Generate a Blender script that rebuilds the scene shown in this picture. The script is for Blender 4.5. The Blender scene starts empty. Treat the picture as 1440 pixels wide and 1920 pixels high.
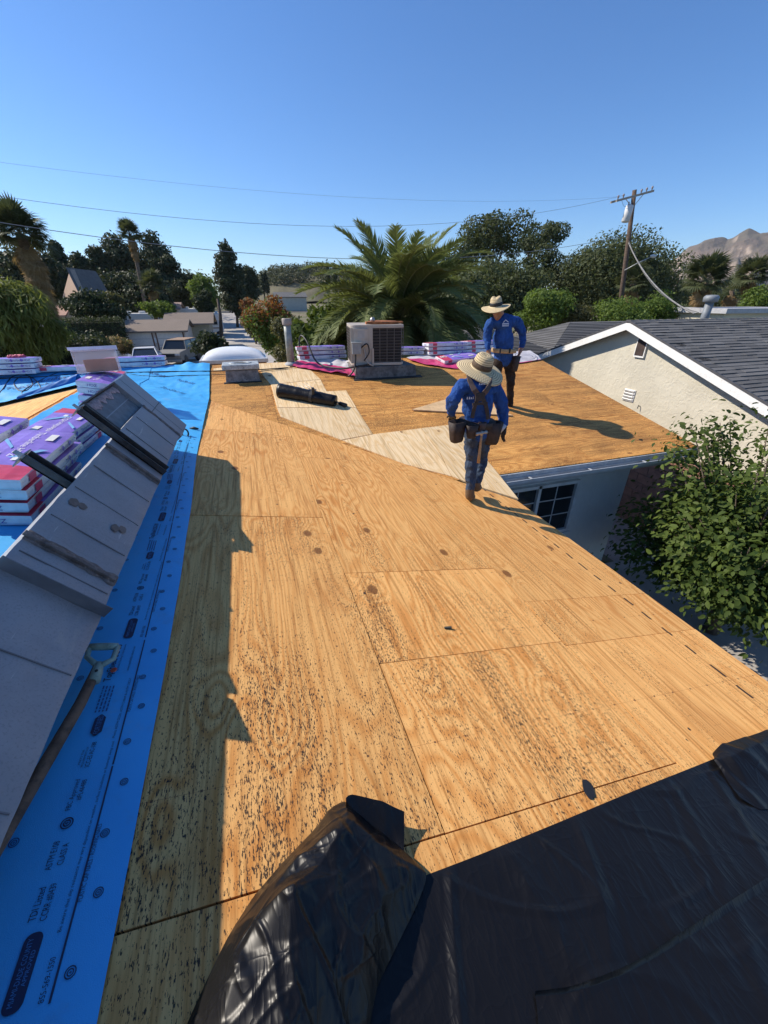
import bpy, bmesh, math, random
import numpy as np
from mathutils import Vector, Matrix, noise as mnoise

random.seed(7)
RNG = np.random.default_rng(7)
SC = bpy.context.scene
COL = SC.collection

# ------------------------------------------------------------------ camera
# The origin of the scene is the photographer's eye; +Y runs along the main ridge, +X down the main slope.
FPX, CX, CY = 737.0, 720.0, 960.0
VP = (448.0, 562.0)
_p = math.atan2(CY - VP[1], FPX)
_Y = Vector((VP[0] - CX, VP[1] - CY, FPX)).normalized()
_Z = -Vector((0, math.cos(_p), math.sin(_p)))
_X = _Y.cross(_Z).normalized()
RW = Matrix((_X, _Y, _Z))
cam_data = bpy.data.cameras.new('camera')
cam = bpy.data.objects.new('camera', cam_data)
COL.objects.link(cam)
cam_data.sensor_fit = 'HORIZONTAL'
cam_data.sensor_width = 36.0
cam_data.lens = FPX / 1440.0 * 36.0
cam_data.clip_start = 0.05
cam_data.clip_end = 20000
_r, _d, _f = RW.col[0], RW.col[1], RW.col[2]
cam.matrix_world = Matrix(((_r[0], -_d[0], -_f[0], 0), (_r[1], -_d[1], -_f[1], 0), (_r[2], -_d[2], -_f[2], 0), (0, 0, 0, 1)))
SC.camera = cam

# ------------------------------------------------------------------ sky, sun, exposure
SUN_AZ = math.atan2(-0.84, 0.54)       # from +Y towards +X
SUN_EL = math.radians(40.5)
TO_SUN = Vector((math.sin(SUN_AZ) * math.cos(SUN_EL), math.cos(SUN_AZ) * math.cos(SUN_EL), math.sin(SUN_EL)))
W = bpy.data.worlds.new('World'); SC.world = W; W.use_nodes = True
wn = W.node_tree
bg = wn.nodes['Background']
sky = wn.nodes.new('ShaderNodeTexSky')
sky.sky_type = 'NISHITA'; sky.sun_disc = False
sky.sun_elevation = SUN_EL; sky.sun_rotation = SUN_AZ
sky.altitude = 200; sky.air_density = 1.0; sky.dust_density = 0.15; sky.ozone_density = 8.0
hs = wn.nodes.new('ShaderNodeHueSaturation'); hs.inputs['Saturation'].default_value = 1.10; hs.inputs['Hue'].default_value = 0.503
wn.links.new(sky.outputs[0], hs.inputs['Color']); wn.links.new(hs.outputs[0], bg.inputs[0])
bg.inputs[1].default_value = 0.134
sl = bpy.data.lights.new('sun', 'SUN'); sl.energy = 5.0; sl.angle = math.radians(0.5); sl.color = (1.0, 0.91, 0.78)
so = bpy.data.objects.new('sun', sl); COL.objects.link(so)
so.rotation_euler = TO_SUN.to_track_quat('Z', 'Y').to_euler()
SC.view_settings.view_transform = 'Standard'; SC.view_settings.look = 'None'
SC.view_settings.gamma = 1.0; SC.view_settings.exposure = 0.30
SC.view_settings.use_curve_mapping = False
SC.render.engine = 'CYCLES'
SC.cycles.use_denoising = True
SC.cycles.max_bounces = 6; SC.cycles.transparent_max_bounces = 8
SC.cycles.sample_clamp_indirect = 6

# ------------------------------------------------------------------ places
H0, S, GZ = 1.6, 0.194, -4.6            # eye above deck, roof pitch, ground level
EY, EZ = 4.14, -2.05                    # front eave of the cross wing
RY = 8.85; RZ = EZ + S * (RY - EY)      # ridge of the cross wing
RX = -(RZ + H0) / S                     # ridge of the main slope
EX = 2.87                               # eave of the main slope
def zmain(x, y): return -H0 - S * x
def zwing(x, y): return EZ + S * (y - EY)
def zleft(x, y): return RZ + S * (x - RX)
def zroof(x, y):
    m = min(zmain(x, y), zleft(x, y))
    if y > EY - 0.6: m = max(m, zwing(x, y))
    if y > RY: m = RZ - S * (y - RY)
    return m
def ray(px, py): return RW @ Vector((px - CX, py - CY, FPX))
def onp(px, py, n, d):
    r = ray(px, py); n = Vector(n); return r * (d / n.dot(r))
def pm(px, py, lift=0): return onp(px, py, (S, 0, 1), -H0 + lift)
def pw(px, py, lift=0): return onp(px, py, (0, -S, 1), EZ - S * EY + lift)
def ay(px, py, y): r = ray(px, py); return r * (y / r.y)
def ax(px, py, x): r = ray(px, py); return r * (x / r.x)
def az(px, py, z): r = ray(px, py); return r * (z / r.z)

# ------------------------------------------------------------------ mesh helpers
class MB:
    def __init__(s): s.v = []; s.f = []; s.m = []; s.mi = 0
    def add(s, vs, fs, mi=None):
        o = len(s.v); s.v.extend([tuple(p) for p in vs]); s.f.extend([tuple(i + o for i in q) for q in fs])
        s.m.extend([s.mi if mi is None else mi] * len(fs)); return s
    def box(s, c, size, M=None, mi=None):
        hx, hy, hz = [a / 2 for a in size]; c = Vector(c)
        vs = [Vector((sx * hx, sy * hy, sz * hz)) for sz in (-1, 1) for sy in (-1, 1) for sx in (-1, 1)]
        if M is not None: vs = [M @ q for q in vs]
        return s.add([c + q for q in vs], [(0, 2, 3, 1), (4, 5, 7, 6), (0, 1, 5, 4), (2, 6, 7, 3), (0, 4, 6, 2), (1, 3, 7, 5)], mi)
    def hexa(s, q, mi=None):      # 8 points: bottom ring 4 (ccw from above), top ring 4
        return s.add(q, [(3, 2, 1, 0), (4, 5, 6, 7), (0, 1, 5, 4), (1, 2, 6, 5), (2, 3, 7, 6), (3, 0, 4, 7)], mi)
    def prism(s, poly, zt, zb, mi=None):   # plan polygon (ccw), zt/zb callables
        n = len(poly)
        vs = [(x, y, zb(x, y)) for x, y in poly] + [(x, y, zt(x, y)) for x, y in poly]
        fs = [tuple(range(n - 1, -1, -1)), tuple(range(n, 2 * n))] + [(i, (i + 1) % n, n + (i + 1) % n, n + i) for i in range(n)]
        return s.add(vs, fs, mi)
    def tube(s, path, rad, seg=8, cap=True, mi=None):
        P = [Vector(q) for q in path]; n = len(P)
        R = rad if hasattr(rad, '__len__') else [rad] * n
        t0 = (P[1] - P[0]).normalized()
        up = Vector((0, 0, 1)) if abs(t0.z) < 0.9 else Vector((1, 0, 0))
        a = t0.cross(up).normalized(); vs = []; 
        for i in range(n):
            t = (P[min(i + 1, n - 1)] - P[max(i - 1, 0)])
            t = t.normalized() if t.length > 1e-9 else t0
            a = (a - t * a.dot(t)); a = a.normalized() if a.length > 1e-6 else t.orthogonal().normalized()
            b = t.cross(a)
            for k in range(seg):
                an = 2 * math.pi * k / seg
                vs.append(P[i] + (a * math.cos(an) + b * math.sin(an)) * R[i])
        fs = [(i * seg + k, i * seg + (k + 1) % seg, (i + 1) * seg + (k + 1) % seg, (i + 1) * seg + k) for i in range(n - 1) for k in range(seg)]
        if cap: fs += [tuple(range(seg - 1, -1, -1)), tuple((n - 1) * seg + k for k in range(seg))]
        return s.add(vs, fs, mi)
    def lathe(s, prof, c=(0, 0, 0), M=None, seg=24, mi=None):
        c = Vector(c); vs = []
        for r, z in prof:
            for k in range(seg):
                a = 2 * math.pi * k / seg; q = Vector((r * math.cos(a), r * math.sin(a), z))
                vs.append(c + (M @ q if M is not None else q))
        n = len(prof)
        fs = [(i * seg + k, i * seg + (k + 1) % seg, (i + 1) * seg + (k + 1) % seg, (i + 1) * seg + k) for i in range(n - 1) for k in range(seg)]
        if prof[0][0] > 1e-6: fs.append(tuple(range(seg - 1, -1, -1)))
        if prof[-1][0] > 1e-6: fs.append(tuple((n - 1) * seg + k for k in range(seg)))
        return s.add(vs, fs, mi)
    def grid(s, fn, nu, nv, mi=None):
        vs = [fn(i / nu, j / nv) for j in range(nv + 1) for i in range(nu + 1)]
        fs = [(j * (nu + 1) + i, j * (nu + 1) + i + 1, (j + 1) * (nu + 1) + i + 1, (j + 1) * (nu + 1) + i) for j in range(nv) for i in range(nu)]
        return s.add(vs, fs, mi)
    def mesh(s, name):
        me = bpy.data.meshes.new(name); me.from_pydata(s.v, [], s.f); me.update(); return me
    def build(s, name, mats, parent=None, smooth=False, bevel=0):
        me = s.mesh(name)
        if not isinstance(mats, (list, tuple)): mats = [mats]
        for m in mats: me.materials.append(m)
        if len(mats) > 1: me.polygons.foreach_set('material_index', s.m)
        if bevel:
            bm = bmesh.new(); bm.from_mesh(me)
            ed = [e for e in bm.edges if len(e.link_faces) == 2 and e.calc_face_angle(0) > 0.5]
            bmesh.ops.bevel(bm, geom=ed, offset=bevel, segments=2, affect='EDGES', profile=0.6)
            bm.to_mesh(me); bm.free()
        if smooth: me.polygons.foreach_set('use_smooth', [True] * len(me.polygons))
        o = bpy.data.objects.new(name, me); COL.objects.link(o)
        if parent is not None: par(o, parent)
        return o

def par(o, parent):
    o.parent = parent
    o.matrix_parent_inverse = world_of(parent).inverted()
def world_of(o):
    M = o.matrix_basis.copy()
    if o.parent is not None: M = world_of(o.parent) @ o.matrix_parent_inverse @ M
    return M
def tag(o, label=None, cat=None, group=None, kind=None):
    if label: o['label'] = label
    if cat: o['category'] = cat
    if group: o['group'] = group
    if kind: o['kind'] = kind
    return o
def thing(name, label, cat, loc=(0, 0, 0), group=None):
    o = bpy.data.objects.new(name, None); COL.objects.link(o); o.empty_display_size = 0.2
    o.location = loc; return tag(o, label, cat, group)
def copy_tree(o, parent=None):
    c = o.copy(); COL.objects.link(c)
    if parent is not None: c.parent = parent
    for ch in list(o.children): copy_tree(ch, c)
    return c
def rot(ax_, deg): return Matrix.Rotation(math.radians(deg), 3, ax_)
def frame3(u, v):
    u = Vector(u).normalized(); n = u.cross(Vector(v)).normalized(); v = n.cross(u)
    return Matrix((u, v, n)).transposed()
def clip_poly(poly, a, b, c):       # keep a*x+b*y+c >= 0
    out = []
    for i in range(len(poly)):
        p, q = poly[i], poly[(i + 1) % len(poly)]
        dp = a * p[0] + b * p[1] + c; dq = a * q[0] + b * q[1] + c
        if dp >= 0: out.append(p)
        if (dp < 0) != (dq < 0):
            t = dp / (dp - dq); out.append((p[0] + t * (q[0] - p[0]), p[1] + t * (q[1] - p[1])))
    return out
def poly_area(p): return 0.5 * sum(p[i][0] * p[(i + 1) % len(p)][1] - p[(i + 1) % len(p)][0] * p[i][1] for i in range(len(p)))
def nz(x, y, z=0.0, sc=1.0): return mnoise.noise(Vector((x * sc, y * sc, z)))

_TXT = {}
def text_mesh(body, size=1.0, align='LEFT', bold=0.0):
    key = (body, size, align, bold)
    if key in _TXT: return _TXT[key].copy()
    cu = bpy.data.curves.new('t', 'FONT'); cu.body = body; cu.size = size; cu.align_x = align; cu.resolution_u = 2; cu.offset = bold
    ob = bpy.data.objects.new('t', cu); COL.objects.link(ob)
    dg = bpy.context.evaluated_depsgraph_get(); dg.update()
    me = bpy.data.meshes.new_from_object(ob.evaluated_get(dg))
    bpy.data.objects.remove(ob); bpy.data.curves.remove(cu)
    _TXT[key] = me; return me.copy()
def text(name, body, loc, M3, mat, parent, height, width=None, align='LEFT', bold=0.0):
    """flat print: cap height `height`, stretched to `width`"""
    me = text_mesh(body, 1.0, align, bold)
    n = len(me.vertices); co = np.empty(n * 3); me.vertices.foreach_get('co', co); co = co.reshape(-1, 3)
    w = co[:, 0].max() - co[:, 0].min(); sy = height / 0.70; sx = sy if width is None else width / w
    co = co * np.array([sx, sy, 1.0])
    co = co @ np.array(M3).T + np.array(loc)
    me.vertices.foreach_set('co', co.ravel()); me.update()
    me.materials.clear(); me.materials.append(mat); me.name = name
    o = bpy.data.objects.new(name, me); COL.objects.link(o)
    if parent is not None: par(o, parent)
    return o

# ------------------------------------------------------------------ materials
class Mat:
    def __init__(s, name, rough=0.7, col=(0.5, 0.5, 0.5), metal=0.0, spec=0.5):
        s.mat = bpy.data.materials.new(name); s.mat.use_nodes = True
        s.nt = s.mat.node_tree; s.b = s.nt.nodes['Principled BSDF']
        s.b.inputs['Roughness'].default_value = rough; s.b.inputs['Metallic'].default_value = metal
        s.b.inputs['Base Color'].default_value = (*col, 1); s.b.inputs['Specular IOR Level'].default_value = spec
    def n(s, t, **kw):
        x = s.nt.nodes.new('ShaderNode' + t)
        for k, v in kw.items():
            if hasattr(x, k): setattr(x, k, v)
        return x
    def l(s, a, b): s.nt.links.new(a, b)
    def inp(s, node, key, v):
        i = node.inputs[key]
        if hasattr(v, 'is_output') or isinstance(v, bpy.types.NodeSocket): s.l(v, i)
        else: i.default_value = v
    def obj(s): return s.n('TexCoord').outputs['Object']
    def gen(s): return s.n('TexCoord').outputs['Generated']
    def scale(s, vec, sc, rotz=0, off=None):
        m = s.n('Mapping'); s.l(vec, m.inputs[0]); m.inputs['Scale'].default_value = sc; m.inputs['Rotation'].default_value = (0, 0, rotz)
        if off is not None: s.inp(m, 'Location', off)
        return m.outputs[0]
    def noise(s, vec, sc=5, det=3, rough=0.55, dist=0.0, out=0):
        x = s.n('TexNoise'); s.l(vec, x.inputs['Vector']); x.inputs['Scale'].default_value = sc; x.inputs['Detail'].default_value = det
        x.inputs['Roughness'].default_value = rough; x.inputs['Distortion'].default_value = dist; return x.outputs[out]
    def vor(s, vec, sc=5, feat='F1', out='Distance', rnd=1.0):
        x = s.n('TexVoronoi'); x.feature = feat; s.l(vec, x.inputs['Vector']); x.inputs['Scale'].default_value = sc
        x.inputs['Randomness'].default_value = rnd; return x.outputs[out]
    def math(s, op, a, b=0.0, c=0.0, clamp=False):
        x = s.n('Math'); x.operation = op; x.use_clamp = clamp
        s.inp(x, 0, a); s.inp(x, 1, b); s.inp(x, 2, c); return x.outputs[0]
    def ss(s, v, a, b):     # smoothstep
        x = s.n('MapRange'); x.interpolation_type = 'SMOOTHSTEP'; s.inp(x, 0, v); x.inputs[1].default_value = a; x.inputs[2].default_value = b; return x.outputs[0]
    def mix(s, f, a, b, mode='MIX'):
        x = s.n('Mix'); x.data_type = 'RGBA'; x.blend_type = mode; x.clamp_factor = True
        s.inp(x, 0, f)
        for i, v in ((6, a), (7, b)):
            if isinstance(v, bpy.types.NodeSocket): s.l(v, x.inputs[i])
            else: x.inputs[i].default_value = (*v, 1)
        return x.outputs[2]
    def sep(s, vec): 
        x = s.n('SeparateXYZ'); s.l(vec, x.inputs[0]); return x.outputs
    def addv(s, a, b):
        x = s.n('VectorMath'); x.operation = 'ADD'; s.l(a, x.inputs[0]); 
        if isinstance(b, bpy.types.NodeSocket): s.l(b, x.inputs[1])
        else: x.inputs[1].default_value = b
        return x.outputs[0]
    def col(s, c): s.l(c, s.b.inputs['Base Color']); return s
    def rough(s, r): s.l(r, s.b.inputs['Roughness']); return s
    def bump(s, h, strength=0.3, dist=0.01, base=None):
        x = s.n('Bump'); x.inputs['Strength'].default_value = strength; x.inputs['Distance'].default_value = dist; s.l(h, x.inputs['Height'])
        s.l(x.outputs[0], s.b.inputs['Normal']); return s

def simple(name, col, rough=0.6, metal=0.0, var=0.12, sc=6.0, bump=0.0, bsc=40.0, spec=0.5, dirt=None):
    m = Mat(name, rough, col, metal, spec); v = m.obj()
    n = m.noise(v, sc, 4, 0.6)
    c = m.mix(m.ss(n, 0.3, 0.7), tuple(max(0, k * (1 - var)) for k in col), tuple(min(1, k * (1 + var)) for k in col))
    if dirt: c = m.mix(m.ss(m.noise(v, sc * 2.3, 5, 0.7), 0.52, 0.75), c, dirt)
    m.col(c)
    if bump: m.bump(m.noise(v, bsc, 4, 0.6), bump, 0.01)
    return m.mat

def ply_mat(name, axis, light, dark, ring, speck, knots, seedoff=0.0, tarx=False, gray=0.0):
    m = Mat(name, 0.75, spec=0.25)
    ob = m.obj()
    rnd = m.n('ObjectInfo').outputs['Random']
    cv = m.n('CombineXYZ'); m.inp(cv, 0, m.math('MULTIPLY', rnd, 37.0)); m.inp(cv, 1, m.math('MULTIPLY', rnd, 91.0)); cv.inputs[2].default_value = seedoff
    v = m.addv(ob, cv.outputs[0])
    A, L = (1.0, 1.0) if axis == 'y' else (1.0, 1.0)
    def st(ac, al): return (ac, al, 1.0) if axis == 'y' else (al, ac, 1.0)
    # knots
    kd = m.vor(m.scale(v, st(2.9, 1.9)), 1.0, rnd=0.95)
    kmask = m.math('GREATER_THAN', m.vor(m.scale(v, st(2.9, 1.9)), 1.0, out='Color', rnd=0.95), 0.30)
    kpull = m.math('MULTIPLY', m.ss(kd, 0.42, 0.0), kmask)
    # rotary-cut contour rings
    n1 = m.noise(m.scale(v, st(1.5, 0.22)), 1.7, 2.5, 0.5, 0.15)
    n1 = m.math('ADD', n1, m.math('MULTIPLY', kpull, 0.10))
    rg = m.math('MULTIPLY_ADD', m.math('SINE', m.math('MULTIPLY', n1, ring)), 0.5, 0.5)
    rg = m.math('POWER', rg, 1.6)
    fine = m.noise(m.scale(v, st(95, 2.6)), 1.0, 4, 0.65)
    big = m.noise(m.scale(v, st(0.9, 0.5)), 1.0, 3, 0.6)
    c = m.mix(m.math('MULTIPLY', rg, m.math('MULTIPLY_ADD', m.ss(big, 0.25, 0.75), 0.75, 0.25)), light, dark)
    strk = m.noise(m.scale(v, st(46, 0.8)), 1.0, 3, 0.62, 0.4)
    c = m.mix(m.math('MULTIPLY', m.ss(strk, 0.50, 0.72), 0.70), c, tuple(k * 0.62 for k in dark))
    c = m.mix(m.math('MULTIPLY', m.ss(strk, 0.46, 0.24), 0.40), c, tuple(min(1, k * 1.22) for k in light))
    c = m.mix(m.math('MULTIPLY', m.ss(fine, 0.48, 0.72), 0.55), c, tuple(k * 0.55 for k in dark))
    c = m.mix(m.math('MULTIPLY', m.ss(fine, 0.46, 0.25), 0.45), c, tuple(min(1, k * 1.18) for k in light))
    tone = m.math('MULTIPLY_ADD', rnd, 0.22, 0.87)
    hv = m.n('HueSaturation'); m.l(c, hv.inputs['Color']); m.l(tone, hv.inputs['Value']); c = hv.outputs[0]
    # weather stain patches
    st1 = m.ss(m.noise(m.scale(v, st(1.8, 0.9)), 1.0, 5, 0.65), 0.55, 0.8)
    c = m.mix(m.math('MULTIPLY', st1, 0.42), c, (dark[0] * 0.62, dark[1] * 0.5, dark[2] * 0.4))
    # knots proper
    kk = m.math('MULTIPLY', m.ss(m.math('ADD', kd, m.math('MULTIPLY', m.math('SUBTRACT', fine, 0.5), 0.03)), 0.105, 0.06), kmask)
    c = m.mix(m.math('MULTIPLY', kk, knots), c, (0.17, 0.062, 0.018))
    kr = m.math('MULTIPLY', m.math('MULTIPLY', m.ss(kd, 0.065, 0.085), m.ss(kd, 0.11, 0.085)), kmask)
    c = m.mix(m.math('MULTIPLY', kr, 0.6 * knots), c, (0.10, 0.035, 0.012))
    if speck > 0:
        sp = m.noise(m.scale(v, st(240, 62)), 1.0, 3.0, 0.6)
        xyz = m.sep(ob)
        reg = m.noise(m.scale(v, (0.9, 0.8, 1)), 1.2, 3, 0.6)
        stripe = m.noise(m.scale(v, st(5.5, 0.45)), 1.0, 2, 0.5)
        reg = m.math('ADD', m.math('MULTIPLY', reg, 0.55), m.math('MULTIPLY', stripe, 0.5))
        if tarx:     # tar residue is heaviest on the older lower end of the slope
            near = m.math('MULTIPLY', m.ss(xyz[1], 3.6, 0.4), m.ss(xyz[0], 2.6, 0.9))
            reg = m.math('ADD', reg, m.math('MULTIPLY_ADD', near, 0.16, -0.07))
        else: reg = m.math('ADD', reg, 0.20)
        th = m.math('MULTIPLY_ADD', reg, -0.46, 0.868)
        sm = m.math('GREATER_THAN', m.math('SUBTRACT', sp, th), 0.0)
        c = m.mix(m.math('MULTIPLY', sm, speck), c, (0.022, 0.018, 0.017) if tarx else (0.10, 0.045, 0.016))
        # round tar dots
        td = m.vor(m.scale(v, (6.0, 4.6, 1)), 1.0, rnd=1.0)
        tm = m.math('GREATER_THAN', m.vor(m.scale(v, (6.0, 4.6, 1)), 1.0, out='Color'), 0.66)
        tdn = m.math('ADD', td, m.math('MULTIPLY', m.math('SUBTRACT', m.noise(v, 60, 2), 0.5), 0.09))
        td = m.math('MULTIPLY', m.math('LESS_THAN', tdn, 0.058), tm)
        c = m.mix(m.math('MULTIPLY', td, speck), c, (0.020, 0.019, 0.022))
        # nail holes in rows over the rafters
        fr = m.math('ABSOLUTE', m.math('SUBTRACT', m.math('FRACT', m.math('MULTIPLY', xyz[1 if axis == 'y' else 0], 1 / 0.61)), 0.5))
        fr2 = m.math('ABSOLUTE', m.math('SUBTRACT', m.math('FRACT', m.math('MULTIPLY', xyz[0 if axis == 'y' else 1], 1 / 0.152)), 0.5))
        na = m.math('MULTIPLY', m.math('LESS_THAN', fr, 0.0075), m.math('LESS_THAN', fr2, 0.03))
        c = m.mix(m.math('MULTIPLY', na, 0.85), c, (0.05, 0.03, 0.02))
        ln = m.math('MULTIPLY', m.math('LESS_THAN', fr, 0.0016), m.ss(m.noise(v, 2.0, 2), 0.40, 0.55))
        c = m.mix(m.math('MULTIPLY', ln, 0.5), c, (0.28, 0.08, 0.03))
        if tarx:     # strip of tar dashes left by the old starter course
            dx = m.math('ABSOLUTE', m.math('SUBTRACT', m.math('ADD', xyz[0], m.math('MULTIPLY', m.math('SUBTRACT', m.noise(ob, 9, 2), 0.5), 0.02)), 2.58))
            dash = m.math('LESS_THAN', m.math('FRACT', m.math('ADD', m.math('MULTIPLY', xyz[1], 1 / 0.168), m.math('MULTIPLY', m.noise(ob, 5, 1), 0.55))), 0.52)
            da = m.math('MULTIPLY', m.math('LESS_THAN', dx, 0.0095), dash)
            c = m.mix(m.math('MULTIPLY', da, 0.93), c, (0.016, 0.014, 0.016))
    m.col(c)
    m.bump(m.math('ADD', m.math('MULTIPLY', fine, 0.6), m.math('MULTIPLY', rg, 0.25)), 0.28, 0.004)
    return m.mat

PLY = ply_mat('plywood_weathered', 'y', (0.83, 0.450, 0.150), (0.63, 0.255, 0.058), 150, 0.93, 0.85, tarx=True)
PLYW = ply_mat('plywood_weathered_cross', 'x', (0.74, 0.375, 0.105), (0.46, 0.185, 0.042), 120, 0.85, 0.6)
PLYN = ply_mat('plywood_new', 'y', (0.84, 0.64, 0.38), (0.72, 0.47, 0.21), 80, 0.05, 0.8, 3.0)
EDGE = simple('plywood_edge', (0.42, 0.27, 0.13), 0.8, var=0.3, sc=60)

def blue_mat():
    m = Mat('blue_underlayment', 0.42, spec=0.5); v = m.obj()
    n = m.noise(v, 1.4, 4, 0.6)
    c = m.mix(m.ss(n, 0.3, 0.7), (0.045, 0.37, 0.76), (0.065, 0.43, 0.82))
    c = m.mix(m.math('MULTIPLY', m.ss(m.noise(v, 7, 5, 0.7), 0.52, 0.78), 0.45), c, (0.10, 0.25, 0.45))
    c = m.mix(m.math('MULTIPLY', m.ss(m.noise(v, 2.6, 6, 0.75), 0.56, 0.80), 0.45), c, (0.22, 0.33, 0.45))
    m.col(c); m.rough(m.math('MULTIPLY_ADD', m.noise(v, 9, 4), 0.25, 0.33))
    w = m.math('ADD', m.vor(m.scale(v, (420, 420, 1)), 1.0), m.math('MULTIPLY', m.noise(m.scale(v, (9, 3, 1)), 1.0, 4, 0.6, 0.6), 4.0))
    m.bump(w, 0.16, 0.004); return m.mat
BLUE = blue_mat()
INK = simple('print_ink_navy', (0.012, 0.022, 0.07), 0.5)
INKB = simple('print_ink_blue', (0.018, 0.060, 0.20), 0.5)

def plastic_mat():
    m = Mat('black_poly_film', 0.2, (0.007, 0.0075, 0.010), spec=0.30); v = m.obj()
    m.rough(m.math('MULTIPLY_ADD', m.noise(v, 6, 5, 0.65), 0.30, 0.20))
    d = m.ss(m.noise(v, 38, 5, 0.7), 0.70, 0.80)
    m.col(m.mix(m.math('MULTIPLY', d, 0.28), (0.0072, 0.0068, 0.0072), (0.16, 0.14, 0.12)))
    h = m.math('ADD', m.noise(m.scale(v, (7, 2.2, 2), 0.5), 1.0, 5, 0.62, 1.4), m.math('MULTIPLY', m.noise(m.scale(v, (26, 7, 9), -0.35), 1.0, 4, 0.6, 0.8), 0.22))
    def crease(sc, ro, k, w):
        n = m.noise(m.scale(v, sc, ro), 1.0, 2.5, 0.55, 0.5); e = m.math('ABSOLUTE', m.math('MULTIPLY_ADD', n, 2.0, -1.0))
        return m.math('MULTIPLY', m.math('POWER', m.math('SUBTRACT', 1.0, e, clamp=True), k), w)
    h = m.math('ADD', m.math('MULTIPLY', h, 0.35), m.math('ADD', crease((9, 2.2, 4), 0.35, 26, 0.9), m.math('ADD', crease((4, 7, 4), -0.5, 40, 0.7), crease((24, 5, 9), 0.15, 14, 0.35))))
    m.bump(h, 0.11, 0.02); return m.mat
FILM = plastic_mat()

def galv_mat():
    m = Mat('galvanised_painted', 0.5, metal=0.25); v = m.obj()
    n = m.noise(v, 3.0, 5, 0.65)
    c = m.mix(m.ss(n, 0.3, 0.7), (0.245, 0.256, 0.270), (0.315, 0.326, 0.340))
    c = m.mix(m.math('MULTIPLY', m.ss(m.noise(v, 120, 3, 0.7), 0.50, 0.72), 0.45), c, (0.14, 0.152, 0.17))
    c = m.mix(m.math('MULTIPLY', m.ss(m.noise(m.scale(v, (6, 2, 6)), 1.0, 5, 0.7), 0.62, 0.76), 0.6), c, (0.40, 0.38, 0.35))
    c = m.mix(m.math('MULTIPLY', m.ss(m.noise(m.scale(v, (3.0, 14, 3.0)), 1.0, 5, 0.7), 0.58, 0.80), 0.45), c, (0.17, 0.178, 0.19))
    c = m.mix(m.math('MULTIPLY', m.ss(m.noise(m.scale(v, (40, 3, 40)), 1.0, 3, 0.7), 0.66, 0.72), 0.5), c, (0.55, 0.54, 0.52))
    m.col(c); m.rough(m.math('MULTIPLY_ADD', n, 0.3, 0.33))
    m.bump(m.noise(v, 5, 4, 0.6), 0.08, 0.03); return m.mat
GALV = galv_mat()
MASTIC = simple('grey_mastic', (0.125, 0.112, 0.102), 0.75, var=0.35, sc=22, bump=0.5, dirt=(0.30, 0.27, 0.24))
PATCH = simple('dry_mud_patch', (0.155, 0.135, 0.118), 0.9, var=0.2, sc=25)
DKST = simple('dark_steel', (0.055, 0.057, 0.060), 0.5, 0.5, var=0.3, sc=12, dirt=(0.12, 0.09, 0.07))
STEEL = simple('bare_steel', (0.42, 0.40, 0.37), 0.45, 0.6, var=0.3, sc=18, dirt=(0.20, 0.14, 0.09))
WHITE = simple('white_paint', (0.76, 0.75, 0.71), 0.55, var=0.06)
TRIM = simple('white_trim', (0.78, 0.77, 0.74), 0.6, var=0.05, dirt=(0.62, 0.60, 0.56))
GREYP = simple('grey_board_paint', (0.40, 0.42, 0.44), 0.6, var=0.15, sc=9, dirt=(0.24, 0.24, 0.25))
BLACK = simple('black_rubber', (0.012, 0.012, 0.013), 0.5)
CONC = simple('concrete', (0.40, 0.37, 0.33), 0.9, var=0.14, sc=1.2, bump=0.2, bsc=30, dirt=(0.29, 0.265, 0.23))

def glass_mat(name, col=(0.02, 0.025, 0.03)):
    m = Mat(name, 0.06, col, spec=0.6); return m.mat
GLASS = glass_mat('window_glass')

def stucco_mat(name, col):
    m = Mat(name, 0.92, col, spec=0.2); v = m.obj()
    n = m.noise(v, 1.3, 5, 0.6); t = m.noise(v, 6.5, 5, 0.6, 1.2)
    c = m.mix(m.ss(n, 0.3, 0.7), tuple(k * 0.93 for k in col), tuple(min(1, k * 1.05) for k in col))
    c = m.mix(m.math('MULTIPLY', m.ss(t, 0.6, 0.75), 0.25), c, tuple(k * 0.75 for k in col))
    m.col(c); m.bump(m.math('ADD', m.ss(t, 0.42, 0.62), m.math('MULTIPLY', m.noise(v, 40, 3), 0.25)), 0.30, 0.02); return m.mat
STUCCO = stucco_mat('cream_stucco', (0.60, 0.555, 0.445))
STUCCOW = stucco_mat('grey_white_stucco', (0.64, 0.64, 0.61))

def shingle_mat(name, a, b, sc=1.0):
    m = Mat(name, 0.9, a, spec=0.25); v = m.obj()
    r = m.n('ObjectInfo').outputs['Random']; isl = m.n('NewGeometry').outputs['Random Per Island']
    t = m.math('FRACT', m.math('ADD', r, m.math('MULTIPLY', isl, 3.7)))
    c = m.mix(t, a, b)
    c = m.mix(m.math('MULTIPLY', m.ss(m.noise(v, 160, 2), 0.45, 0.7), 0.4), c, tuple(k * 1.9 for k in b))
    c = m.mix(m.math('MULTIPLY', m.ss(m.noise(v, 0.9, 4), 0.4, 0.7), 0.3), c, tuple(k * 1.35 for k in b))
    m.col(c); m.bump(m.noise(v, 130, 3), 0.35, 0.006); return m.mat
SHING = shingle_mat('charcoal_shingle', (0.080, 0.079, 0.078), (0.145, 0.143, 0.140))
SHINGB = shingle_mat('brown_shingle', (0.15, 0.118, 0.095), (0.205, 0.165, 0.132))

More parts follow.
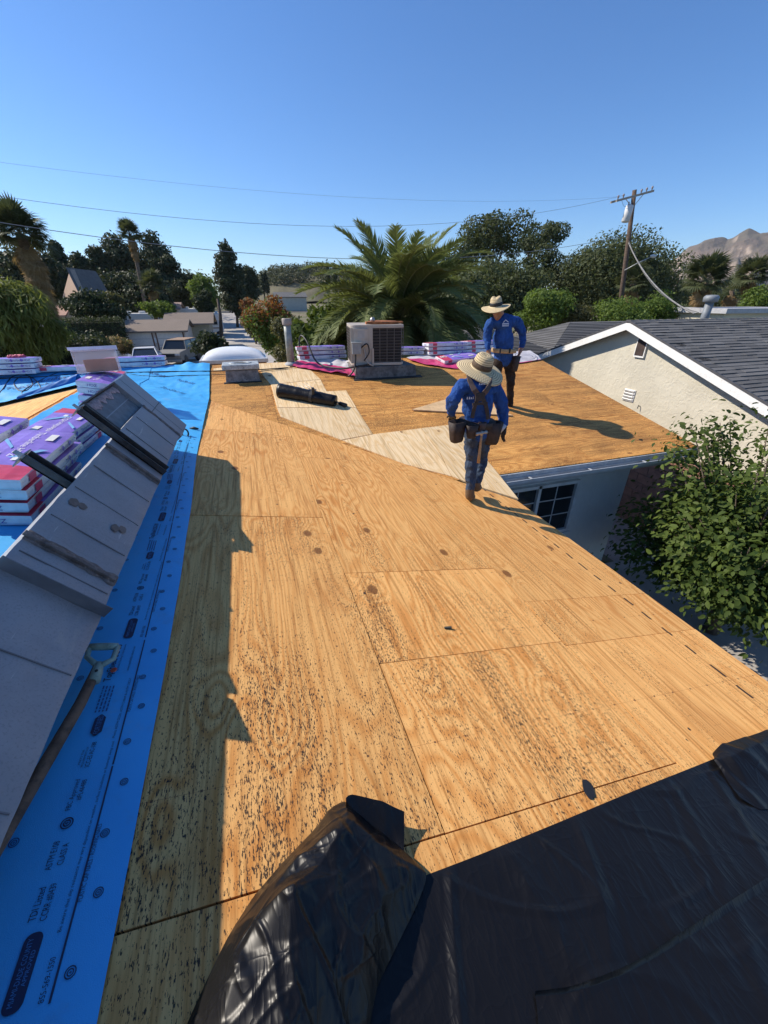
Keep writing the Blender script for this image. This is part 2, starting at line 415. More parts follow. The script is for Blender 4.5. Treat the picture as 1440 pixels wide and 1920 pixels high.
def leaf_mat(name, a, b, tr=0.35, rough=0.5, sc=0.5):
    m = Mat(name, max(rough, .6), a, spec=0.2)
    isl = m.n('NewGeometry').outputs['Random Per Island']
    v = m.n('NewGeometry').outputs['Position']
    n = m.noise(v, sc, 3, 0.6)
    t = m.math('ADD', m.math('MULTIPLY', isl, 0.6), m.math('MULTIPLY', m.ss(n, 0.3, 0.7), 0.4))
    c = m.mix(t, a, b); m.col(c)
    tl = m.n('BsdfTranslucent'); m.l(m.mix(0.5, c, (b[0] * 1.5, b[1] * 1.5, b[2] * 0.7)), tl.inputs['Color'])
    mx = m.n('MixShader'); mx.inputs[0].default_value = tr
    out = m.nt.nodes['Material Output']
    m.l(m.b.outputs[0], mx.inputs[1]); m.l(tl.outputs[0], mx.inputs[2]); m.l(mx.outputs[0], out.inputs[0])
    return m.mat
L_DARK = leaf_mat('leaf_dark_green', (0.022, 0.034, 0.016), (0.050, 0.068, 0.030), 0.25)
L_OAK = leaf_mat('leaf_oak', (0.040, 0.055, 0.022), (0.112, 0.132, 0.058), 0.28)
L_CON = leaf_mat('leaf_conifer', (0.030, 0.042, 0.020), (0.076, 0.094, 0.046), 0.15)
L_LIME = leaf_mat('leaf_lime', (0.075, 0.125, 0.022), (0.15, 0.21, 0.05), 0.4)
L_CITR = leaf_mat('leaf_citrus', (0.024, 0.048, 0.011), (0.125, 0.172, 0.036), 0.28, 0.40, 1.1)
L_PEP = leaf_mat('leaf_pepper', (0.095, 0.125, 0.030), (0.22, 0.25, 0.075), 0.4)
L_OLIVE = leaf_mat('leaf_olive', (0.085, 0.088, 0.036), (0.16, 0.155, 0.07), 0.3)
L_RED = leaf_mat('leaf_red_tip', (0.17, 0.055, 0.018), (0.27, 0.11, 0.032), 0.35)
L_HEDGE = leaf_mat('leaf_hedge', (0.028, 0.040, 0.016), (0.06, 0.078, 0.03), 0.25)
L_PALM = leaf_mat('leaf_date_palm', (0.085, 0.118, 0.040), (0.215, 0.250, 0.100), 0.25, 0.35)
L_FAN = leaf_mat('leaf_fan_palm', (0.050, 0.065, 0.030), (0.105, 0.120, 0.055), 0.25, 0.45)
L_DRY = leaf_mat('leaf_dry', (0.22, 0.14, 0.06), (0.36, 0.25, 0.13), 0.2, 0.8)
BARK = simple('bark', (0.11, 0.082, 0.060), 0.95, var=0.35, sc=8, bump=0.6, bsc=25)
BARKP = simple('palm_bark', (0.15, 0.11, 0.08), 0.95, var=0.4, sc=10, bump=0.8, bsc=18)
WOODP = simple('pole_wood', (0.105, 0.070, 0.050), 0.9, var=0.3, sc=10, bump=0.4)
WOODC = simple('crossarm_wood', (0.36, 0.32, 0.27), 0.9, var=0.2, sc=10)

# ================================================================== GROUND
def gheight(x, y):
    h = GZ
    if y > 50: h += 0.028 * min(y - 50, 90)
    if y > 140: h += 0.012 * (y - 140)
    return h
def ground_mat():
    m = Mat('dry_ground', 0.95, spec=0.15); v = m.obj()
    c = m.mix(m.ss(m.noise(v, 0.12, 5, 0.65), 0.35, 0.65), (0.20, 0.165, 0.11), (0.115, 0.125, 0.06))
    c = m.mix(m.ss(m.noise(v, 1.3, 5, 0.7), 0.45, 0.7), c, (0.28, 0.24, 0.17)); m.col(c); m.bump(m.noise(v, 6, 4), 0.3, 0.05); return m.mat
g = MB()
ys = [-400, -60, -20, 0, 15, 30, 50, 70, 90, 115, 140, 200, 300, 450, 700, 1200, 4000, 9000]
xs = [-9000, -2500, -800, -300, -120, -60, -30, -12, 0, 12, 30, 60, 120, 300, 800, 2500, 9000]
g.add([(x, y, gheight(x, y) if y < 900 else gheight(x, 900)) for y in ys for x in xs],
      [(j * len(xs) + i, j * len(xs) + i + 1, (j + 1) * len(xs) + i + 1, (j + 1) * len(xs) + i) for j in range(len(ys) - 1) for i in range(len(xs) - 1)])
tag(g.build('ground', ground_mat()), kind='structure')

def strip_on_ground(name, pts, lift, mat, wall=0.0):
    """pts: list of (xl, xr, y)"""
    b = MB(); vs = []
    for xl, xr, y in pts: vs += [(xl, y, gheight(xl, y) + lift), (xr, y, gheight(xr, y) + lift)]
    b.add(vs, [(2 * i, 2 * i + 1, 2 * i + 3, 2 * i + 2) for i in range(len(pts) - 1)])
    return b.build(name, mat)
drive = [(-3.6, 3.0, 26), (-3.3, 2.2, 38), (-3.1, 1.7, 50), (-3.1, 1.0, 62), (-3.4, 0.3, 76), (-4.0, -0.6, 95), (-4.6, -1.4, 112)]
tag(strip_on_ground('driveway', drive, 0.012, CONC), kind='structure')
tag(strip_on_ground('cross_street', [(-60, 60, 113), (-60, 60, 121)], 0.016, simple('asphalt', (0.075, 0.073, 0.07), 0.95, var=0.2, sc=3)), kind='structure')
tag(strip_on_ground('parking_yard', [(-13, -3.4, 28), (-13, -3.25, 41.5)], 0.008, simple('pale_concrete', (0.46, 0.43, 0.39), 0.9, var=0.12, sc=1.0)), kind='structure')
tag(strip_on_ground('side_yard_paving', [(2.4, 9.45, -4), (2.4, 9.45, 4.7)], 0.010, simple('grey_paving', (0.36, 0.335, 0.30), 0.92, var=0.15, sc=1.5)), kind='structure')
tag(strip_on_ground('side_path', [(6.35, 9.45, 4.7), (6.35, 9.45, 14)], 0.010, simple('path_concrete', (0.40, 0.33, 0.28), 0.92, var=0.15, sc=1.5)), kind='structure')

# ================================================================== HOUSE WE STAND ON
house = thing('house', 'single storey house with bare plywood roof deck and grey eaves, under reroofing', 'house', (2, 5, GZ))
XRK = 6.6
base = MB()
dz = lambda f, d: (lambda x, y: f(x, y) - d)
def rprism(poly, f, mi=0): base.prism(poly, dz(f, 0.024), dz(f, 0.16), mi)
rprism([(RX, -3), (EX - .02, -3), (EX - .02, 3.58), (RX, 8.84)], zmain)
rprism([(-6, -3), (RX, -3), (RX, 8.84), (-6, 5.2)], zleft)
rprism([(2.34, EY + .02), (XRK - .02, EY + .02), (XRK - .02, RY), (RX, RY), (RX, 8.86)], zwing)
rprism([(-6.2, 5.1), (RX, RY - .03), (RX, RY), (-6.2, RY)], zwing)
rprism([(-6.2, RY), (XRK - .02, RY), (XRK - .02, 13.2), (-6.2, 13.2)], lambda x, y: RZ - S * (y - RY))
roof = base.build('roof', EDGE, house)

def sheet(poly, f, mat, dzv=0.0, gap=0.0022, name='plywood_sheet', th=0.018):
    if len(poly) < 3: return
    a = poly_area(poly)
    if abs(a) < 0.01: return
    if a < 0: poly = poly[::-1]
    cx_ = sum(p[0] for p in poly) / len(poly); cy_ = sum(p[1] for p in poly) / len(poly)
    q = []
    for x, y in poly:
        d = math.hypot(x - cx_, y - cy_) + 1e-6
        q.append((x - (x - cx_) / d * gap * 1.5, y - (y - cy_) / d * gap * 1.5))
    tx, ty = random.uniform(-.0012, .0012), random.uniform(-.0012, .0012)
    b = MB(); b.prism(q, lambda x, y: f(x, y) + dzv + tx * (x - cx_) + ty * (y - cy_), lambda x, y: f(x, y) + dzv - th)
    return b.build(name, mat, roof)
def rect(x0, x1, y0, y1): return [(x0, y0), (x1, y0), (x1, y1), (x0, y1)]
VS = 6.46      # valley: x + y
strips = [(-2.37, -2.02, [-1.9, .6, 3.0, 5.5, 8.9]), (-2.02, -.80, [-3, -.6, 1.8, 4.26, 6.7, 8.9]), (-.80, .42, [-3, -1.85, .59, 3.03, 5.47, 7.9]),
          (.42, 1.64, [-3, -1.85, .59, 1.375, 2.19, 4.63, 6.5]), (1.64, EX, [-3, -.68, 1.34, 1.765, 4.2, 5])]
for x0, x1, yy in strips:
    for y0, y1 in zip(yy[:-1], yy[1:]):
        sheet(clip_poly(rect(x0, x1, y0, y1), -1, -1, VS - 0.002), zmain, PLY)
for r, (y0, y1) in enumerate([(EY, 5.36), (5.36, 6.58), (6.58, 7.80), (7.80, RY)]):
    xx = [-6, -3.6, -1.2, .3] + ([.9, 3.34, 5.3, XRK] if r % 2 else [.2, 2.1, 4.55, XRK])
    xx = sorted(set(xx))
    for x0, x1 in zip(xx[:-1], xx[1:]):
        p = clip_poly(rect(x0, x1, y0, y1), 1, 1, -VS - 0.002)
        p = clip_poly(p, -1, 1, -(RY - 0.02 - RX) ) if x1 <= RX else p
        if x0 < RX < x1: p = clip_poly(p, 0, 1, -8.0)
        sheet(p, zwing, PLYW)
for y0, y1 in ((2.2, 4.64), (4.64, 7.0)):
    for x0, x1 in ((-6, -4.83), (-4.83, -3.6), (-3.6, RX)):
        sheet(clip_poly(rect(x0, x1, y0, y1), 1, -1, RY - 0.02 - RX), zleft, PLY)
# newer pale sheets let into the valley
def lightsheet(pts): 
    return sheet([tuple(pw(*q)[:2]) for q in pts], zwing, PLYN, 0.011, name='plywood_sheet')
lightsheet([(481, 683), (540, 680), (544, 689), (583, 695), (601, 712), (508, 722), (494, 706)])
lightsheet([(508, 722.5), (601, 712.5), (613, 735), (649, 733), (668, 765), (519, 765)])
lightsheet([(519, 765.5), (668, 765.5), (699, 815), (640, 826), (526, 782)])
lightsheet([(699, 815.5), (790, 804), (824, 849), (846, 894), (760, 872), (642, 827)])
lightsheet([(790.6, 803.8), (856, 796), (934, 889), (972, 937), (902, 915), (846.6, 894.4), (824.6, 849)])
lightsheet([(400, 692), (480, 684), (482, 690), (400, 696)])

# walls, fascia, gutter, window of the wing
wy = 4.80
ww = MB(); ww.box(((2.6 + 6.13) / 2, wy + .1, (GZ - 2.0) / 2 - .15), (6.13 - 2.6, .2, -2.2 - GZ - .1)); wall = ww.build('wall', STUCCOW, house)
ww = MB(); ww.add([(6.13, wy, GZ), (6.13, 12.6, GZ), (6.13, 12.6, -2.0), (6.13, RY, RZ - .17), (6.13, wy, -2.1)], [(0, 1, 2, 3, 4)])
ww.add([(6.0, wy, GZ), (6.0, 12.6, GZ), (6.0, 12.6, -2.0), (6.0, RY, RZ - .17), (6.0, wy, -2.1)], [(4, 3, 2, 1, 0)]); ww.build('wall', STUCCOW, house)
ww = MB(); ww.box((2.35, 0.6, (GZ - 2.35) / 2), (.2, 8.2, -2.35 - GZ)); ww.build('wall', STUCCOW, house)
fb = MB(); fb.box(((2.95 + XRK) / 2, EY - .012, EZ - .10), (XRK - 2.95, .024, .175)); fb.build('fascia_board', GREYP, house)
fb = MB(); fb.box(((2.95 + XRK) / 2, EY + .33, EZ - .215), (XRK - 2.95, .64, .02)); fb.build('soffit', GREYP, house)
fb = MB(); 
for x in (XRK - .012,): fb.add([(x, EY, EZ - .03), (x, RY, RZ - .03), (x, RY, RZ - .2), (x, EY, EZ - .2), (x - .024, EY, EZ - .03), (x - .024, RY, RZ - .03), (x - .024, RY, RZ - .2), (x - .024, EY, EZ - .2)], [(3, 2, 1, 0), (4, 5, 6, 7), (0, 1, 5, 4), (2, 3, 7, 6), (0, 4, 7, 3), (1, 2, 6, 5)])
fb.build('barge_board', GREYP, house)
fb = MB(); fb.box((EX - .01, .3, zmain(EX, 0) - .10), (.024, 6.5, .15)); fb.build('fascia_board', GREYP, house)
gu = MB(); gx0, gx1 = 2.98, XRK - .35
prof = [(-.028, -.05), (-.028, -.145), (-.085, -.150), (-.118, -.105), (-.125, -.055), (-.112, -.053), (-.106, -.10), (-.08, -.138), (-.036, -.135), (-.036, -.05)]
n = len(prof); vs = [(x, EY + a, EZ - .02 + b) for x in (gx0, gx1) for a, b in prof]
gu.add(vs, [(i, (i + 1) % n, n + (i + 1) % n, n + i) for i in range(n)] + [tuple(range(n - 1, -1, -1)), tuple(range(n, 2 * n))])
gut = gu.build('gutter', simple('gutter_grey', (0.36, 0.39, 0.42), 0.45, 0.1, var=0.1), house)
for x in (3.4, 4.4, 5.4): b = MB(); b.box((x, EY - .075, EZ - .072), (.03, .11, .006)); b.build('gutter_hanger', GREYP, gut)
# sliding window
wx0, wx1, wz0, wz1 = 3.45, 4.98, -3.62, -2.68
win = MB(); 
for x in (wx0, (wx0 + wx1) / 2, wx1): win.box((x, wy - .03, (wz0 + wz1) / 2), (.055, .08, wz1 - wz0 + .05))
for z in (wz0, wz1): win.box(((wx0 + wx1) / 2, wy - .031, z), (wx1 - wx0 - .056, .078, .055))
window = win.build('window', simple('vinyl_frame', (0.62, 0.62, 0.61), 0.5), house)
for k in range(2):
    a = wx0 + k * (wx1 - wx0) / 2 + .03; b_ = a + (wx1 - wx0) / 2 - .06
    p = MB(); p.box(((a + b_) / 2, wy - .012, (wz0 + wz1) / 2), (b_ - a, .01, wz1 - wz0 - .06)); pane = p.build('pane', GLASS, window)
    p = MB(); p.box(((a + b_) / 2, wy - .022, (wz0 + wz1) / 2), (.018, .006, wz1 - wz0 - .06)); 
    for t in (.36, .68): p.box(((a + b_) / 2, wy - .0225, wz0 + t * (wz1 - wz0)), (b_ - a, .005, .018))
    p.build('muntin', simple('muntin_white', (0.5, 0.5, 0.5), 0.5), window)
p = MB(); p.box(((wx0 + wx1) / 2, wy - .05, wz0 - .05), (wx1 - wx0 + .12, .10, .04)); p.build('sill', STUCCOW, window)

# ================================================================== BLUE UNDERLAYMENT
def edge_shift(y):
    y = max(y, .5)
    return -.0075 * (min(y, 4.4) - .5) ** 2 - .012 * max(0, y - 4.4)
def wr(x, y):
    a = .0022 + .015 * max(0, min(1, (y - 4.6) / 1.6))
    v = abs(nz(x * .8 + y * .9, y * .5 - x * .6, 3.1, 2.4)) + .5 * abs(nz(x * 1.1 - y, x + y, 7.7, 4.6)) + .3 * abs(nz(x * 2, y * 2, 1.7, 5))
    return a * (1.2 - v * 1.6) + a * .3
def zblue(x, y): return zroof(x, y) + .006 + max(0, wr(x, y))
def blue_sheet(name, label, fx, y0, y1, nu, nv, lift=0.0, curl=None):
    def fn(u, v):
        y = y0 + (y1 - y0) * v; xa, xb = fx(y); x = xa + (xb - xa) * u
        z = zblue(x, y) + lift
        if curl: z += curl(x, y)
        return (x, y, z)
    b = MB(); b.grid(fn, nu, nv)
    o = b.build(name, BLUE, smooth=True); tag(o, label, 'underlayment', 'sheets of printed roof underlayment'); return o
def flap(x, y):     # loose end lifting at the ridge
    return .04 * math.exp(-((x + 1.05) / .28) ** 2) * max(0, min(1, (y - 8.35) / .5)) ** 1.5 * (1 + .5 * math.sin(x * 21))
blue1 = blue_sheet('underlayment_sheet', 'blue printed roofing underlayment strip running along the metal duct to the skylight',
                   lambda y: (-2.33, -.562 + edge_shift(y) + .006 * nz(0, y, 5, 1.7)), -1.6, 8.95, 46, 300, 0.0, flap)
blue2 = blue_sheet('underlayment_sheet', 'wrinkled blue underlayment sheet with air hose loops at far left of roof', lambda y: (-6.2, -1.75 + .05 * nz(0, y, 9, 2)), 7.34, 8.98, 90, 40, .007)
# folded-over corner of the far sheet
b = MB()
c0, c1 = pw(38, 768), pw(150, 738)
def fn(u, v):
    p = c0.lerp(c1, u); w = .16 + .22 * math.sin(u * 3.0)
    q = p + Vector((.25 * w, 1.0 * w, 0)) * v
    return (q.x, q.y, zroof(q.x, q.y) + .02 + .11 * math.sin(math.pi * v) * (.4 + .6 * u) + .012 * nz(u * 7, v * 7))
b.grid(fn, 40, 14); o = b.build('underlayment_flap', simple('blue_underlayment_back', (0.022, 0.17, 0.48), 0.5), blue2, smooth=True)

# print on the strip by the duct; u = along +Y, letters stand up towards -X
MT = frame3((0, 1, 0), (-1, 0, S))
def on_main(x, y, lift=.0112): return (x + edge_shift(y), y, zmain(x + edge_shift(y), y) + lift)
def ring(x, y, r, mat, name='printed_ring'):
    b = MB()
    for r0, r1 in ((r * .80, r), (r * .42, r * .60)):
        vs = []; N = 20
        for k in range(N):
            a = 2 * math.pi * k / N
            for rr in (r0, r1): vs.append(Vector(on_main(x, y)) + MT @ Vector((rr * math.cos(a), rr * math.sin(a), 0)))
        b.add(vs, [(2 * k, 2 * k + 1, 2 * ((k + 1) % N) + 1, 2 * ((k + 1) % N)) for k in range(N)])
    b.box(Vector(on_main(x, y)), (r * .10, r * .5, .0004), MT); b.box(Vector(on_main(x, y)), (r * .42, r * .10, .0005), MT)
    return b.build(name, mat, blue1)
BADGE_LT = simple('badge_letters', (0.05, 0.20, 0.45), 0.5)
def badge(x, y0, y1, w, oct_=False, body='', h=.015, sub='', name='printed_badge'):
    c = Vector(on_main(x, (y0 + y1) / 2, .0112)); L = y1 - y0; b = MB(); N = 8; vs = []
    rr = w * .42
    for k in range(4):
        cxx, cyy = ((1, 1), (-1, 1), (-1, -1), (1, -1))[k]
        for j in range(N + 1):
            a = math.pi / 2 * (k + j / N)
            if oct_: a = math.pi / 2 * (k + (0 if j < N / 2 else 1))
            vs.append(c + MT @ Vector((cxx * (L / 2 - rr) + rr * math.cos(a), cyy * (w / 2 - rr) + rr * math.sin(a), 0)))
    b.add(vs, [tuple(range(len(vs)))])
    o = b.build(name, INK, blue1)
    lt = BADGE_LT
    text('printed_text', body, Vector(on_main(x, y0 + L * .08, .0118)) + MT @ Vector((0, (-h * .5 if not sub else .0), 0)), MT, lt, blue1, h, L * .84)
    if sub: text('printed_text', sub, Vector(on_main(x, y0 + L * .3, .0118)) + MT @ Vector((0, -h * 1.15, 0)), MT, lt, blue1, h * .8, L * .45)
def tx(body, x, y0, y1, h, mat=INK, bold=0.0): 
    return text('printed_text', body, on_main(x, y0), MT, mat, blue1, h, y1 - y0, bold=bold)
PER = 1.203
for k in range(5):
    o = k * PER
    badge(-.742, .498 + o, .640 + o, .040, False, 'MIAMI-DADE COUNTY', .011, 'APPROVED')
    tx('855-569-1550', -.681, .50 + o, .578 + o, .012)
    tx('TDI Listed', -.752, .665 + o, .737 + o, .017); tx('CCRR #0439', -.728, .660 + o, .740 + o, .016)
    tx('ASTM E108', -.755, .777 + o, .850 + o, .016); tx('CLASS A', -.729, .783 + o, .838 + o, .016)
    ring(-.752, .897 + o, .017, INK); tx('ETL', -.748, .887 + o, .907 + o, .009)
    tx('FBC Approved', -.755, .935 + o, 1.032 + o, .014); tx('#FL46488', -.734, .962 + o, 1.028 + o, .014)
    tx('MEETS THE', -.770, 1.085 + o, 1.14 + o, .006); tx('REQUIREMENTS OF', -.760, 1.075 + o, 1.15 + o, .006)
    tx('ICC-ES AC-188', -.740, 1.072 + o, 1.165 + o, .015)
    badge(-.752, 1.192 + o, 1.283 + o, .036, True, 'FORTIFIED', .018)
    b = MB(); rj = random.Random(3)
    for j in range(4):      # fine print too small to read
        yy = 1.296
        while yy < 1.42:
            w_ = rj.uniform(.006, .02); x_ = -.776 + .012 * j
            b.add([on_main(x_ - .0025, yy + o), on_main(x_ + .0025, yy + o), on_main(x_ + .0025, yy + w_ + o), on_main(x_ - .0025, yy + w_ + o)], [(0, 1, 2, 3)]); yy += w_ + .005
    tag(b.build('fine_print', INKB, blue1), kind='stuff')
    tx('TopShield SG-30', -.760, 1.447 + o, 1.662 + o, .026, INK, .012)
    tx('Synthetic Roofing Underlayment', -.742, 1.50 + o, 1.66 + o, .009, INKB)
    tx('www.topshieldproducts.com', -.702, 1.496 + o, 1.642 + o, .010)
    tx('Meets ASTM D226, ASTM D4869 & ASTM D8257', -.686, 1.17 + o, 1.45 + o, .0085)
    tx('Be aware that slip resistance may vary dependent on weather, surface conditions or footwear being used', -.686, .625 + o, 1.155 + o, .0085)
    tx('PLASTIC CAP NAILS / ROOFING NAILS', -.656, .680 + o, .872 + o, .011)
    tx('PLASTIC CAP NAILS / ROOFING NAILS', -.656, 1.279 + o, 1.462 + o, .011)
    b = MB()
    for y0, y1 in ((.495, 1.06), (1.065, 1.68)):
        M = 10
        for j in range(M):
            ya, yb = y0 + (y1 - y0) * j / M + o, y0 + (y1 - y0) * (j + 1) / M + o
            b.add([on_main(-.671, ya), on_main(-.666, ya), on_main(-.666, yb), on_main(-.671, yb)], [(0, 1, 2, 3)])
    b.build('printed_line', INK, blue1)
i = 0; y = .235
while y < 5.4:
    ring(-.621 if i % 2 else -.641, y, .0125, INK if y < 3 else INKB); 
    if i % 2 == 0 and y > .5: ring(-.872, y + .03, .013, INKB)
    y += .152; i += 1
# plastic cap nail
b = MB(); b.lathe([(.0, .004), (.012, .003), (.013, 0)], on_main(-.758, 1.505, .013), seg=14); b.build('cap_nail', simple('orange_plastic', (0.55, 0.09, 0.05), 0.5), blue1)
# larger print on the far sheets
for (px, py, sc, ang) in ((300, 735, .13, -20), (268, 700, .13, -18), (330, 715, .10, -20)):
    p = pw(px, py) if py < 745 else pm(px, py)
    me = text_mesh('TopShield', 1.0); n = len(me.vertices); co = np.empty(n * 3); me.vertices.foreach_get('co', co); co = co.reshape(-1, 3) * sc
    ca, sa = math.cos(math.radians(ang - 22)), math.sin(math.radians(ang - 22)); out = []
    for c_ in co:
        x = p.x + c_[0] * ca - c_[1] * sa; y_ = p.y + c_[0] * sa + c_[1] * ca
        out.append((x, y_, zblue(x, y_) + .006))
    me.vertices.foreach_set('co', np.array(out).ravel()); me.materials.clear(); me.materials.append(INKB)
    o = bpy.data.objects.new('printed_text', me); COL.objects.link(o); par(o, blue1)
for (px, py, sc) in ((8, 735, .16), (55, 722, .14), (100, 715, .14)):
    p = pw(px, py); me = text_mesh('TopShield', 1.0); n = len(me.vertices); co = np.empty(n * 3); me.vertices.foreach_get('co', co); co = co.reshape(-1, 3) * sc
    out = [(p.x + c_[0] * .96, p.y + c_[1] + c_[0] * .22, zblue(p.x + c_[0] * .96, p.y + c_[1] + c_[0] * .22) + .015) for c_ in co]
    me.vertices.foreach_set('co', np.array(out).ravel()); me.materials.clear(); me.materials.append(INKB)
    o = bpy.data.objects.new('printed_text', me); COL.objects.link(o); par(o, blue2)

# ================================================================== SHEET METAL DUCT
th = math.radians(51.5)
DA = Vector((-.738, 0, -1.157)); DU = Vector((-math.cos(th), 0, math.sin(th))); DN = Vector((math.sin(th), 0, math.cos(th)))
def dp(t, y, o=0.0): q = DA + DU * t + DN * o; return Vector((q.x, y, q.z))
duct = thing('duct', 'dented grey sheet metal air duct lying tilted on the blue underlayment', 'duct', (-1.03, 1.5, -1.40))
def dbox(t0, t1, y0, y1, o0, o1, name, mat, parent=None, bevel=0.004):
    b = MB(); b.hexa([dp(t1, y0, o0), dp(t0, y0, o0), dp(t0, y1, o0), dp(t1, y1, o0), dp(t1, y0, o1), dp(t0, y0, o1), dp(t0, y1, o1), dp(t1, y1, o1)])
    return b.build(name, mat, parent or duct, bevel=bevel)
TW = .39
segs = [(-1.3, .30), (.306, 1.535), (1.59, 1.755), (1.80, 2.90), (3.20, 4.13)]
secs = []
for q_, (y0, y1) in enumerate(((-1.3, 1.535), (1.565, 1.765), (1.765, 2.925), (2.925, 4.14))):
    o = dbox(.003, TW - .003, y0, y1 - .002, -.375, -.007, 'duct_section', GALV); secs.append(o)
    def fn(u, v, y0=y0, y1=y1, q_=q_):      # the thin metal skin, slightly oil-canned and bent at its edges
        y = y0 + (y1 - y0) * v; e = min(u, 1 - u)
        t = TW * u + (.004 * nz(y * 3.1, u * 2, q_) + .003 * nz(y * 11, u, q_ + 4)) * (1 if e < .01 else 0)
        return dp(t, y, .0035 * nz(y * 2.6, u * 2.2, q_ * 3.3) * min(1, e * 6) + .0012 * nz(y * 9, u * 6, q_ * 1.7) - (.004 * abs(nz(y * 7, u, 9.1)) if e < .03 else 0))
    b = MB(); b.grid(fn, 22, max(8, int((y1 - y0) * 50))); sk_o = b.build('duct_skin', GALV, o, smooth=True)
    if sk_o.data.polygons[0].normal.dot(DN) < 0: sk_o.data.flip_normals()
# shallow creases pressed across the face
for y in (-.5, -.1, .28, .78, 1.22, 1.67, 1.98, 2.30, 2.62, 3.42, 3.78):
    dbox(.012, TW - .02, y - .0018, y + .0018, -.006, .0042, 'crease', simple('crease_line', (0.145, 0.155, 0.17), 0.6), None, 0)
# folded angle standing across the face, and smeared joints
b = MB(); b.hexa([dp(.40, 1.535, 0), dp(-.012, 1.535, 0), dp(-.012, 1.56, 0), dp(.40, 1.56, 0), dp(.40, 1.535, .055), dp(-.012, 1.535, .055), dp(-.012, 1.539, .055), dp(.40, 1.539, .055)])
b.build('folded_angle', simple('angle_grey', (0.15, 0.165, 0.18), 0.5, 0.3, var=0.2), duct)
def smear(y0, y1, o, name='joint_mastic', t0=0.0, t1=TW, seed=0):
    N = 34
    def fn(u, v):
        t = t0 + (t1 - t0) * u; w = .5 + .5 * nz(u * 9, seed, 0.0); ww_ = (y1 - y0) / 2 * (.55 + .7 * w); yc = (y0 + y1) / 2 + .012 * nz(u * 4, seed + 5)
        return dp(t, yc + (v * 2 - 1) * ww_, o + .012 * math.sin(math.pi * v) * (.6 + .6 * nz(u * 14, v * 3, seed)))
    b = MB(); b.grid(fn, N, 6); return b.build(name, MASTIC, duct, smooth=True)
smear(1.735, 1.815, .002, seed=1); smear(2.90, 2.99, .002, seed=2); smear(4.10, 4.17, .002, seed=3)
dbox(.01, .40, 1.752, 1.775, .006, .022, 'drive_cleat', MASTIC); dbox(.005, .40, 2.93, 2.955, .006, .024, 'drive_cleat', MASTIC)
# muddy shoe-like marks on the face
for (px, py, rx, ry, sd) in ((138, 943, .024, .036, 1), (154, 950, .020, .026, 2), (215, 991, .021, .032, 3), (229, 994, .020, .028, 4)):
    r_ = ray(px, py); c_ = r_ * (DN.dot(DA) / DN.dot(r_)); t0 = (c_ - DA).dot(DU); vs = []
    for k in range(26):
        a = 2 * math.pi * k / 26; q = 1 + .28 * nz(math.cos(a) * 2, math.sin(a) * 2, sd * 3.3)
        vs.append(dp(t0 + rx * q * math.cos(a), c_.y + ry * q * math.sin(a), 0.0055 + .0002 * sd))
    b = MB(); b.add(vs, [tuple(range(26))[::-1]]); o = b.build('mud_mark', PATCH, duct); o.data.flip_normals() if o.data.polygons[0].normal.dot(DN) < 0 else None
# elbow end: tall strip and recessed plate with torn lining
dbox(-.02, .668, 4.14, 4.56, -.34, .004, 'duct_elbow', GALV)
dbox(.392, .655, 3.34, 4.14, -.055, -.035, 'elbow_plate', simple('shaded_galv', (0.17, 0.18, 0.19), 0.6, 0.3, var=0.2, sc=14))  # same galvanised metal; the plate's shade is put into this darker colour
dbox(.39, .655, 3.325, 3.34, -.06, .006, 'elbow_rim', DKST); dbox(.655, .668, 3.325, 4.14, -.06, .008, 'elbow_rim', DKST)
def fn(u, v):
    y = 3.36 + .76 * u; return dp(.648 - v * (.055 + .05 * nz(u * 7, 2.2) + .03 * nz(u * 19, 4.2)), y, -.031 + .006 * math.sin(math.pi * v))
b = MB(); b.grid(fn, 40, 5); b.build('torn_lining', simple('pink_grey_lining', (0.36, 0.31, 0.33), 0.9, var=0.3, sc=30, dirt=(0.05, 0.045, 0.05)), duct)
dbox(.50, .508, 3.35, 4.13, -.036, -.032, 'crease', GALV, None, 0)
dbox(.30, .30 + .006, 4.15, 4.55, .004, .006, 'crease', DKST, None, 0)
dbox(-.02, .668, 4.30, 4.305, .004, .0055, 'crease', simple('crease_shadow', (0.16, 0.17, 0.185), 0.6), None, 0)
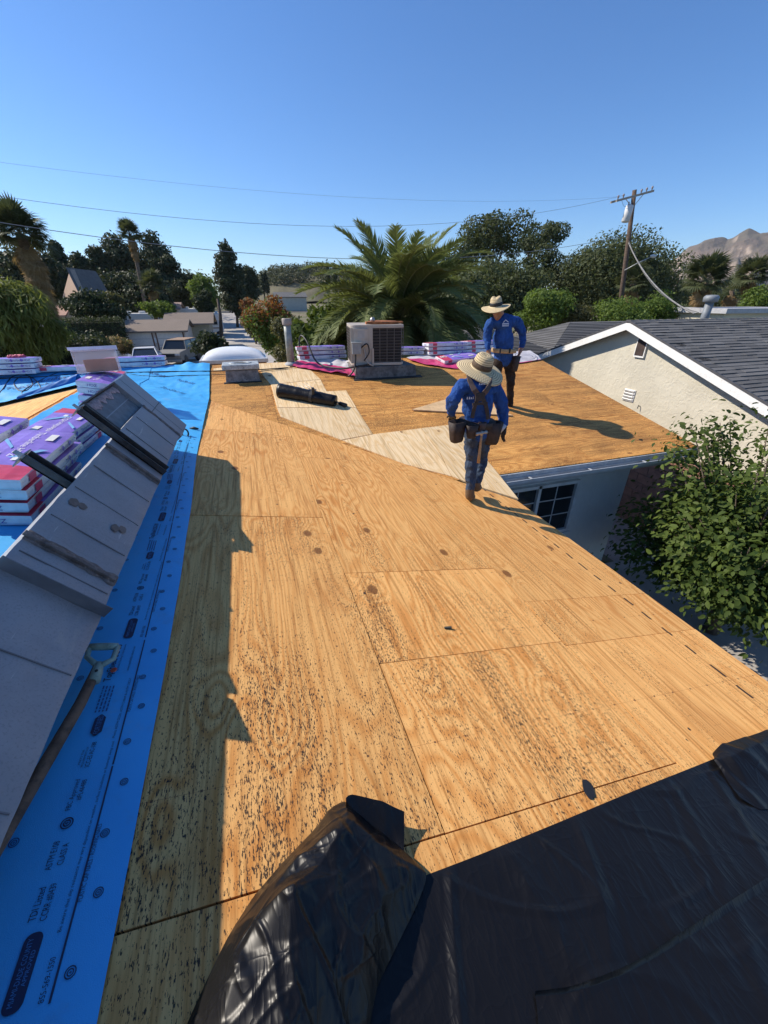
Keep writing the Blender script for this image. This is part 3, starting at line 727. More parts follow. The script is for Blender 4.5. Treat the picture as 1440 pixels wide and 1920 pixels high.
# angle iron supports reaching out past the upper edge
def strut(y, t0, t1, w, o0):
    b = MB()
    b.hexa([dp(t1, y - w, o0), dp(t0, y - w, o0), dp(t0, y + w, o0), dp(t1, y + w, o0), dp(t1, y - w, o0 + .008), dp(t0, y - w, o0 + .008), dp(t0, y + w, o0 + .008), dp(t1, y + w, o0 + .008)])
    b.hexa([dp(t1, y + w - .008, o0), dp(t0, y + w - .008, o0), dp(t0, y + w, o0), dp(t1, y + w, o0), dp(t1, y + w - .008, o0 + .055), dp(t0, y + w - .008, o0 + .055), dp(t0, y + w, o0 + .055), dp(t1, y + w, o0 + .055)])
    b.hexa([dp(t1, y - w, o0), dp(t0, y - w, o0), dp(t0, y - w + .008, o0), dp(t1, y - w + .008, o0), dp(t1, y - w, o0 + .045), dp(t0, y - w, o0 + .045), dp(t0, y - w + .008, o0 + .045), dp(t1, y - w + .008, o0 + .045)])
    o = b.build('support_strut', DKST, duct)
    f = MB(); f.hexa([dp(t1 + .006, y - .055, o0 - .03), dp(t1, y - .055, o0 - .03), dp(t1, y + .06, o0 - .03), dp(t1 + .006, y + .06, o0 - .03), dp(t1 + .014, y - .06, o0 + .045), dp(t1 + .008, y - .06, o0 + .045), dp(t1 + .004, y + .05, o0 + .045), dp(t1 + .01, y + .05, o0 + .045)])
    f.hexa([dp(t1 + .045, y - .05, o0 + .03), dp(t1, y - .05, o0 + .03), dp(t1, y - .01, o0 + .03), dp(t1 + .045, y - .015, o0 + .03), dp(t1 + .045, y - .05, o0 + .036), dp(t1, y - .05, o0 + .036), dp(t1, y - .01, o0 + .036), dp(t1 + .045, y - .015, o0 + .036)])
    f.build('foot_plate', STEEL, o)
strut(3.13, .0, .635, .036, .004); strut(2.38, .20, .615, .026, -.07)

# ================================================================== SHOVEL
sv = thing('shovel', 'old shovel with pale green D grip and worn wooden shaft beside the duct', 'shovel', pm(100, 1400))
y0 = pm(184, 1250, .075); y1 = pm(150, 1320, .07); y2 = pm(0, 1578, .06); y3 = y2 + (y2 - y1) * .45
b = MB(); b.tube([y0, y1, y1.lerp(y2, .5), y2, y3], [.019, .0205, .021, .021, .02], 14); b.build('shaft', simple('worn_wood', (0.13, 0.085, 0.058), 0.75, var=0.5, sc=9, bump=0.4, dirt=(0.05, 0.04, 0.035)), sv, smooth=True)
GRIP = simple('sage_plastic', (0.24, 0.33, 0.285), 0.5, var=0.12, sc=30, dirt=(0.14, 0.19, 0.17))
gl, gr = pm(168, 1213, .09), pm(221, 1212, .09)
b = MB(); b.tube([gl, gl.lerp(gr, .33), gl.lerp(gr, .66), gr], [.0145, .0165, .0165, .0145], 12); b.build('grip', GRIP, sv, smooth=True)
yk = pm(181, 1262, .078)
b = MB()
b.tube([pm(176, 1278, .074), yk, yk.lerp(pm(187, 1243, .08), .9)], [.0225, .022, .017], 12)
for a, e in ((pm(163, 1232, .085), gl), (pm(212, 1236, .085), gr)):
    b.tube([pm(185, 1250, .08), a.lerp(pm(185, 1250, .08), .45), a, e], [.014, .0115, .011, .012], 10)
b.build('yoke', GRIP, sv, smooth=True)
b = MB(); b.lathe([(.006, 0), (.006, .004), (0, .005)], pm(181, 1258, .099), seg=10); b.build('rivet', DKST, sv)
bl = y3; d_ = (y3 - y2).normalized(); sd = d_.cross(Vector((0, 0, 1))).normalized()
b = MB(); b.grid(lambda u, v: bl + d_ * (v * .28) + sd * ((u - .5) * .2 * (1 - .3 * max(0, v - .6) / .4)) + Vector((0, 0, -.03 - .03 * v + .05 * (2 * u - 1) ** 2)), 10, 8); b.build('blade', STEEL, sv, smooth=True)

# ================================================================== SHINGLE BUNDLES
WRAP = simple('wrapper_white', (0.68, 0.70, 0.73), 0.4, var=0.10, sc=14, bump=0.25, bsc=22)
PURP = simple('wrapper_purple', (0.26, 0.165, 0.58), 0.38, var=0.15, sc=10, bump=0.25, bsc=22)
RED = simple('wrapper_red', (0.58, 0.05, 0.10), 0.38, var=0.12, sc=10, bump=0.2, bsc=22)
LBLUE = simple('wrapper_light_blue', (0.22, 0.45, 0.70), 0.4)
INKP = simple('print_ink_purple', (0.10, 0.07, 0.28), 0.5)
BW, BL, BH = .335, 1.0, .083
def bundle_proto(seed):
    t = thing('shingle_bundle', 'x', 'shingles'); b = MB()
    nx, ny = 4, 14; hx, hy = BW / 2, BL / 2
    def top(u, v): 
        x, y = (u - .5) * BW, (v - .5) * BL
        e = min(1, min(u, 1 - u) * 5) * min(1, min(v, 1 - v) * 9)
        return x, y, BH - .010 * (1 - e) + .004 * nz(x * 6, y * 6, seed)
    g_ = [[top(i / nx, j / ny) for i in range(nx + 1)] for j in range(ny + 1)]
    vs = [q for r_ in g_ for q in r_]; W1 = nx + 1
    fs = [(j * W1 + i, j * W1 + i + 1, (j + 1) * W1 + i + 1, (j + 1) * W1 + i) for j in range(ny) for i in range(nx)]
    mi = []
    for j in range(ny):
        for i in range(nx): mi.append(2 if j >= ny - 3 else 1)
    b.v += vs; b.f += fs; b.m += mi
    loop = [(0, i) for i in range(nx + 1)] + [(j, nx) for j in range(1, ny + 1)] + [(ny, i) for i in range(nx - 1, -1, -1)] + [(j, 0) for j in range(ny - 1, 0, -1)]
    o = len(b.v); n = len(loop)
    for ring_, (zz, bul) in enumerate(((BH * .62, .005), (BH * .25, .004), (0.002, -.006))):
        for (j, i) in loop:
            x, y, z = g_[j][i]; sx = (x / hx if abs(x) > hx * .99 else 0); sy = (y / hy if abs(y) > hy * .99 else 0)
            k = .004 * nz(x * 9, y * 9, seed + zz * 30)
            b.v.append((x + sx * (bul + k), y + sy * (bul + k), zz))
    idx0 = [j * W1 + i for j, i in loop]; rings = [idx0] + [[o + r_ * n + k for k in range(n)] for r_ in range(3)]
    for a, c in zip(rings[:-1], rings[1:]):
        for k in range(n): b.f.append((a[k], c[k], c[(k + 1) % n], a[(k + 1) % n])); b.m.append(0)
    b.f.append(tuple(rings[-1][::-1])); b.m.append(0)
    b.build('wrapper', [WRAP, PURP, RED], t)
    def quad(name, pts, mat):
        q = MB(); q.add(pts, [tuple(range(len(pts)))]); return q.build(name, mat, t)
    zt = BH + .005
    TF = frame3((0, 1, 0), (-1, 0, 0)); TX = frame3((1, 0, 0), (0, 1, 0))
    text('printed_logo', 'GAF', (.09, .305, zt), TF @ Matrix.Rotation(0, 3, 'Z'), WHITE, t, .10, .17, bold=.03)
    text('printed_text', 'Timberline HDZ', (.03, -.42, zt), TF, WHITE, t, .045, .56)
    quad('printed_band', [(-hx * .9, -.02, zt), (-hx * .6, -.02, zt), (.02, .16, zt), (-.02, .16, zt)], LBLUE)
    quad('printed_band', [(hx * .92, -.22, zt), (hx * .92, -.17, zt), (.06, -.01, zt), (.06, -.05, zt)], LBLUE)
    for (x, y, w, h) in ((-.085, -.30, .05, .15), (.10, .12, .035, .10), (-.03, .18, .03, .06)):
        quad('printed_panel', [(x - w / 2, y - h / 2, zt), (x + w / 2, y - h / 2, zt), (x + w / 2, y + h / 2, zt), (x - w / 2, y + h / 2, zt)], WHITE)
    for sx in (1, -1):
        F = frame3((0, sx, 0), (0, 0, 1)); X = sx * (hx + .0105)
        quad('printed_panel', [(X, .30, .018), (X, .40, .018), (X, .40, .07), (X, .30, .07)][::sx], RED)
        text('printed_text', 'Timberline HDZ', (X + sx * .0006, -.10 * sx - (0 if sx > 0 else .22), .026), F, INKP, t, .030, .34)
        for yy in (-.34, -.20): quad('printed_panel', [(X, yy, .02), (X, yy + .026, .044), (X, yy, .068), (X, yy - .026, .044)][::sx], PURP)
    for sy in (1, -1):
        F = frame3((-sy, 0, 0), (0, 0, 1)); text('printed_text', 'HDZ', (.06 * sy, sy * (hy + .0105), .024), F, INKP, t, .03, .10)
    return t
PROTO = bundle_proto(1.3)
_bused = [False]
WORDS = ['bottom', 'second from bottom', 'third from bottom', 'fourth from bottom', 'fifth from bottom']
TILT = {'m': frame3((1, 0, -S), (0, 1, 0)), 'w': frame3((1, 0, 0), (0, 1, S)), 'l': frame3((1, 0, S), (0, 1, 0))}
TILT['b'] = frame3((1, 0, 0), (0, 1, -S * .3))
def stack(x, y, deg, n, plane, where, z=None, lift=.014):
    for k in range(n):
        o = PROTO if not _bused[0] else copy_tree(PROTO); _bused[0] = True
        if n == 1: lab = 'single white wrapped shingle bundle ' + where
        else: lab = ('top' if k == n - 1 else WORDS[k]) + ' shingle bundle of the stack ' + where
        tag(o, lab, 'shingles', 'wrapped shingle bundles')
        jx, jy, jr = random.uniform(-.018, .018), random.uniform(-.025, .025), random.uniform(-2.5, 2.5)
        f = {'m': zmain, 'w': zwing, 'l': zleft, 'b': (lambda a, b_: RZ + .01)}[plane]
        zz = (f(x, y) if z is None else z) + lift
        M = TILT[plane]; nrm = M.col[2]
        o.matrix_basis = Matrix.Translation(Vector((x + jx, y + jy, zz)) + nrm * (k * (BH + .004))) @ (M @ rot('Z', deg + jr)).to_4x4()
stack(-1.665, 3.30, 180, 4, 'm', 'nearest the duct, white text side facing it')
stack(-1.76, 4.38, 0, 3, 'm', 'with red end, just behind the nearest stack')
stack(-2.09, 3.55, 180, 4, 'm', 'at the left edge, half out of view')
stack(-1.66, 5.50, 0, 3, 'm', 'beside the open end of the duct')
stack(-1.92, 6.35, 0, 4, 'm', 'under the clear plastic tote')
stack(-3.95, 8.62, 90, 3, 'b', 'at far left edge of the roof')
stack(-3.05, 8.80, 88, 1, 'b', 'low beside the far left stack')
stack(-2.02, 9.02, 92, 2, 'b', 'in front of the parked cars')
stack(1.50, 8.98, 90, 3, 'b', 'left of the air conditioner')
stack(3.35, 9.05, 84, 2, 'b', 'just right of the air conditioner')
stack(4.38, 8.90, 90, 3, 'b', 'on the ridge behind the front worker')
stack(4.50, 8.45, 100, 1, 'w', 'lying purple side up on pink sheet', None, .03)
stack(5.42, 9.0, 92, 3, 'b', 'on the ridge behind the far worker')
# pink ribbon lump on the far left stack
b = MB(); pts = [Vector((-3.72 + .09 * math.cos(a * 1.7) + .03 * a / 6, 8.62 + .05 * math.sin(a * 2.3), RZ + .285 + .03 * math.sin(a * 3.1) ** 2)) for a in np.linspace(0, 11, 50)]
b.tube(pts, .014, 6); tag(b.build('ribbon', simple('pink_ribbon', (0.62, 0.10, 0.17), 0.6), smooth=True), 'bunched pink ribbon on top of the far left shingle stack', 'ribbon')

# clear tote
tc = Vector((-1.90, 6.42, zmain(-1.9, 6.42) + 4 * (BH + .004) + .022))
tote = thing('storage_tote', 'clear plastic tote tipped on its side on the shingle bundles', 'tote', tc)
def tote_mat():
    m = Mat('clear_plastic', 0.25, (0.80, 0.80, 0.86)); m.b.inputs['Alpha'].default_value = 0.42; return m.mat
TM = rot('Z', 14) @ rot('X', -8)
def tb(name, c, sz, mat): b = MB(); b.box(tc + TM @ Vector(c), sz, TM); return b.build(name, mat, tote, bevel=.004)
CLR = tote_mat()
hw, hh, dd = .24, .28, .16
for sx in (-1, 1): tb('side_wall', (sx * hw, 0, hh / 2 + .01), (.006, dd * 2, hh), CLR)
tb('side_wall', (0, dd, hh / 2 + .01), (hw * 2, .006, hh), CLR); tb('base_panel', (0, 0, .012), (hw * 2, dd * 2, .006), CLR)
tb('rim', (0, -dd, hh + .02), (hw * 2 + .05, .02, .035), simple('tote_rim', (0.72, 0.70, 0.80), 0.4)); tb('rim', (0, dd, hh + .02), (hw * 2 + .05, .02, .035), simple('tote_rim2', (0.72, 0.70, 0.80), 0.4))
tb('lid', (0, .02, hh + .012), (hw * 2 + .03, dd * 2, .012), CLR)
tb('contents', (.03, .03, .095), (.36, .18, .15), simple('terracotta_card', (0.50, 0.27, 0.19), 0.8))

# black strap loop and knife at the duct end
b = MB(); c = pm(347, 812, .04); b.tube([c + Vector((.035 * math.cos(a), .01 * math.sin(a), .045 * math.sin(a))) for a in np.linspace(0, 6.283, 17)], .010, 6, cap=False)
tag(b.build('strap_loop', BLACK, smooth=True), 'small black strap loop at the lower end of the duct', 'strap')
c = pm(364, 804, .02); kn = thing('utility_knife', 'small dark utility knife on the blue strip near the duct end', 'knife', c)
b = MB(); b.tube([c + Vector((-.05, .02, 0)), c + Vector((0, 0, .012)), c + Vector((.05, -.03, .004))], [.012, .017, .011], 8); b.build('handle', BLACK, kn, smooth=True)
b = MB(); b.box(c + Vector((.072, -.043, 0)), (.05, .012, .003), rot('Z', -32)); b.build('blade', STEEL, kn)

# air hose and cables
HOSE = simple('hose_dark', (0.02, 0.03, 0.05), 0.45)
def surf_tube(name, pix, r, mat, label, cat, group=None, lift=.03, sub=10):
    P = [pw(*q) for q in pix]; out = []
    for i in range(len(P) - 1):
        p0, p1, p2, p3 = P[max(0, i - 1)], P[i], P[i + 1], P[min(len(P) - 1, i + 2)]
        for k in range(sub):
            t = k / sub; q = 0.5 * ((2 * p1) + (p2 - p0) * t + (2 * p0 - 5 * p1 + 4 * p2 - p3) * t * t + (3 * p1 - p0 - 3 * p2 + p3) * t ** 3)
            out.append(Vector((q.x, q.y, zroof(q.x, q.y) + lift)))
    b = MB(); b.tube(out, r, 6); return tag(b.build(name, mat, smooth=True), label, cat, group)
surf_tube('power_cable', [(-60, 716), (0, 713), (80, 710), (160, 703), (235, 702), (310, 700), (395, 699), (470, 697), (545, 692)], .011, BLACK, 'long black cable running across the roof just before the ridge', 'cable')
surf_tube('air_hose', [(-30, 745), (0, 740), (22, 712), (48, 703)], .008, HOSE, 'thin air hose curving up at the far left of the blue sheet', 'hose', 'air hoses on the blue sheet')
surf_tube('air_hose', [(45, 702), (58, 712), (62, 725), (52, 735), (36, 735), (28, 722), (36, 712), (52, 708), (70, 718), (79, 736), (70, 746), (52, 748), (43, 742), (48, 734), (80, 715), (110, 702), (140, 697)], .008, HOSE, 'looped air hose on the blue sheet at far left', 'hose', 'air hoses on the blue sheet')
surf_tube('power_cable', [(225, 705), (300, 709), (345, 707), (400, 706), (470, 702), (560, 690)], .006, BLACK, 'thin black wire across the blue sheet behind the duct', 'cable')

# ================================================================== SKYLIGHT
sky_c = ay(441, 676, 9.75); sk = thing('skylight', 'white domed acrylic skylight on a wooden curb behind the ridge', 'skylight', sky_c)
sw = .66
zb = sky_c.z
b = MB(); b.box((sky_c.x + .02, 9.75, zb - .10), (2 * sw - .08, 1.0, .22)); b.build('curb', simple('curb_wood', (0.22, 0.11, 0.055), 0.85, var=0.3, sc=10), sk)
b = MB(); b.box((sky_c.x, 9.75, zb + .045), (2 * sw + .04, 1.06, .075)); b.build('frame', simple('aluminium', (0.50, 0.50, 0.48), 0.5, 0.3), sk, bevel=.01)
def fn(u, v):
    x = (u * 2 - 1); y = (v * 2 - 1); h = (max(0, 1 - abs(x) ** 2.6) * max(0, 1 - abs(y) ** 2.6)) ** .62
    return (sky_c.x + x * (sw - .03), 9.75 + y * .48, zb + .083 + .20 * h)
b = MB(); b.grid(fn, 24, 24); b.build('dome', simple('white_acrylic', (0.80, 0.80, 0.78), 0.3, var=0.04), sk, smooth=True)
b = MB(); b.box((sky_c.x + .05, 9.2, zb - .15), (2 * sw + .12, .06, .05)); b.build('curb_flashing', simple('rusty_flashing', (0.20, 0.09, 0.05), 0.8, var=0.3), sk)

# ================================================================== ROOF VENT
vc = pw(456, 716); vt = thing('roof_vent', 'squat weathered metal roof vent with open oval cap', 'vent', vc)
VB = simple('vent_weathered', (0.24, 0.22, 0.20), 0.8, 0.2, var=0.35, sc=12, bump=0.4, dirt=(0.05, 0.045, 0.04))
VC = simple('vent_cap_metal', (0.44, 0.46, 0.44), 0.5, 0.4, var=0.3, sc=14, dirt=(0.18, 0.14, 0.11))
b = MB(); z0 = zwing(vc.x, vc.y); vy = vc.y + .22; zc_ = zwing(vc.x, vy)
b.hexa([(vc.x - .30, vy - .24, z0 - .03), (vc.x + .31, vy - .24, z0 - .03), (vc.x + .31, vy + .24, zc_), (vc.x - .30, vy + .24, zc_), (vc.x - .27, vy - .21, z0 + .20), (vc.x + .28, vy - .21, z0 + .20), (vc.x + .28, vy + .22, z0 + .22), (vc.x - .27, vy + .22, z0 + .22)]); b.build('body', VB, vt, bevel=.012)
b = MB(); b.box((vc.x, vy, z0 + .255), (.64, .50, .085)); cap = b.build('cap', VC, vt, bevel=.012)
b = MB(); b.lathe([(.16, .0), (.155, .012), (.12, .013), (.10, .003)], (vc.x, vy, z0 + .297), Matrix.Diagonal((1.25, .9, 1)), 20); b.build('collar', VC, cap)
b = MB(); b.lathe([(.105, 0), (.0, .001)], (vc.x, vy, z0 + .3005), Matrix.Diagonal((1.25, .9, 1)), 20); b.build('opening', simple('hole_dark', (0.03, 0.028, 0.025), 0.9), cap)
b = MB(); b.box((vc.x, vy - .25, z0 - .005), (.66, .06, .02), rot('X', 11)); b.build('base_flange', simple('tar', (0.02, 0.018, 0.017), 0.7), vt)

# ================================================================== VENT PIPE
pc = pw(546, 683); pi = thing('vent_pipe', 'tall grey plumbing vent pipe with wider cap by the pink sheet', 'pipe', pc)
b = MB(); b.tube([pc + Vector((0, 0, -.05)), pc + Vector((0, 0, .45)), pc + Vector((0, 0, .80))], [.076, .07, .068], 16); b.build('shaft', simple('pipe_grey', (0.30, 0.31, 0.28), 0.55, 0.4, var=0.25, sc=8, dirt=(0.17, 0.15, 0.12)), pi, smooth=True)
b = MB(); b.lathe([(.088, 0), (.092, .01), (.092, .10), (.085, .115), (.06, .116), (.058, .02)], pc + Vector((0, 0, .73)), None, 18); b.build('cap', simple('pipe_cap', (0.34, 0.29, 0.25), 0.7, 0.2, var=0.2), pi, smooth=True)
b = MB(); b.lathe([(.15, -.02), (.12, .02), (.078, .05)], pc, None, 18); b.build('flashing', simple('lead_flashing', (0.40, 0.40, 0.40), 0.7), pi, smooth=True)

# ================================================================== AIR CONDITIONER
BEIGE = simple('beige_enamel', (0.44, 0.39, 0.325), 0.5, var=0.08, sc=5, dirt=(0.40, 0.34, 0.27))
hx0, hx1, hy0, hy1 = 1.93, 3.12, 7.70, 8.78
zf = zwing(0, hy0)
curb = thing('equipment_curb', 'dark tarred metal curb under the air conditioner', 'curb', (2.5, 8.2, zf))
b = MB(); b.hexa([(hx0, hy0, zf - .02), (hx1 + .08, hy0, zf - .02), (hx1 + .08, hy1, zf + .15), (hx0, hy1, zf + .15), (hx0 + .03, hy0 + .03, zf + .215), (hx1 + .05, hy0 + .03, zf + .215), (hx1 + .05, hy1, zf + .215), (hx0 + .03, hy1, zf + .215)])
b.build('body', simple('tarred_metal', (0.135, 0.128, 0.118), 0.7, 0.2, var=0.4, sc=9, bump=0.4, dirt=(0.04, 0.036, 0.033)), curb, bevel=.012)
b = MB(); b.box(((hx0 + hx1) / 2 + .06, hy0 - .02, zf - .004), (hx1 - hx0 + .22, .12, .018), rot('X', 11)); b.build('base_flashing', simple('tar2', (0.025, 0.022, 0.02), 0.7), curb)
ac = thing('air_conditioner', 'boxy beige rooftop air conditioner with black coil grille', 'air conditioner', (2.5, 8.2, zf + .215))
ux0, ux1, uy0, uy1, uz0, uz1 = 1.95, 2.99, 7.79, 8.70, zf + .225, -.415
def rrect(x0, x1, y0, y1, r, n=5):
    out = []
    for cx_, cy_, a0 in ((x1 - r, y1 - r, 0), (x0 + r, y1 - r, 90), (x0 + r, y0 + r, 180), (x1 - r, y0 + r, 270)):
        for k in range(n + 1): a = math.radians(a0 + 90 * k / n); out.append((cx_ + r * math.cos(a), cy_ + r * math.sin(a)))
    return out
b = MB(); b.prism(rrect(ux0 + .03, ux1 - .03, uy0 + .03, uy1 - .03, .10), lambda x, y: uz1 - .03, lambda x, y: uz0 + .01); b.build('coil', simple('coil_black', (0.018, 0.014, 0.012), 0.7, var=0.5, sc=30), ac)
b = MB(); b.prism(rrect(ux0, ux1, uy0, uy1, .12), lambda x, y: uz1, lambda x, y: uz1 - .055); top = b.build('top_panel', BEIGE, ac, bevel=.008)
b = MB(); b.prism(rrect(ux0, ux1, uy0, uy1, .12), lambda x, y: uz0 + .05, lambda x, y: uz0); b.build('base_pan', BEIGE, ac, bevel=.006)
b = MB(); b.box((ux0 + .205, uy0 + .012, (uz0 + uz1) / 2), (.40, .024, uz1 - uz0 - .10)); b.build('service_panel', BEIGE, ac, bevel=.006)
b = MB(); b.box((ux0 + .19, uy0 - .012, uz1 - .21), (.27, .03, .30)); pnl = b.build('control_cover', BEIGE, ac, bevel=.006)
b = MB(); b.box((ux0 + .20, uy0 - .0285, uz1 - .16), (.13, .003, .13)); b.build('rating_plate', simple('plate_grey', (0.42, 0.40, 0.37), 0.5), pnl)
gw = MB(); 
for k in range(9):
    x = ux0 + .42 + (ux1 - .06 - ux0 - .42) * k / 8 if k % 2 == 0 or True else 0
    if k % 2 == 0: gw.tube([(x, uy0 + .008, uz0 + .05), (x, uy0 + .008, uz1 - .05)], .006, 5)
for k in range(12):
    z = uz0 + .07 + (uz1 - uz0 - .14) * k / 11
    gw.tube([(ux0 + .41, uy0 + .004, z), (ux1 - .12, uy0 + .004, z), (ux1 - .035, uy0 + .04, z), (ux1 - .002, uy0 + .12, z), (ux1 - .002, uy1 - .12, z)], .0042, 5)
    gw.tube([(ux0 + .002, uy0 + .10, z), (ux0 + .002, uy1 - .12, z)], .0042, 5)
for y in np.linspace(uy0 + .12, uy1 - .12, 5): gw.tube([(ux0, y, uz0 + .05), (ux0, y, uz1 - .05)], .006, 5); gw.tube([(ux1, y, uz0 + .05), (ux1, y, uz1 - .05)], .006, 5)
tag(gw.build('grille', simple('grille_wire', (0.17, 0.15, 0.13), 0.5, 0.3), ac), kind='stuff')
for x in (ux0 + .008, ux0 + .412): b = MB(); b.box((x, uy0 + .014, (uz0 + uz1) / 2), (.02, .03, uz1 - uz0 - .1)); b.build('corner_post', BEIGE, ac)
b = MB(); b.lathe([(.30, 0), (.31, .02), (.28, .045), (.10, .055), (.0, .056)], (2.62, 8.2, uz1 + .002), None, 22); fanc = b.build('fan_guard', simple('rust', (0.30, 0.10, 0.035), 0.9, var=0.4, sc=12, dirt=(0.15, 0.06, 0.03)), ac)
b = MB(); b.box((2.62, 7.96, uz1 + .03), (.72, .10, .04), rot('Z', 4)); b.build('rust_plate', simple('rust2', (0.33, 0.115, 0.04), 0.9, var=0.4, sc=12), fanc)
b = MB(); b.lathe([(.045, 0), (.05, .03), (.03, .07), (0, .075)], (2.40, 8.0, uz1 + .05), None, 12); b.build('motor_cap', STEEL, fanc, smooth=True)
jb = thing('junction_box', 'small grey electrical disconnect box on the air conditioner side', 'junction box', (ux0 + .12, uy0 - .07, uz0 + .25))
b = MB(); b.box((ux0 + .10, uy0 - .065, uz0 + .32), (.17, .09, .20)); b.build('box', simple('box_grey', (0.27, 0.29, 0.29), 0.5), jb, bevel=.008)
b = MB(); b.box((ux0 + .10, uy0 - .066, uz0 + .425), (.19, .11, .015)); b.build('lid', simple('box_lid', (0.33, 0.35, 0.35), 0.5), jb)
def cable3(name, pts, r, mat, label):
    P = [Vector(p) for p in pts]; out = []
    for i in range(len(P) - 1):
        p0, p1, p2, p3 = P[max(0, i - 1)], P[i], P[i + 1], P[min(len(P) - 1, i + 2)]
        for k in range(8):
            t = k / 8; out.append(0.5 * ((2 * p1) + (p2 - p0) * t + (2 * p0 - 5 * p1 + 4 * p2 - p3) * t * t + (3 * p1 - p0 - 3 * p2 + p3) * t ** 3))
    b = MB(); b.tube(out + [P[-1]], r, 7); return tag(b.build(name, mat, smooth=True), label, 'conduit', 'conduits at the air conditioner')
cable3('conduit', [(ux0 + .08, uy0 - .06, uz0 + .22), (ux0 + .06, uy0 - .10, uz0 + .02), (ux0 + .0, uy0 - .12, zf + .12), (ux0 - .08, uy0 - .10, zf + .05)], .016, BLACK, 'black conduit dropping from the grey box')
cable3('conduit', [(ux0 + .18, uy0 - .05, uz0 + .32), (ux0 + .30, uy0 - .07, uz0 + .40), (ux0 + .34, uy0 - .06, uz0 + .25), (ux0 + .24, uy0 - .07, uz0 + .10)], .012, BLACK, 'black conduit looping right of the grey box')
cable3('conduit', [(ux0 + .35, uy0 - .05, zf + .26), (ux0 + .1, uy0 - .10, zf + .23), (ux0 - .25, uy0 + .05, zf + .18), (ux0 - .65, uy0 + .4, zf + .25), (ux0 - .83, uy0 + .75, zf + .62), (ux0 - .95, uy0 + .95, zf + .70), (ux0 - 1.0, uy0 + .9, zf + .45), (ux0 - .98, uy0 + .8, zf + .22)], .017, simple('conduit_black', (0.02, 0.02, 0.022), 0.5), 'thick black conduit arching over the pink sheet')
cable3('conduit', [(ux0 + .25, uy0 - .02, uz0 + .30), (ux0 + .30, uy0 - .06, uz0 + .08), (ux0 + .42, uy0 - .05, uz0 + .0)], .014, simple('conduit_grey', (0.35, 0.33, 0.30), 0.5), 'pale conduit at the foot of the service panel')
ac_parts = [o for o in COL.objects if o.name.startswith('conduit')] + [jb]
# refrigerant leg strap
b = MB(); b.box((ux0 + .42, uy0 - .02, uz0 + .10), (.035, .02, .42)); b.build('mounting_strap', BEIGE, ac)
PV = Matrix.Translation((2.5, 8.2, 0)) @ Matrix.Rotation(-.15, 4, 'Z') @ Matrix.Translation((-2.5, -8.2, 0))
for o in [ac] + ac_parts: o.matrix_basis = PV @ o.matrix_basis

# ================================================================== PINK-EDGED SHEETS AT THE RIDGE
PINK = simple('pink_film', (0.60, 0.045, 0.165), 0.4, var=0.2, sc=8)
WSH = simple('white_underlayment', (0.58, 0.56, 0.58), 0.5, var=0.08, sc=8)
def drape(name, label, outline_top, outline_bot, mats, split, amp=.03, lift=.02):
    """patch between two pixel polylines on the wing plane; the lower `split` share is pink"""
    def pl(L, u):
        s_ = u * (len(L) - 1); i = min(int(s_), len(L) - 2); a, c = pw(*L[i]), pw(*L[i + 1]); return a.lerp(c, s_ - i)
    t = thing(name, label, 'underlayment', pl(outline_bot, .5), 'pink edged white underlayment sheets')
    for nm, v0, v1, mt in (('sheet', 0, 1 - split, WSH), ('pink_border', 1 - split, 1, PINK)):
        def fn(u, v):
            w = v0 + (v1 - v0) * v; q = pl(outline_top, u).lerp(pl(outline_bot, u), w)
            y = min(q.y, RY + .4)
            return (q.x, y, zroof(q.x, y) + lift + amp * abs(nz(q.x * 2.5, q.y * 2.5 - q.x, 4.4)) + .5 * amp * abs(nz(q.x * 7, q.y * 6, 2.4)))
        b = MB(); b.grid(fn, 50, 14); b.build(nm, mt, t, smooth=True)
    return t
drape('edged_underlayment', 'crumpled pink edged white sheet left of the air conditioner', [(565, 672), (610, 676), (650, 680), (675, 684)], [(549, 690), (590, 697), (635, 704), (672, 710)], None, .55, .07)
drape('edged_underlayment', 'pink edged white sheet at the ridge behind the front worker', [(762, 672), (820, 664), (900, 660), (925, 662)], [(770, 678), (800, 686), (850, 693), (900, 692)], None, .45, .03)
wsh = drape('edged_underlayment', 'white printed sheet at the ridge right of the far worker', [(900, 662), (940, 655), (985, 655), (1008, 668)], [(905, 690), (940, 687), (985, 681), (1014, 676)], None, .04, .02)
b = MB(); cc = pw(985, 672)
for r0, r1 in ((.20, .22), (.13, .145)): 
    vs = [];
    for k in range(28):
        a = 2 * math.pi * k / 28
        for rr in (r0, r1): x, y = cc.x + rr * 1.2 * math.cos(a), cc.y + rr * math.sin(a); vs.append((x, y, zroof(x, y) + .062))
    b.add(vs, [(2 * k, 2 * k + 1, 2 * ((k + 1) % 28) + 1, 2 * ((k + 1) % 28)) for k in range(28)])
b.build('printed_ring', simple('print_grey', (0.25, 0.25, 0.28), 0.6), wsh)

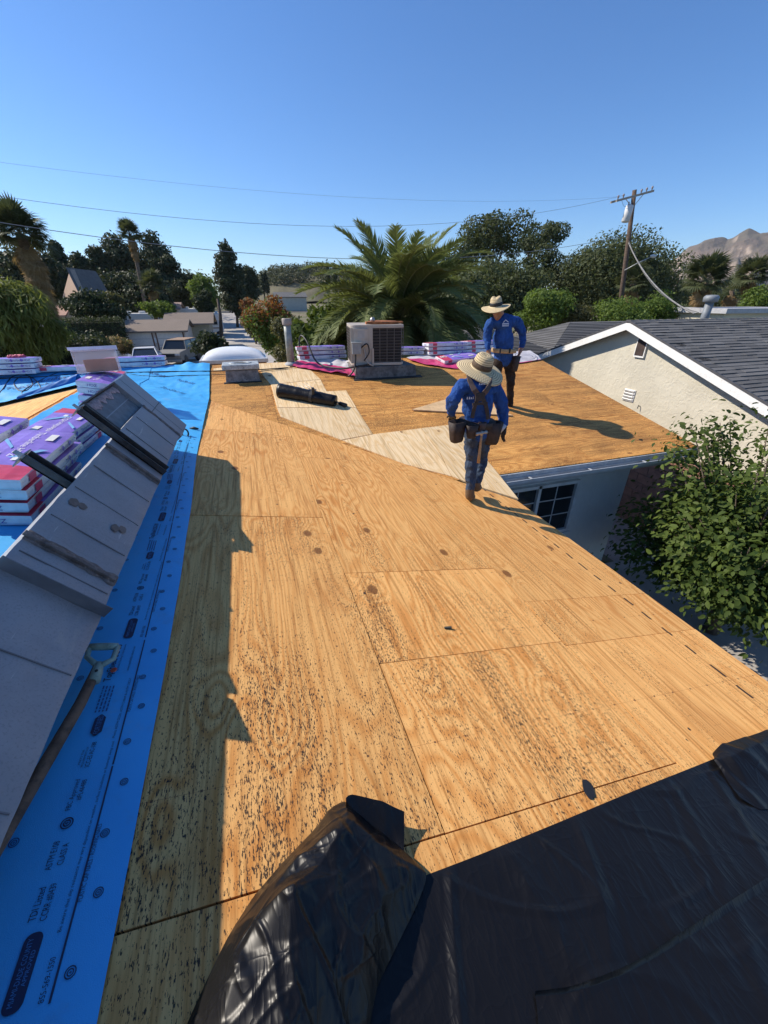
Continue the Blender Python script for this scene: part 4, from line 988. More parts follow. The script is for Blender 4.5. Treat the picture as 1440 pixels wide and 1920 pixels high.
# ================================================================== BLACK PLASTIC ROLL, FORK, SCRAPS
r0, r1 = pw(527, 748), pw(632, 768)
ra, rb = Vector((r0.x, r0.y + .1, zwing(0, r0.y + .1) + .10)), Vector((r1.x, r1.y + .1, zwing(0, r1.y + .1) + .10))
rl = thing('plastic_roll', 'rolled black plastic bag tied in the middle on pale plywood', 'plastic roll', (ra + rb) / 2 - Vector((0, 0, .11)))
b = MB(); N = 22; 
pth = [ra.lerp(rb, k / N) for k in range(N + 1)]; b.tube(pth, [.115 * (1 + .08 * nz(k * .7, 0, 2.2)) * (1.08 - .28 * k / N) for k in range(N + 1)], 22)
o = b.build('roll', FILM, rl, smooth=True)
b = MB(); m_ = ra.lerp(rb, .60); d_ = (rb - ra).normalized(); b.lathe([(.104, -.03), (.114, -.028), (.114, .028), (.104, .03)], m_, frame3(d_.cross(Vector((0, 0, 1))), d_.cross(d_.cross(Vector((0, 0, 1))))), 24); b.build('band', BLACK, rl)
b = MB(); b.box(m_ + Vector((.0, -.075, .085)), (.045, .06, .16), rot('X', 12)); b.build('tied_end', BLACK, rl, bevel=.01)
fk = thing('roofing_fork', 'steel tined fork with wooden shaft lying behind the black roll', 'fork', pw(590, 735))
fa = pw(562, 724, .06); fb_ = pw(637, 756, .035); WD = simple('pale_wood', (0.50, 0.40, 0.26), 0.7, var=0.2, sc=10)
b = MB(); b.tube([fa.lerp(fb_, .3), fa.lerp(fb_, .7), fb_], [.016, .017, .016], 10); b.build('shaft', WD, fk, smooth=True)
d_ = (fa - fb_).normalized(); sd = d_.cross(Vector((0, 0, 1))).normalized()
b = MB(); b.tube([fa.lerp(fb_, .3) + sd * .12, fa.lerp(fb_, .3) - sd * .12], .010, 8)
for k in range(4): 
    q = fa.lerp(fb_, .3) + sd * (-.12 + .08 * k); b.tube([q, q + d_ * .12 + Vector((0, 0, .01)), q + d_ * .26 + Vector((0, 0, .05))], [.009, .008, .003], 6)
b.build('tines', STEEL, fk, smooth=True)
b = MB(); b.tube([fb_, fb_ + (fb_ - fa).normalized() * .14], [.03, .04], 10); b.build('grip', BLACK, fk, smooth=True)
sc_ = [pw(*q) for q in ((772, 771), (838, 751), (900, 755), (962, 782), (900, 778))]
b = MB(); b.prism([(q.x, q.y) for q in sc_][::-1] if poly_area([(q.x, q.y) for q in sc_]) < 0 else [(q.x, q.y) for q in sc_], lambda x, y: zwing(x, y) + .030, lambda x, y: zwing(x, y) + .012)
tag(b.build('plywood_offcut', simple('offcut_ply', (0.62, 0.42, 0.22), 0.8, var=0.15, sc=8)), 'pointed pale plywood offcut lying between the two workers', 'offcut')
b = MB(); q = pm(840, 1177, .008); b.box(q, (.012, .045, .012), rot('Z', 78)); tag(b.build('debris_chip', simple('dark_chip', (0.05, 0.055, 0.045), 0.8)), 'small dark chip lying on bare plywood mid slope', 'debris')
vs = []
for k in range(28):
    a = 2 * math.pi * k / 28; q = 1 + .25 * nz(math.cos(a) * 2, math.sin(a) * 2, 8.1); ex_, ey_ = 9.5 * q * math.cos(a), 20 * q * math.sin(a)
    p = pm(1103 + ex_ * .90 + ey_ * .42, 1481 - ex_ * .42 + ey_ * .90); vs.append((p.x, p.y, zmain(p.x, p.y) + .004))
b = MB(); b.add(vs, [tuple(range(28))[::-1]]); tag(b.build('tar_blob', simple('tar_blob', (0.014, 0.013, 0.015), 0.6, bump=.4)), 'large black tar blob stuck on plywood near the black sheet', 'tar')

# ================================================================== BLACK POLY SHEETS IN THE FOREGROUND
def cr(p0, p1, p2, p3, t): return 0.5 * ((2 * p1) + (p2 - p0) * t + (2 * p0 - 5 * p1 + 4 * p2 - p3) * t * t + (3 * p1 - p0 - 3 * p2 + p3) * t ** 3)
def patch(ctrl, nu, nv, disp, facet=0.0):
    R, C_ = len(ctrl), len(ctrl[0]); P = [[pm(*q) for q in r_] for r_ in ctrl]
    def row(r_, u):
        s_ = u * (C_ - 1); i = min(int(s_), C_ - 2); t = s_ - i; r_ = P[r_]
        return cr(r_[max(0, i - 1)], r_[i], r_[i + 1], r_[min(C_ - 1, i + 2)], t)
    def fn(u, v):
        s_ = v * (R - 1); j = min(int(s_), R - 2); t = s_ - j
        q = cr(row(max(0, j - 1), u), row(j, u), row(j + 1, u), row(min(R - 1, j + 2), u), t)
        if facet > 0:
            lin = lambda r2: P[r2][min(int(u * (C_ - 1)), C_ - 2)].lerp(P[r2][min(int(u * (C_ - 1)), C_ - 2) + 1], u * (C_ - 1) - min(int(u * (C_ - 1)), C_ - 2))
            q = q.lerp(lin(j).lerp(lin(j + 1), t), facet)
        q = q + Vector((S, 0, 1)).normalized() * disp(q, u, v)
        q.z = max(q.z, zmain(q.x, q.y) + .006); return q
    b = MB(); b.grid(fn, nu, nv); return b
def ridged(x, y, s_): return (1 - abs(nz(x, y, s_))) ** 3
def sharp(x, y, s_, k=10): return max(0.0, 1 - k * abs(nz(x, y, s_)))
def cre(q, u, v):
    e = min(1, 6 * min(u, 1 - u) + .25)
    d = q.x * .8 + q.y * .35; w = q.y * .8 - q.x * .4
    return e * (.010 * nz(d * 7, w * 5, 3.3) + .014 * sharp(d * 6, w * 2.0, 1.2, 5) + .010 * sharp(d * 3.5 + 2, w * 5, 4.1, 6) + .006 * sharp(d * 17, w * 5, 2.7, 6) + .004 * sharp(d * 9, w * 21, 7.7, 6) - .006)
mound = [[(598, 1546, .012), (622, 1516, .04), (645, 1503, .075), (690, 1541, .065), (738, 1578, .04)],
         [(520, 1628, .012), (575, 1588, .085), (652, 1533, .150), (722, 1590, .10), (799, 1637, .03)],
         [(472, 1686, .012), (522, 1652, .11), (600, 1622, .150), (702, 1662, .105), (784, 1692, .025)],
         [(427, 1758, .012), (492, 1704, .14), (552, 1658, .205), (662, 1742, .115), (742, 1778, .02)],
         [(388, 1838, .012), (446, 1800, .12), (560, 1782, .165), (634, 1832, .10), (708, 1850, .02)],
         [(350, 1922, .012), (414, 1922, .12), (530, 1922, .15), (604, 1930, .10), (692, 1930, .02)],
         [(320, 2030, .012), (390, 2030, .09), (490, 2030, .11), (590, 2030, .08), (690, 2030, .02)]]
b = patch(mound, 130, 170, cre, .55); fold = b.build('bunched_plastic', FILM, smooth=True)
tag(fold, 'bunched heap of glossy black plastic film in the foreground', 'plastic film', 'black plastic film on the roof')
flapc = [[(648, 1498, .10), (664, 1491, .10), (712, 1503, .09), (758, 1522, .06)], [(650, 1530, .06), (690, 1545, .05), (735, 1560, .035), (757, 1592, .02)], [(660, 1560, .01), (700, 1585, .01), (735, 1600, .01), (752, 1618, .012)]]
b = patch(flapc, 24, 20, lambda q, u, v: .008 * ridged(q.x * 9, q.y * 9, 2.2)); b.build('film_flap', FILM, fold, smooth=True)
flat = [[(770, 1652, .010), (905, 1600, .012), (1040, 1545, .010), (1200, 1478, .012), (1345, 1420, .012), (1480, 1362, .012)],
        [(760, 1690, .010), (900, 1650, .016), (1060, 1610, .014), (1230, 1550, .012), (1400, 1480, .014), (1560, 1420, .012)],
        [(730, 1760, .010), (880, 1740, .014), (1080, 1700, .018), (1270, 1650, .014), (1470, 1570, .014), (1680, 1500, .012)],
        [(690, 1850, .010), (850, 1840, .014), (1060, 1810, .014), (1290, 1760, .016), (1540, 1680, .014), (1800, 1600, .012)],
        [(650, 1960, .010), (830, 1950, .014), (1060, 1940, .014), (1320, 1890, .014), (1620, 1820, .014), (1950, 1740, .012)],
        [(620, 2120, .010), (820, 2110, .014), (1080, 2100, .014), (1380, 2060, .014), (1720, 1980, .014), (2150, 1900, .012)]]
def cre2(q, u, v):
    e = min(1, 8 * min(u, v, 1 - u) + .12)
    d = q.x * .95 - q.y * .3; w = q.y * .95 + q.x * .3
    return e * (.006 * nz(d * 3, w * 1.6, 2.2) + .008 * sharp(d * 3.2, w * .8, 3.3, 9) + .005 * sharp(d * 9 + 1, w * 1.6, 6.6, 7) * max(0, nz(d * 2, w * 2, 5.5) + .3) + .005 * sharp(d * 2, w * 4, 9.1, 12) + .003 * sharp(d * 19, w * 3, 1.1, 5) * max(0, nz(d * 3, w * 1.5, 8.5) + .25) + .002)
b = patch(flat, 300, 170, cre2); fsh = b.build('plastic_sheet', FILM, smooth=True)
tag(fsh, 'wide flat black plastic sheet covering the lower right of the roof', 'plastic film', 'black plastic film on the roof')
over = [[(1000, 1862, .022), (1080, 1850, .030), (1180, 1810, .030), (1300, 1735, .032), (1450, 1640, .03), (1620, 1540, .03)],
        [(1005, 1885, .022), (1090, 1878, .030), (1200, 1840, .030), (1330, 1770, .032), (1500, 1680, .03), (1700, 1590, .03)],
        [(1010, 1960, .022), (1110, 1960, .030), (1250, 1930, .030), (1420, 1870, .032), (1640, 1800, .03), (1900, 1710, .03)],
        [(1010, 2100, .022), (1130, 2100, .030), (1300, 2080, .030), (1500, 2020, .032), (1760, 1960, .03), (2100, 1870, .03)]]
b = patch(over, 140, 80, lambda q, u, v: cre2(q, .5, .5) * .8 + .012 * max(0, 1 - v * 6)); b.build('overlapping_layer', FILM, fsh, smooth=True)
topr = [[(1336, 1412, .02), (1352, 1396, .045), (1400, 1382, .055), (1435, 1370, .055), (1500, 1345, .055)],
        [(1338, 1426, .03), (1372, 1418, .07), (1418, 1398, .085), (1460, 1382, .085), (1530, 1360, .085)],
        [(1352, 1446, .02), (1395, 1456, .045), (1440, 1440, .055), (1490, 1420, .055), (1560, 1395, .055)],
        [(1385, 1500, .012), (1425, 1520, .014), (1475, 1512, .016), (1535, 1490, .016), (1620, 1450, .016)]]
b = patch(topr, 60, 50, lambda q, u, v: .010 * sharp(q.x * 8, q.y * 3, 5.2, 4) + .006 * nz(q.x * 9, q.y * 9, 1), .7); o = b.build('folded_plastic', FILM, smooth=True)
tag(o, 'raised folded corner of black plastic at the right edge', 'plastic film', 'black plastic film on the roof')

# ================================================================== WORKERS
def cloth_mat(name, a, b, fold=14, bmp=0.8):
    m = Mat(name, 0.85, a, spec=0.2); v = m.obj()
    n = m.noise(m.scale(v, (1, 1, .55)), fold, 4, 0.6, 1.2); m.col(m.mix(m.ss(n, 0.3, 0.75), a, b))
    m.bump(m.math('ADD', n, m.math('MULTIPLY', m.noise(v, fold * 9, 2), 0.06)), bmp, 0.03); return m.mat
SHIRT = cloth_mat('shirt_royal_blue', (0.014, 0.052, 0.20), (0.028, 0.095, 0.32))
JEANS = cloth_mat('jeans_blue', (0.030, 0.048, 0.085), (0.060, 0.090, 0.145), 16)
DPANT = cloth_mat('trousers_dark', (0.022, 0.016, 0.013), (0.045, 0.032, 0.024), 14)
SKIN = simple('skin', (0.30, 0.155, 0.095), 0.55, var=0.08, sc=20)
GLOVE = simple('glove_black', (0.016, 0.015, 0.016), 0.7, var=0.3, sc=30)
BOOTT = simple('boot_tan', (0.13, 0.085, 0.05), 0.8, var=0.25, sc=25)
BOOTG = simple('boot_pale', (0.33, 0.26, 0.19), 0.8, var=0.2, sc=25)
LEATH = simple('leather_dark', (0.035, 0.022, 0.017), 0.7, var=0.35, sc=20, bump=.3)
STRAPM = simple('strap_brown', (0.075, 0.048, 0.040), 0.75, var=0.25, sc=25)
TANB = simple('belt_tan', (0.42, 0.28, 0.14), 0.7, var=0.15, sc=25)
def straw_mat():
    m = Mat('straw', 0.75, (0.6, 0.5, 0.32), spec=0.25); tc = m.n('TexCoord').outputs['UV']; xyz = m.sep(tc)
    f = m.math('FRACT', xyz[1]); rg = m.ss(m.math('ABSOLUTE', m.math('SUBTRACT', f, .5)), .5, .30)
    wv = m.math('MULTIPLY_ADD', m.math('SINE', m.math('MULTIPLY', xyz[0], 380.0)), .5, .5)
    c = m.mix(rg, (0.20, 0.125, 0.05), (0.72, 0.58, 0.35)); c = m.mix(m.math('MULTIPLY', wv, .28), c, (0.46, 0.34, 0.18))
    m.col(c); m.bump(m.math('ADD', rg, m.math('MULTIPLY', wv, .4)), 0.7, 0.006); return m.mat
STRAW = straw_mat()

def skin_body(name, J, bones, mats, parent, extra=None, sub=2):
    """J: joint -> (pos, radius); bones: list of (a, b, material index)"""
    names = list(J); me = bpy.data.meshes.new(name)
    bm = bmesh.new(); lay = bm.verts.layers.skin.verify(); V = {}
    for k in names:
        v = bm.verts.new(J[k][0]); r = J[k][1]; r = (r, r) if not hasattr(r, '__len__') else r
        v[lay].radius = r; v[lay].use_root = (k == 'pelvis'); V[k] = v
    for a, b_, _ in bones: bm.edges.new((V[a], V[b_]))
    bm.to_mesh(me); bm.free()
    ob = bpy.data.objects.new(name, me); COL.objects.link(ob)
    sk_ = ob.modifiers.new('s', 'SKIN'); sk_.use_smooth_shade = True; sk_.branch_smoothing = 0.4
    ss_ = ob.modifiers.new('u', 'SUBSURF'); ss_.levels = ss_.render_levels = sub + 1
    dg = bpy.context.evaluated_depsgraph_get(); dg.update()
    nm = bpy.data.meshes.new_from_object(ob.evaluated_get(dg)); bpy.data.objects.remove(ob)
    n = len(nm.polygons); cen = np.empty(n * 3); nm.polygons.foreach_get('center', cen); cen = cen.reshape(-1, 3)
    best = np.full(n, 1e9); mi = np.zeros(n, int)
    for a, b_, m_ in bones:
        A, B = np.array(J[a][0]), np.array(J[b_][0]); d = B - A; t = np.clip(((cen - A) @ d) / (d @ d), 0, 1)
        ra, rb_ = [max(r) if hasattr(r, '__len__') else r for r in (J[a][1], J[b_][1])]
        dist = np.linalg.norm(cen - (A + t[:, None] * d), axis=1) - (ra + (rb_ - ra) * t)
        w = dist < best; best[w] = dist[w]; mi[w] = m_
    vm = np.zeros(len(nm.vertices), int)
    for p_ in nm.polygons:
        for vi in p_.vertices: vm[vi] = mi[p_.index]
    verts = []
    for v in nm.vertices:      # cloth folds on shirt and trousers
        c_ = v.co; k_ = 0.0
        if vm[v.index] in (0, 1):
            f1 = 1 - abs(nz(c_.x * 9 + c_.z * 5, c_.y * 9, c_.z * 7)) * 2.2; f2 = 1 - abs(nz(c_.x * 17 - c_.z * 9, c_.y * 15 + 3, c_.z * 19)) * 2.2
            k_ = .014 * max(-.2, f1) + .008 * max(-.2, f2) - .008
        verts.append(tuple(c_ + v.normal * k_))
    faces = [tuple(p.vertices) for p in nm.polygons]; mil = list(mi)
    if extra:
        for (ev, ef, em) in extra:
            o = len(verts); verts += [tuple(q) for q in ev]; faces += [tuple(i + o for i in f) for f in ef]; mil += [em] * len(ef)
    out = bpy.data.meshes.new(name); out.from_pydata(verts, [], faces); out.update()
    for m_ in mats: out.materials.append(m_)
    out.polygons.foreach_set('material_index', np.array(mil, dtype=np.int32)); out.polygons.foreach_set('use_smooth', [True] * len(faces))
    o = bpy.data.objects.new(name, out); COL.objects.link(o); par(o, parent); bpy.data.meshes.remove(nm); return o

def head_mesh(c, fwd, up, r, mi):
    """shaped head: skull, jaw, brow, nose, lips, ears"""
    F = frame3(Vector(up).cross(Vector(fwd)) * -1, fwd)   # x right, y forward
    F = Matrix((Vector(fwd).cross(Vector(up)).normalized(), Vector(fwd).normalized(), Vector(up).normalized())).transposed()
    b = MB(); nu, nv = 28, 22
    def fn(u, v):
        a = 2 * math.pi * u; p = math.pi * v
        x, y, z = math.sin(p) * math.sin(a), math.sin(p) * math.cos(a), math.cos(p)
        X, Y, Zz = x * .82, y * .98, z * 1.22
        if z < 0: X *= 1 + .30 * z; Y *= 1 + (.05 * z if y > 0 else .25 * z)
        if y > .3:
            n_ = math.exp(-(x / .13) ** 2) * math.exp(-((z + .12) / .20) ** 2); Y += .24 * n_
            n_ = math.exp(-((abs(x) - .33) / .15) ** 2) * math.exp(-((z - .10) / .10) ** 2); Y -= .10 * n_
            Y += .05 * math.exp(-((z - .28) / .10) ** 2) + .06 * math.exp(-(x / .25) ** 2) * math.exp(-((z + .42) / .07) ** 2) + .08 * math.exp(-(x / .25) ** 2) * math.exp(-((z + .75) / .14) ** 2)
        e = math.exp(-((abs(x) - 1) / .25) ** 2) * math.exp(-((y + .05) / .16) ** 2) * math.exp(-((z + .02) / .22) ** 2); X *= 1 + .22 * e
        return Vector(c) + F @ Vector((X, Y, Zz)) * r
    b.grid(fn, nu, nv); return b.v, b.f, mi

def hand_fingers(J, bones, wrist, palm, tips_dir, side, mi, r=.010, L=.075):
    """five fingers from the palm joint: four from the knuckles, the thumb from the side near the wrist"""
    pw_, pp = Vector(J[wrist][0]), Vector(J[palm][0]); d = Vector(tips_dir).normalized(); s_ = Vector(side).normalized(); cn = d.cross(s_)
    for k, (o, l) in enumerate(((-.030, .82), (-.010, 1.0), (.010, .95), (.029, .75))):
        a = pp + s_ * o + d * .020; m1 = a + d * L * l * .5 + cn * .006; e = a + d * L * l * .85 + cn * .028
        for nm, q, rr in (('f%d%s0' % (k, palm), a, r), ('f%d%s1' % (k, palm), m1, r * .95), ('f%d%s2' % (k, palm), e, r * .75)): J[nm] = (q, rr)
        bones += [(palm, 'f%d%s0' % (k, palm), mi), ('f%d%s0' % (k, palm), 'f%d%s1' % (k, palm), mi), ('f%d%s1' % (k, palm), 'f%d%s2' % (k, palm), mi)]
    a = pw_.lerp(pp, .55) - s_ * .034; e = a - s_ * .014 + d * .045 + cn * .012
    J['t0' + palm] = (a, r * 1.1); J['t1' + palm] = (e, r * .8); bones += [(palm, 't0' + palm, mi), ('t0' + palm, 't1' + palm, mi)]

def hat(parent, c, up, brim_r, crown_r, crown_h, band_mat, droop=.05, front=None, curl=.03, pinch=.0):
    up = Vector(up).normalized(); F = frame3(up.orthogonal(), up.cross(up.orthogonal()))
    if front is not None: fx = Vector(front) - up * Vector(front).dot(up); F = frame3(fx, up.cross(fx))
    prof = [(crown_r * .05, crown_h * .94), (crown_r * .35, crown_h), (crown_r * .68, crown_h * .97), (crown_r * .86, crown_h * .80), (crown_r * .95, crown_h * .45), (crown_r * 1.0, 0.02), (crown_r * 1.06, 0.0)]
    n = 9
    for k in range(1, n + 1):
        t = k / n; prof.append((crown_r * 1.06 + (brim_r - crown_r * 1.06) * t, -droop * t ** 1.6))
    seg = 48; vs = []; uv = []
    dist = 0; last = prof[0]
    for i, (r, z) in enumerate(prof):
        dist += math.hypot(r - last[0], z - last[1]); last = (r, z)
        for k in range(seg):
            a = 2 * math.pi * k / seg
            zz = z
            if r > crown_r * 1.05: zz += curl * (math.sin(a) ** 2) * ((r - crown_r) / (brim_r - crown_r)) ** 2
            if z > crown_h * .8: zz -= pinch * math.exp(-(math.sin(a) * r / (crown_r * .3)) ** 2)
            vs.append(Vector(c) + F @ Vector((r * math.cos(a) * 1.04, r * math.sin(a) * .97, zz))); uv.append((a / 6.2832, dist / .021))
    m = len(prof); fs = [(i * seg + k, (i + 1) * seg + k, (i + 1) * seg + (k + 1) % seg, i * seg + (k + 1) % seg) for i in range(m - 1) for k in range(seg)]
    # underside
    o = len(vs); vs2 = [v - up * .007 for v in vs]; vs += vs2; uv += uv
    fs += [tuple(q + o for q in f[::-1]) for f in fs]; fs += [((m - 1) * seg + k, o + (m - 1) * seg + k, o + (m - 1) * seg + (k + 1) % seg, (m - 1) * seg + (k + 1) % seg) for k in range(seg)]
    me = bpy.data.meshes.new('straw_hat'); me.from_pydata([tuple(v) for v in vs], [], fs); me.update()
    ul = me.uv_layers.new(name='u')
    for p in me.polygons:
        us = [uv[me.loops[li].vertex_index] for li in p.loop_indices]; wrap = max(q[0] for q in us) - min(q[0] for q in us) > .5
        for li, q in zip(p.loop_indices, us): ul.data[li].uv = (q[0] + 1 if wrap and q[0] < .5 else q[0], q[1])
    me.materials.append(STRAW); me.polygons.foreach_set('use_smooth', [True] * len(me.polygons))
    h = bpy.data.objects.new('straw_hat', me); COL.objects.link(h); par(h, parent)
    b = MB(); b.lathe([(crown_r * 1.015, .015), (crown_r * 1.03, .017), (crown_r * .99, .062), (crown_r * .96, .064)], c, F @ Matrix.Diagonal((1.04, .97, 1)), 40); b.build('hat_band', band_mat, h, smooth=True)
    return h

def ribbon(name, pts, w, th_, mat, parent, face):
    b = MB(); P = [Vector(p) for p in pts]; face = Vector(face).normalized(); vs = []
    for i, p in enumerate(P):
        d = (P[min(i + 1, len(P) - 1)] - P[max(0, i - 1)]).normalized(); s_ = d.cross(face).normalized() * (w / 2); n_ = s_.cross(d).normalized() * th_
        vs += [p - s_, p + s_, p + s_ + n_, p - s_ + n_]
    fs = []
    for i in range(len(P) - 1):
        for k in range(4): fs.append((4 * i + k, 4 * i + (k + 1) % 4, 4 * i + 4 + (k + 1) % 4, 4 * i + 4 + k))
    fs += [(3, 2, 1, 0), tuple(4 * (len(P) - 1) + k for k in range(4))]
    b.add(vs, fs); return b.build(name, mat, parent)
def ellipse_belt(name, c, a, b_, h, M, mat, parent, th_=.01):
    b = MB(); b.lathe([(1.0, -h / 2), (1.03, -h / 2 + .004), (1.03, h / 2 - .004), (1.0, h / 2)], (0, 0, 0), None, 36)
    b.v = [tuple(Vector(c) + M @ Vector((x * a, y * b_, z))) for x, y, z in b.v]; return b.build(name, mat, parent, smooth=True)
def pouch(name, c, M, w, d, h, mat, parent, flare=1.15):
    b = MB(); seg = 16; vs = []
    for i, (t, k) in enumerate(((0, .72), (.12, .86), (.5, .98), (1, flare), (1, flare * .88), (.2, .7))):
        for j in range(seg):
            a = 2 * math.pi * j / seg; ca, sa = math.cos(a), math.sin(a); e = .55
            vs.append(Vector(c) + M @ Vector((w / 2 * k * math.copysign(abs(ca) ** e, ca), d / 2 * k * math.copysign(abs(sa) ** e, sa), (t - 1) * h)))
    fs = [(i * seg + j, i * seg + (j + 1) % seg, (i + 1) * seg + (j + 1) % seg, (i + 1) * seg + j) for i in range(5) for j in range(seg)] + [tuple(range(seg - 1, -1, -1)), tuple(5 * seg + j for j in range(seg))]
    b.add(vs, fs); return b.build(name, mat, parent, smooth=True)

# ---- front worker, seen from behind, walking away
yA = 3.47
def w1(px, py, dy=0.0): return ay(px, py, yA + dy)
foot = pm(880, 940)
P1 = thing('person', 'worker in blue shirt and wide straw hat seen from behind, walking, hammer on belt', 'person', foot)
J = {'pelvis': (w1(893, 806, .02), (.138, .115)), 'waist': (w1(895, 784, .01), (.152, .122)), 'belly': (w1(894, 764), (.162, .130)), 'chest': (w1(895, 742), (.176, .132)), 'uchest': (w1(896, 724, .02), (.158, .112)),
     'neck': (w1(899, 709, .05), .060), 'headb': (w1(901, 696, .07), .070), 'headm': (w1(902, 684, .09), .088), 'headt': (w1(903, 668, .09), .075),
     'shL': (w1(866, 722, .02), .074), 'elL': (w1(848, 752, -.05), .064), 'wrL': (w1(846, 775, .10), .043), 'paL': (w1(850, 782, .15), (.038, .022)),
     'shR': (w1(927, 724, .02), .074), 'elR': (w1(943, 764, .0), .062), 'wrR': (w1(944, 797, -.02), .046), 'paR': (w1(943, 812, -.02), (.042, .026)),
     'hipL': (w1(884, 816), .092), 'knL': (w1(884, 866, .03), .070), 'anL': (w1(881, 916, -.01), .052), 'heL': (w1(881, 931, -.02), .056), 'toL': (w1(884, 931, .14), .050),
     'hipR': (w1(903, 816), .092), 'knR': (w1(903, 862, .14), .068), 'anR': (w1(894, 903, .06), .050), 'heR': (w1(893, 915, .07), .054), 'toR': (w1(897, 913, .24), .048)}
J['calfL'] = (w1(883, 888, .0), .062); J['calfR'] = (w1(899, 881, .10), .06); J['thL'] = (w1(884, 842, .02), .074); J['thR'] = (w1(904, 838, .07), .082)
bones = [('pelvis', 'waist', 0), ('waist', 'belly', 0), ('belly', 'chest', 0), ('chest', 'uchest', 0), ('uchest', 'neck', 0), ('neck', 'headb', 3), ('headb', 'headm', 3), ('headm', 'headt', 3),
         ('uchest', 'shL', 0), ('shL', 'elL', 0), ('elL', 'wrL', 0), ('wrL', 'paL', 2), ('uchest', 'shR', 0), ('shR', 'elR', 0), ('elR', 'wrR', 0), ('wrR', 'paR', 2),
         ('pelvis', 'hipL', 1), ('hipL', 'thL', 1), ('thL', 'knL', 1), ('knL', 'calfL', 1), ('calfL', 'anL', 1), ('anL', 'heL', 4), ('heL', 'toL', 4),
         ('pelvis', 'hipR', 1), ('hipR', 'thR', 1), ('thR', 'knR', 1), ('knR', 'calfR', 1), ('calfR', 'anR', 1), ('anR', 'heR', 4), ('heR', 'toR', 4)]
hand_fingers(J, bones, 'wrR', 'paR', Vector((.0, .02, -1)), Vector((.2, 1, 0)), 2, .012, .09)
hand_fingers(J, bones, 'wrL', 'paL', Vector((.25, .9, -.4)), Vector((1, -.2, 0)), 2, .012, .085)
skin_body('body', J, bones, [SHIRT, JEANS, GLOVE, SKIN, BOOTT], P1)
upv = Vector((.10, -.36, .92)); hb = w1(902, 690, .085)
hat(P1, hb, upv, .235, .098, .135, simple('hat_band_brown', (0.09, 0.055, 0.03), 0.8, var=.4, sc=60), .045, Vector((-.4, 1, 0)), .03)
for s_ in (-1, 1): b = MB(); b.lathe([(.035, -.02), (.042, -.015), (.042, .02), (.03, .03)], J['headm'][0] + Vector((s_ * .09, .0, 0)), rot('Y', 90), 12)
# shoulder harness: two wide straps meeting at a plate on the back
back = Vector((0, -1, .1))
def bk(px, py, off): q = w1(px, py, 0); r_ = ray(px, py); return r_ * ((yA + off) / r_.y)
ribbon('harness_strap', [bk(877, 703, .02), bk(881, 716, -.095), bk(889, 731, -.160), bk(897, 742, -.150)], .050, .010, STRAPM, P1, back)
ribbon('harness_strap', [bk(926, 704, .02), bk(921, 718, -.095), bk(912, 732, -.160), bk(903, 742, -.150)], .050, .010, STRAPM, P1, back)
ribbon('harness_strap', [bk(896, 745, -.150), bk(891, 758, -.152), bk(887, 772, -.150), bk(885, 784, -.160)], .038, .008, LEATH, P1, back)
ribbon('harness_strap', [bk(904, 745, -.150), bk(910, 758, -.152), bk(913, 772, -.150), bk(915, 786, -.160)], .038, .008, LEATH, P1, back)
b = MB(); b.box(bk(900, 744, -.160), (.10, .018, .075), rot('X', -6)); b.build('harness_plate', LEATH, P1, bevel=.006)
b = MB(); b.box(bk(900, 757, -.160), (.16, .010, .022), rot('X', -6)); b.build('harness_strap', LEATH, P1)
# shirt print across the back
FB = frame3((1, 0, .0), (0, .08, 1))
WPR = simple('print_white', (0.5, 0.52, 0.58), 0.8); rj = random.Random(4)
def print_marks(px, py, off, n, h, w):      # worn lettering, no longer readable
    c_ = bk(px, py, off); b = MB(); x_ = 0.0
    for k in range(n):
        w_ = w / n * rj.uniform(.45, .85); z_ = h * rj.uniform(.6, 1)
        b.add([c_ + FB @ Vector(q) for q in ((x_, 0, 0), (x_ + w_, 0, 0), (x_ + w_ * .8, z_, 0), (x_ + w_ * .2, z_ * .9, 0))], [(0, 1, 2, 3)]); x_ += w / n
    tag(b.build('shirt_print', WPR, P1), kind='stuff')
print_marks(893, 760, -.147, 7, .020, .10); print_marks(875, 749, -.138, 4, .026, .085); print_marks(898, 722, -.138, 4, .020, .07)
# tool belt with pouches
bc = w1(894, 792, .01); BM = frame3((1, 0, -.05), (0, 1, .05))
ellipse_belt('tool_belt', bc, .190, .152, .060, BM, LEATH, P1)
pouch('tool_pouch', w1(855, 790, -.05) + Vector((.015, 0, 0)), frame3((1, .2, .05), (-.2, 1, 0)), .15, .12, .21, LEATH, P1)
pouch('tool_pouch', w1(925, 793, -.06) + Vector((.0, 0, .01)), frame3((1, -.2, 0), (.2, 1, 0)), .17, .12, .23, LEATH, P1)
pouch('tool_pouch', w1(886, 797, -.14), frame3((1, .0, 0), (0, 1, 0)), .11, .06, .13, LEATH, P1)
pouch('tool_pouch', w1(905, 792, -.14), frame3((1, .0, 0), (0, 1, 0)), .07, .05, .09, STRAPM, P1)
b = MB(); q = w1(940, 805, -.09); b.tube([q + Vector((-.02, 0, -.02)), q + Vector((.03, 0, .045))], [.026, .03], 10); tag(b.build('tape_roll', simple('tape_clear', (0.42, 0.46, 0.52), 0.3), smooth=True), 'small shiny grey roll at the front worker right wrist', 'tape')
hm = thing('hammer', 'wood handled hammer hanging from the front worker tool belt', 'hammer', w1(902, 830, -.17))
a, c = w1(903.5, 812, -.175), w1(897, 868, -.19)
b = MB(); b.tube([a, a.lerp(c, .3), a.lerp(c, .7), c], [.011, .012, .015, .017], 10); b.build('handle', simple('hammer_wood', (0.40, 0.24, 0.11), 0.6, var=.2, sc=20), hm, smooth=True)
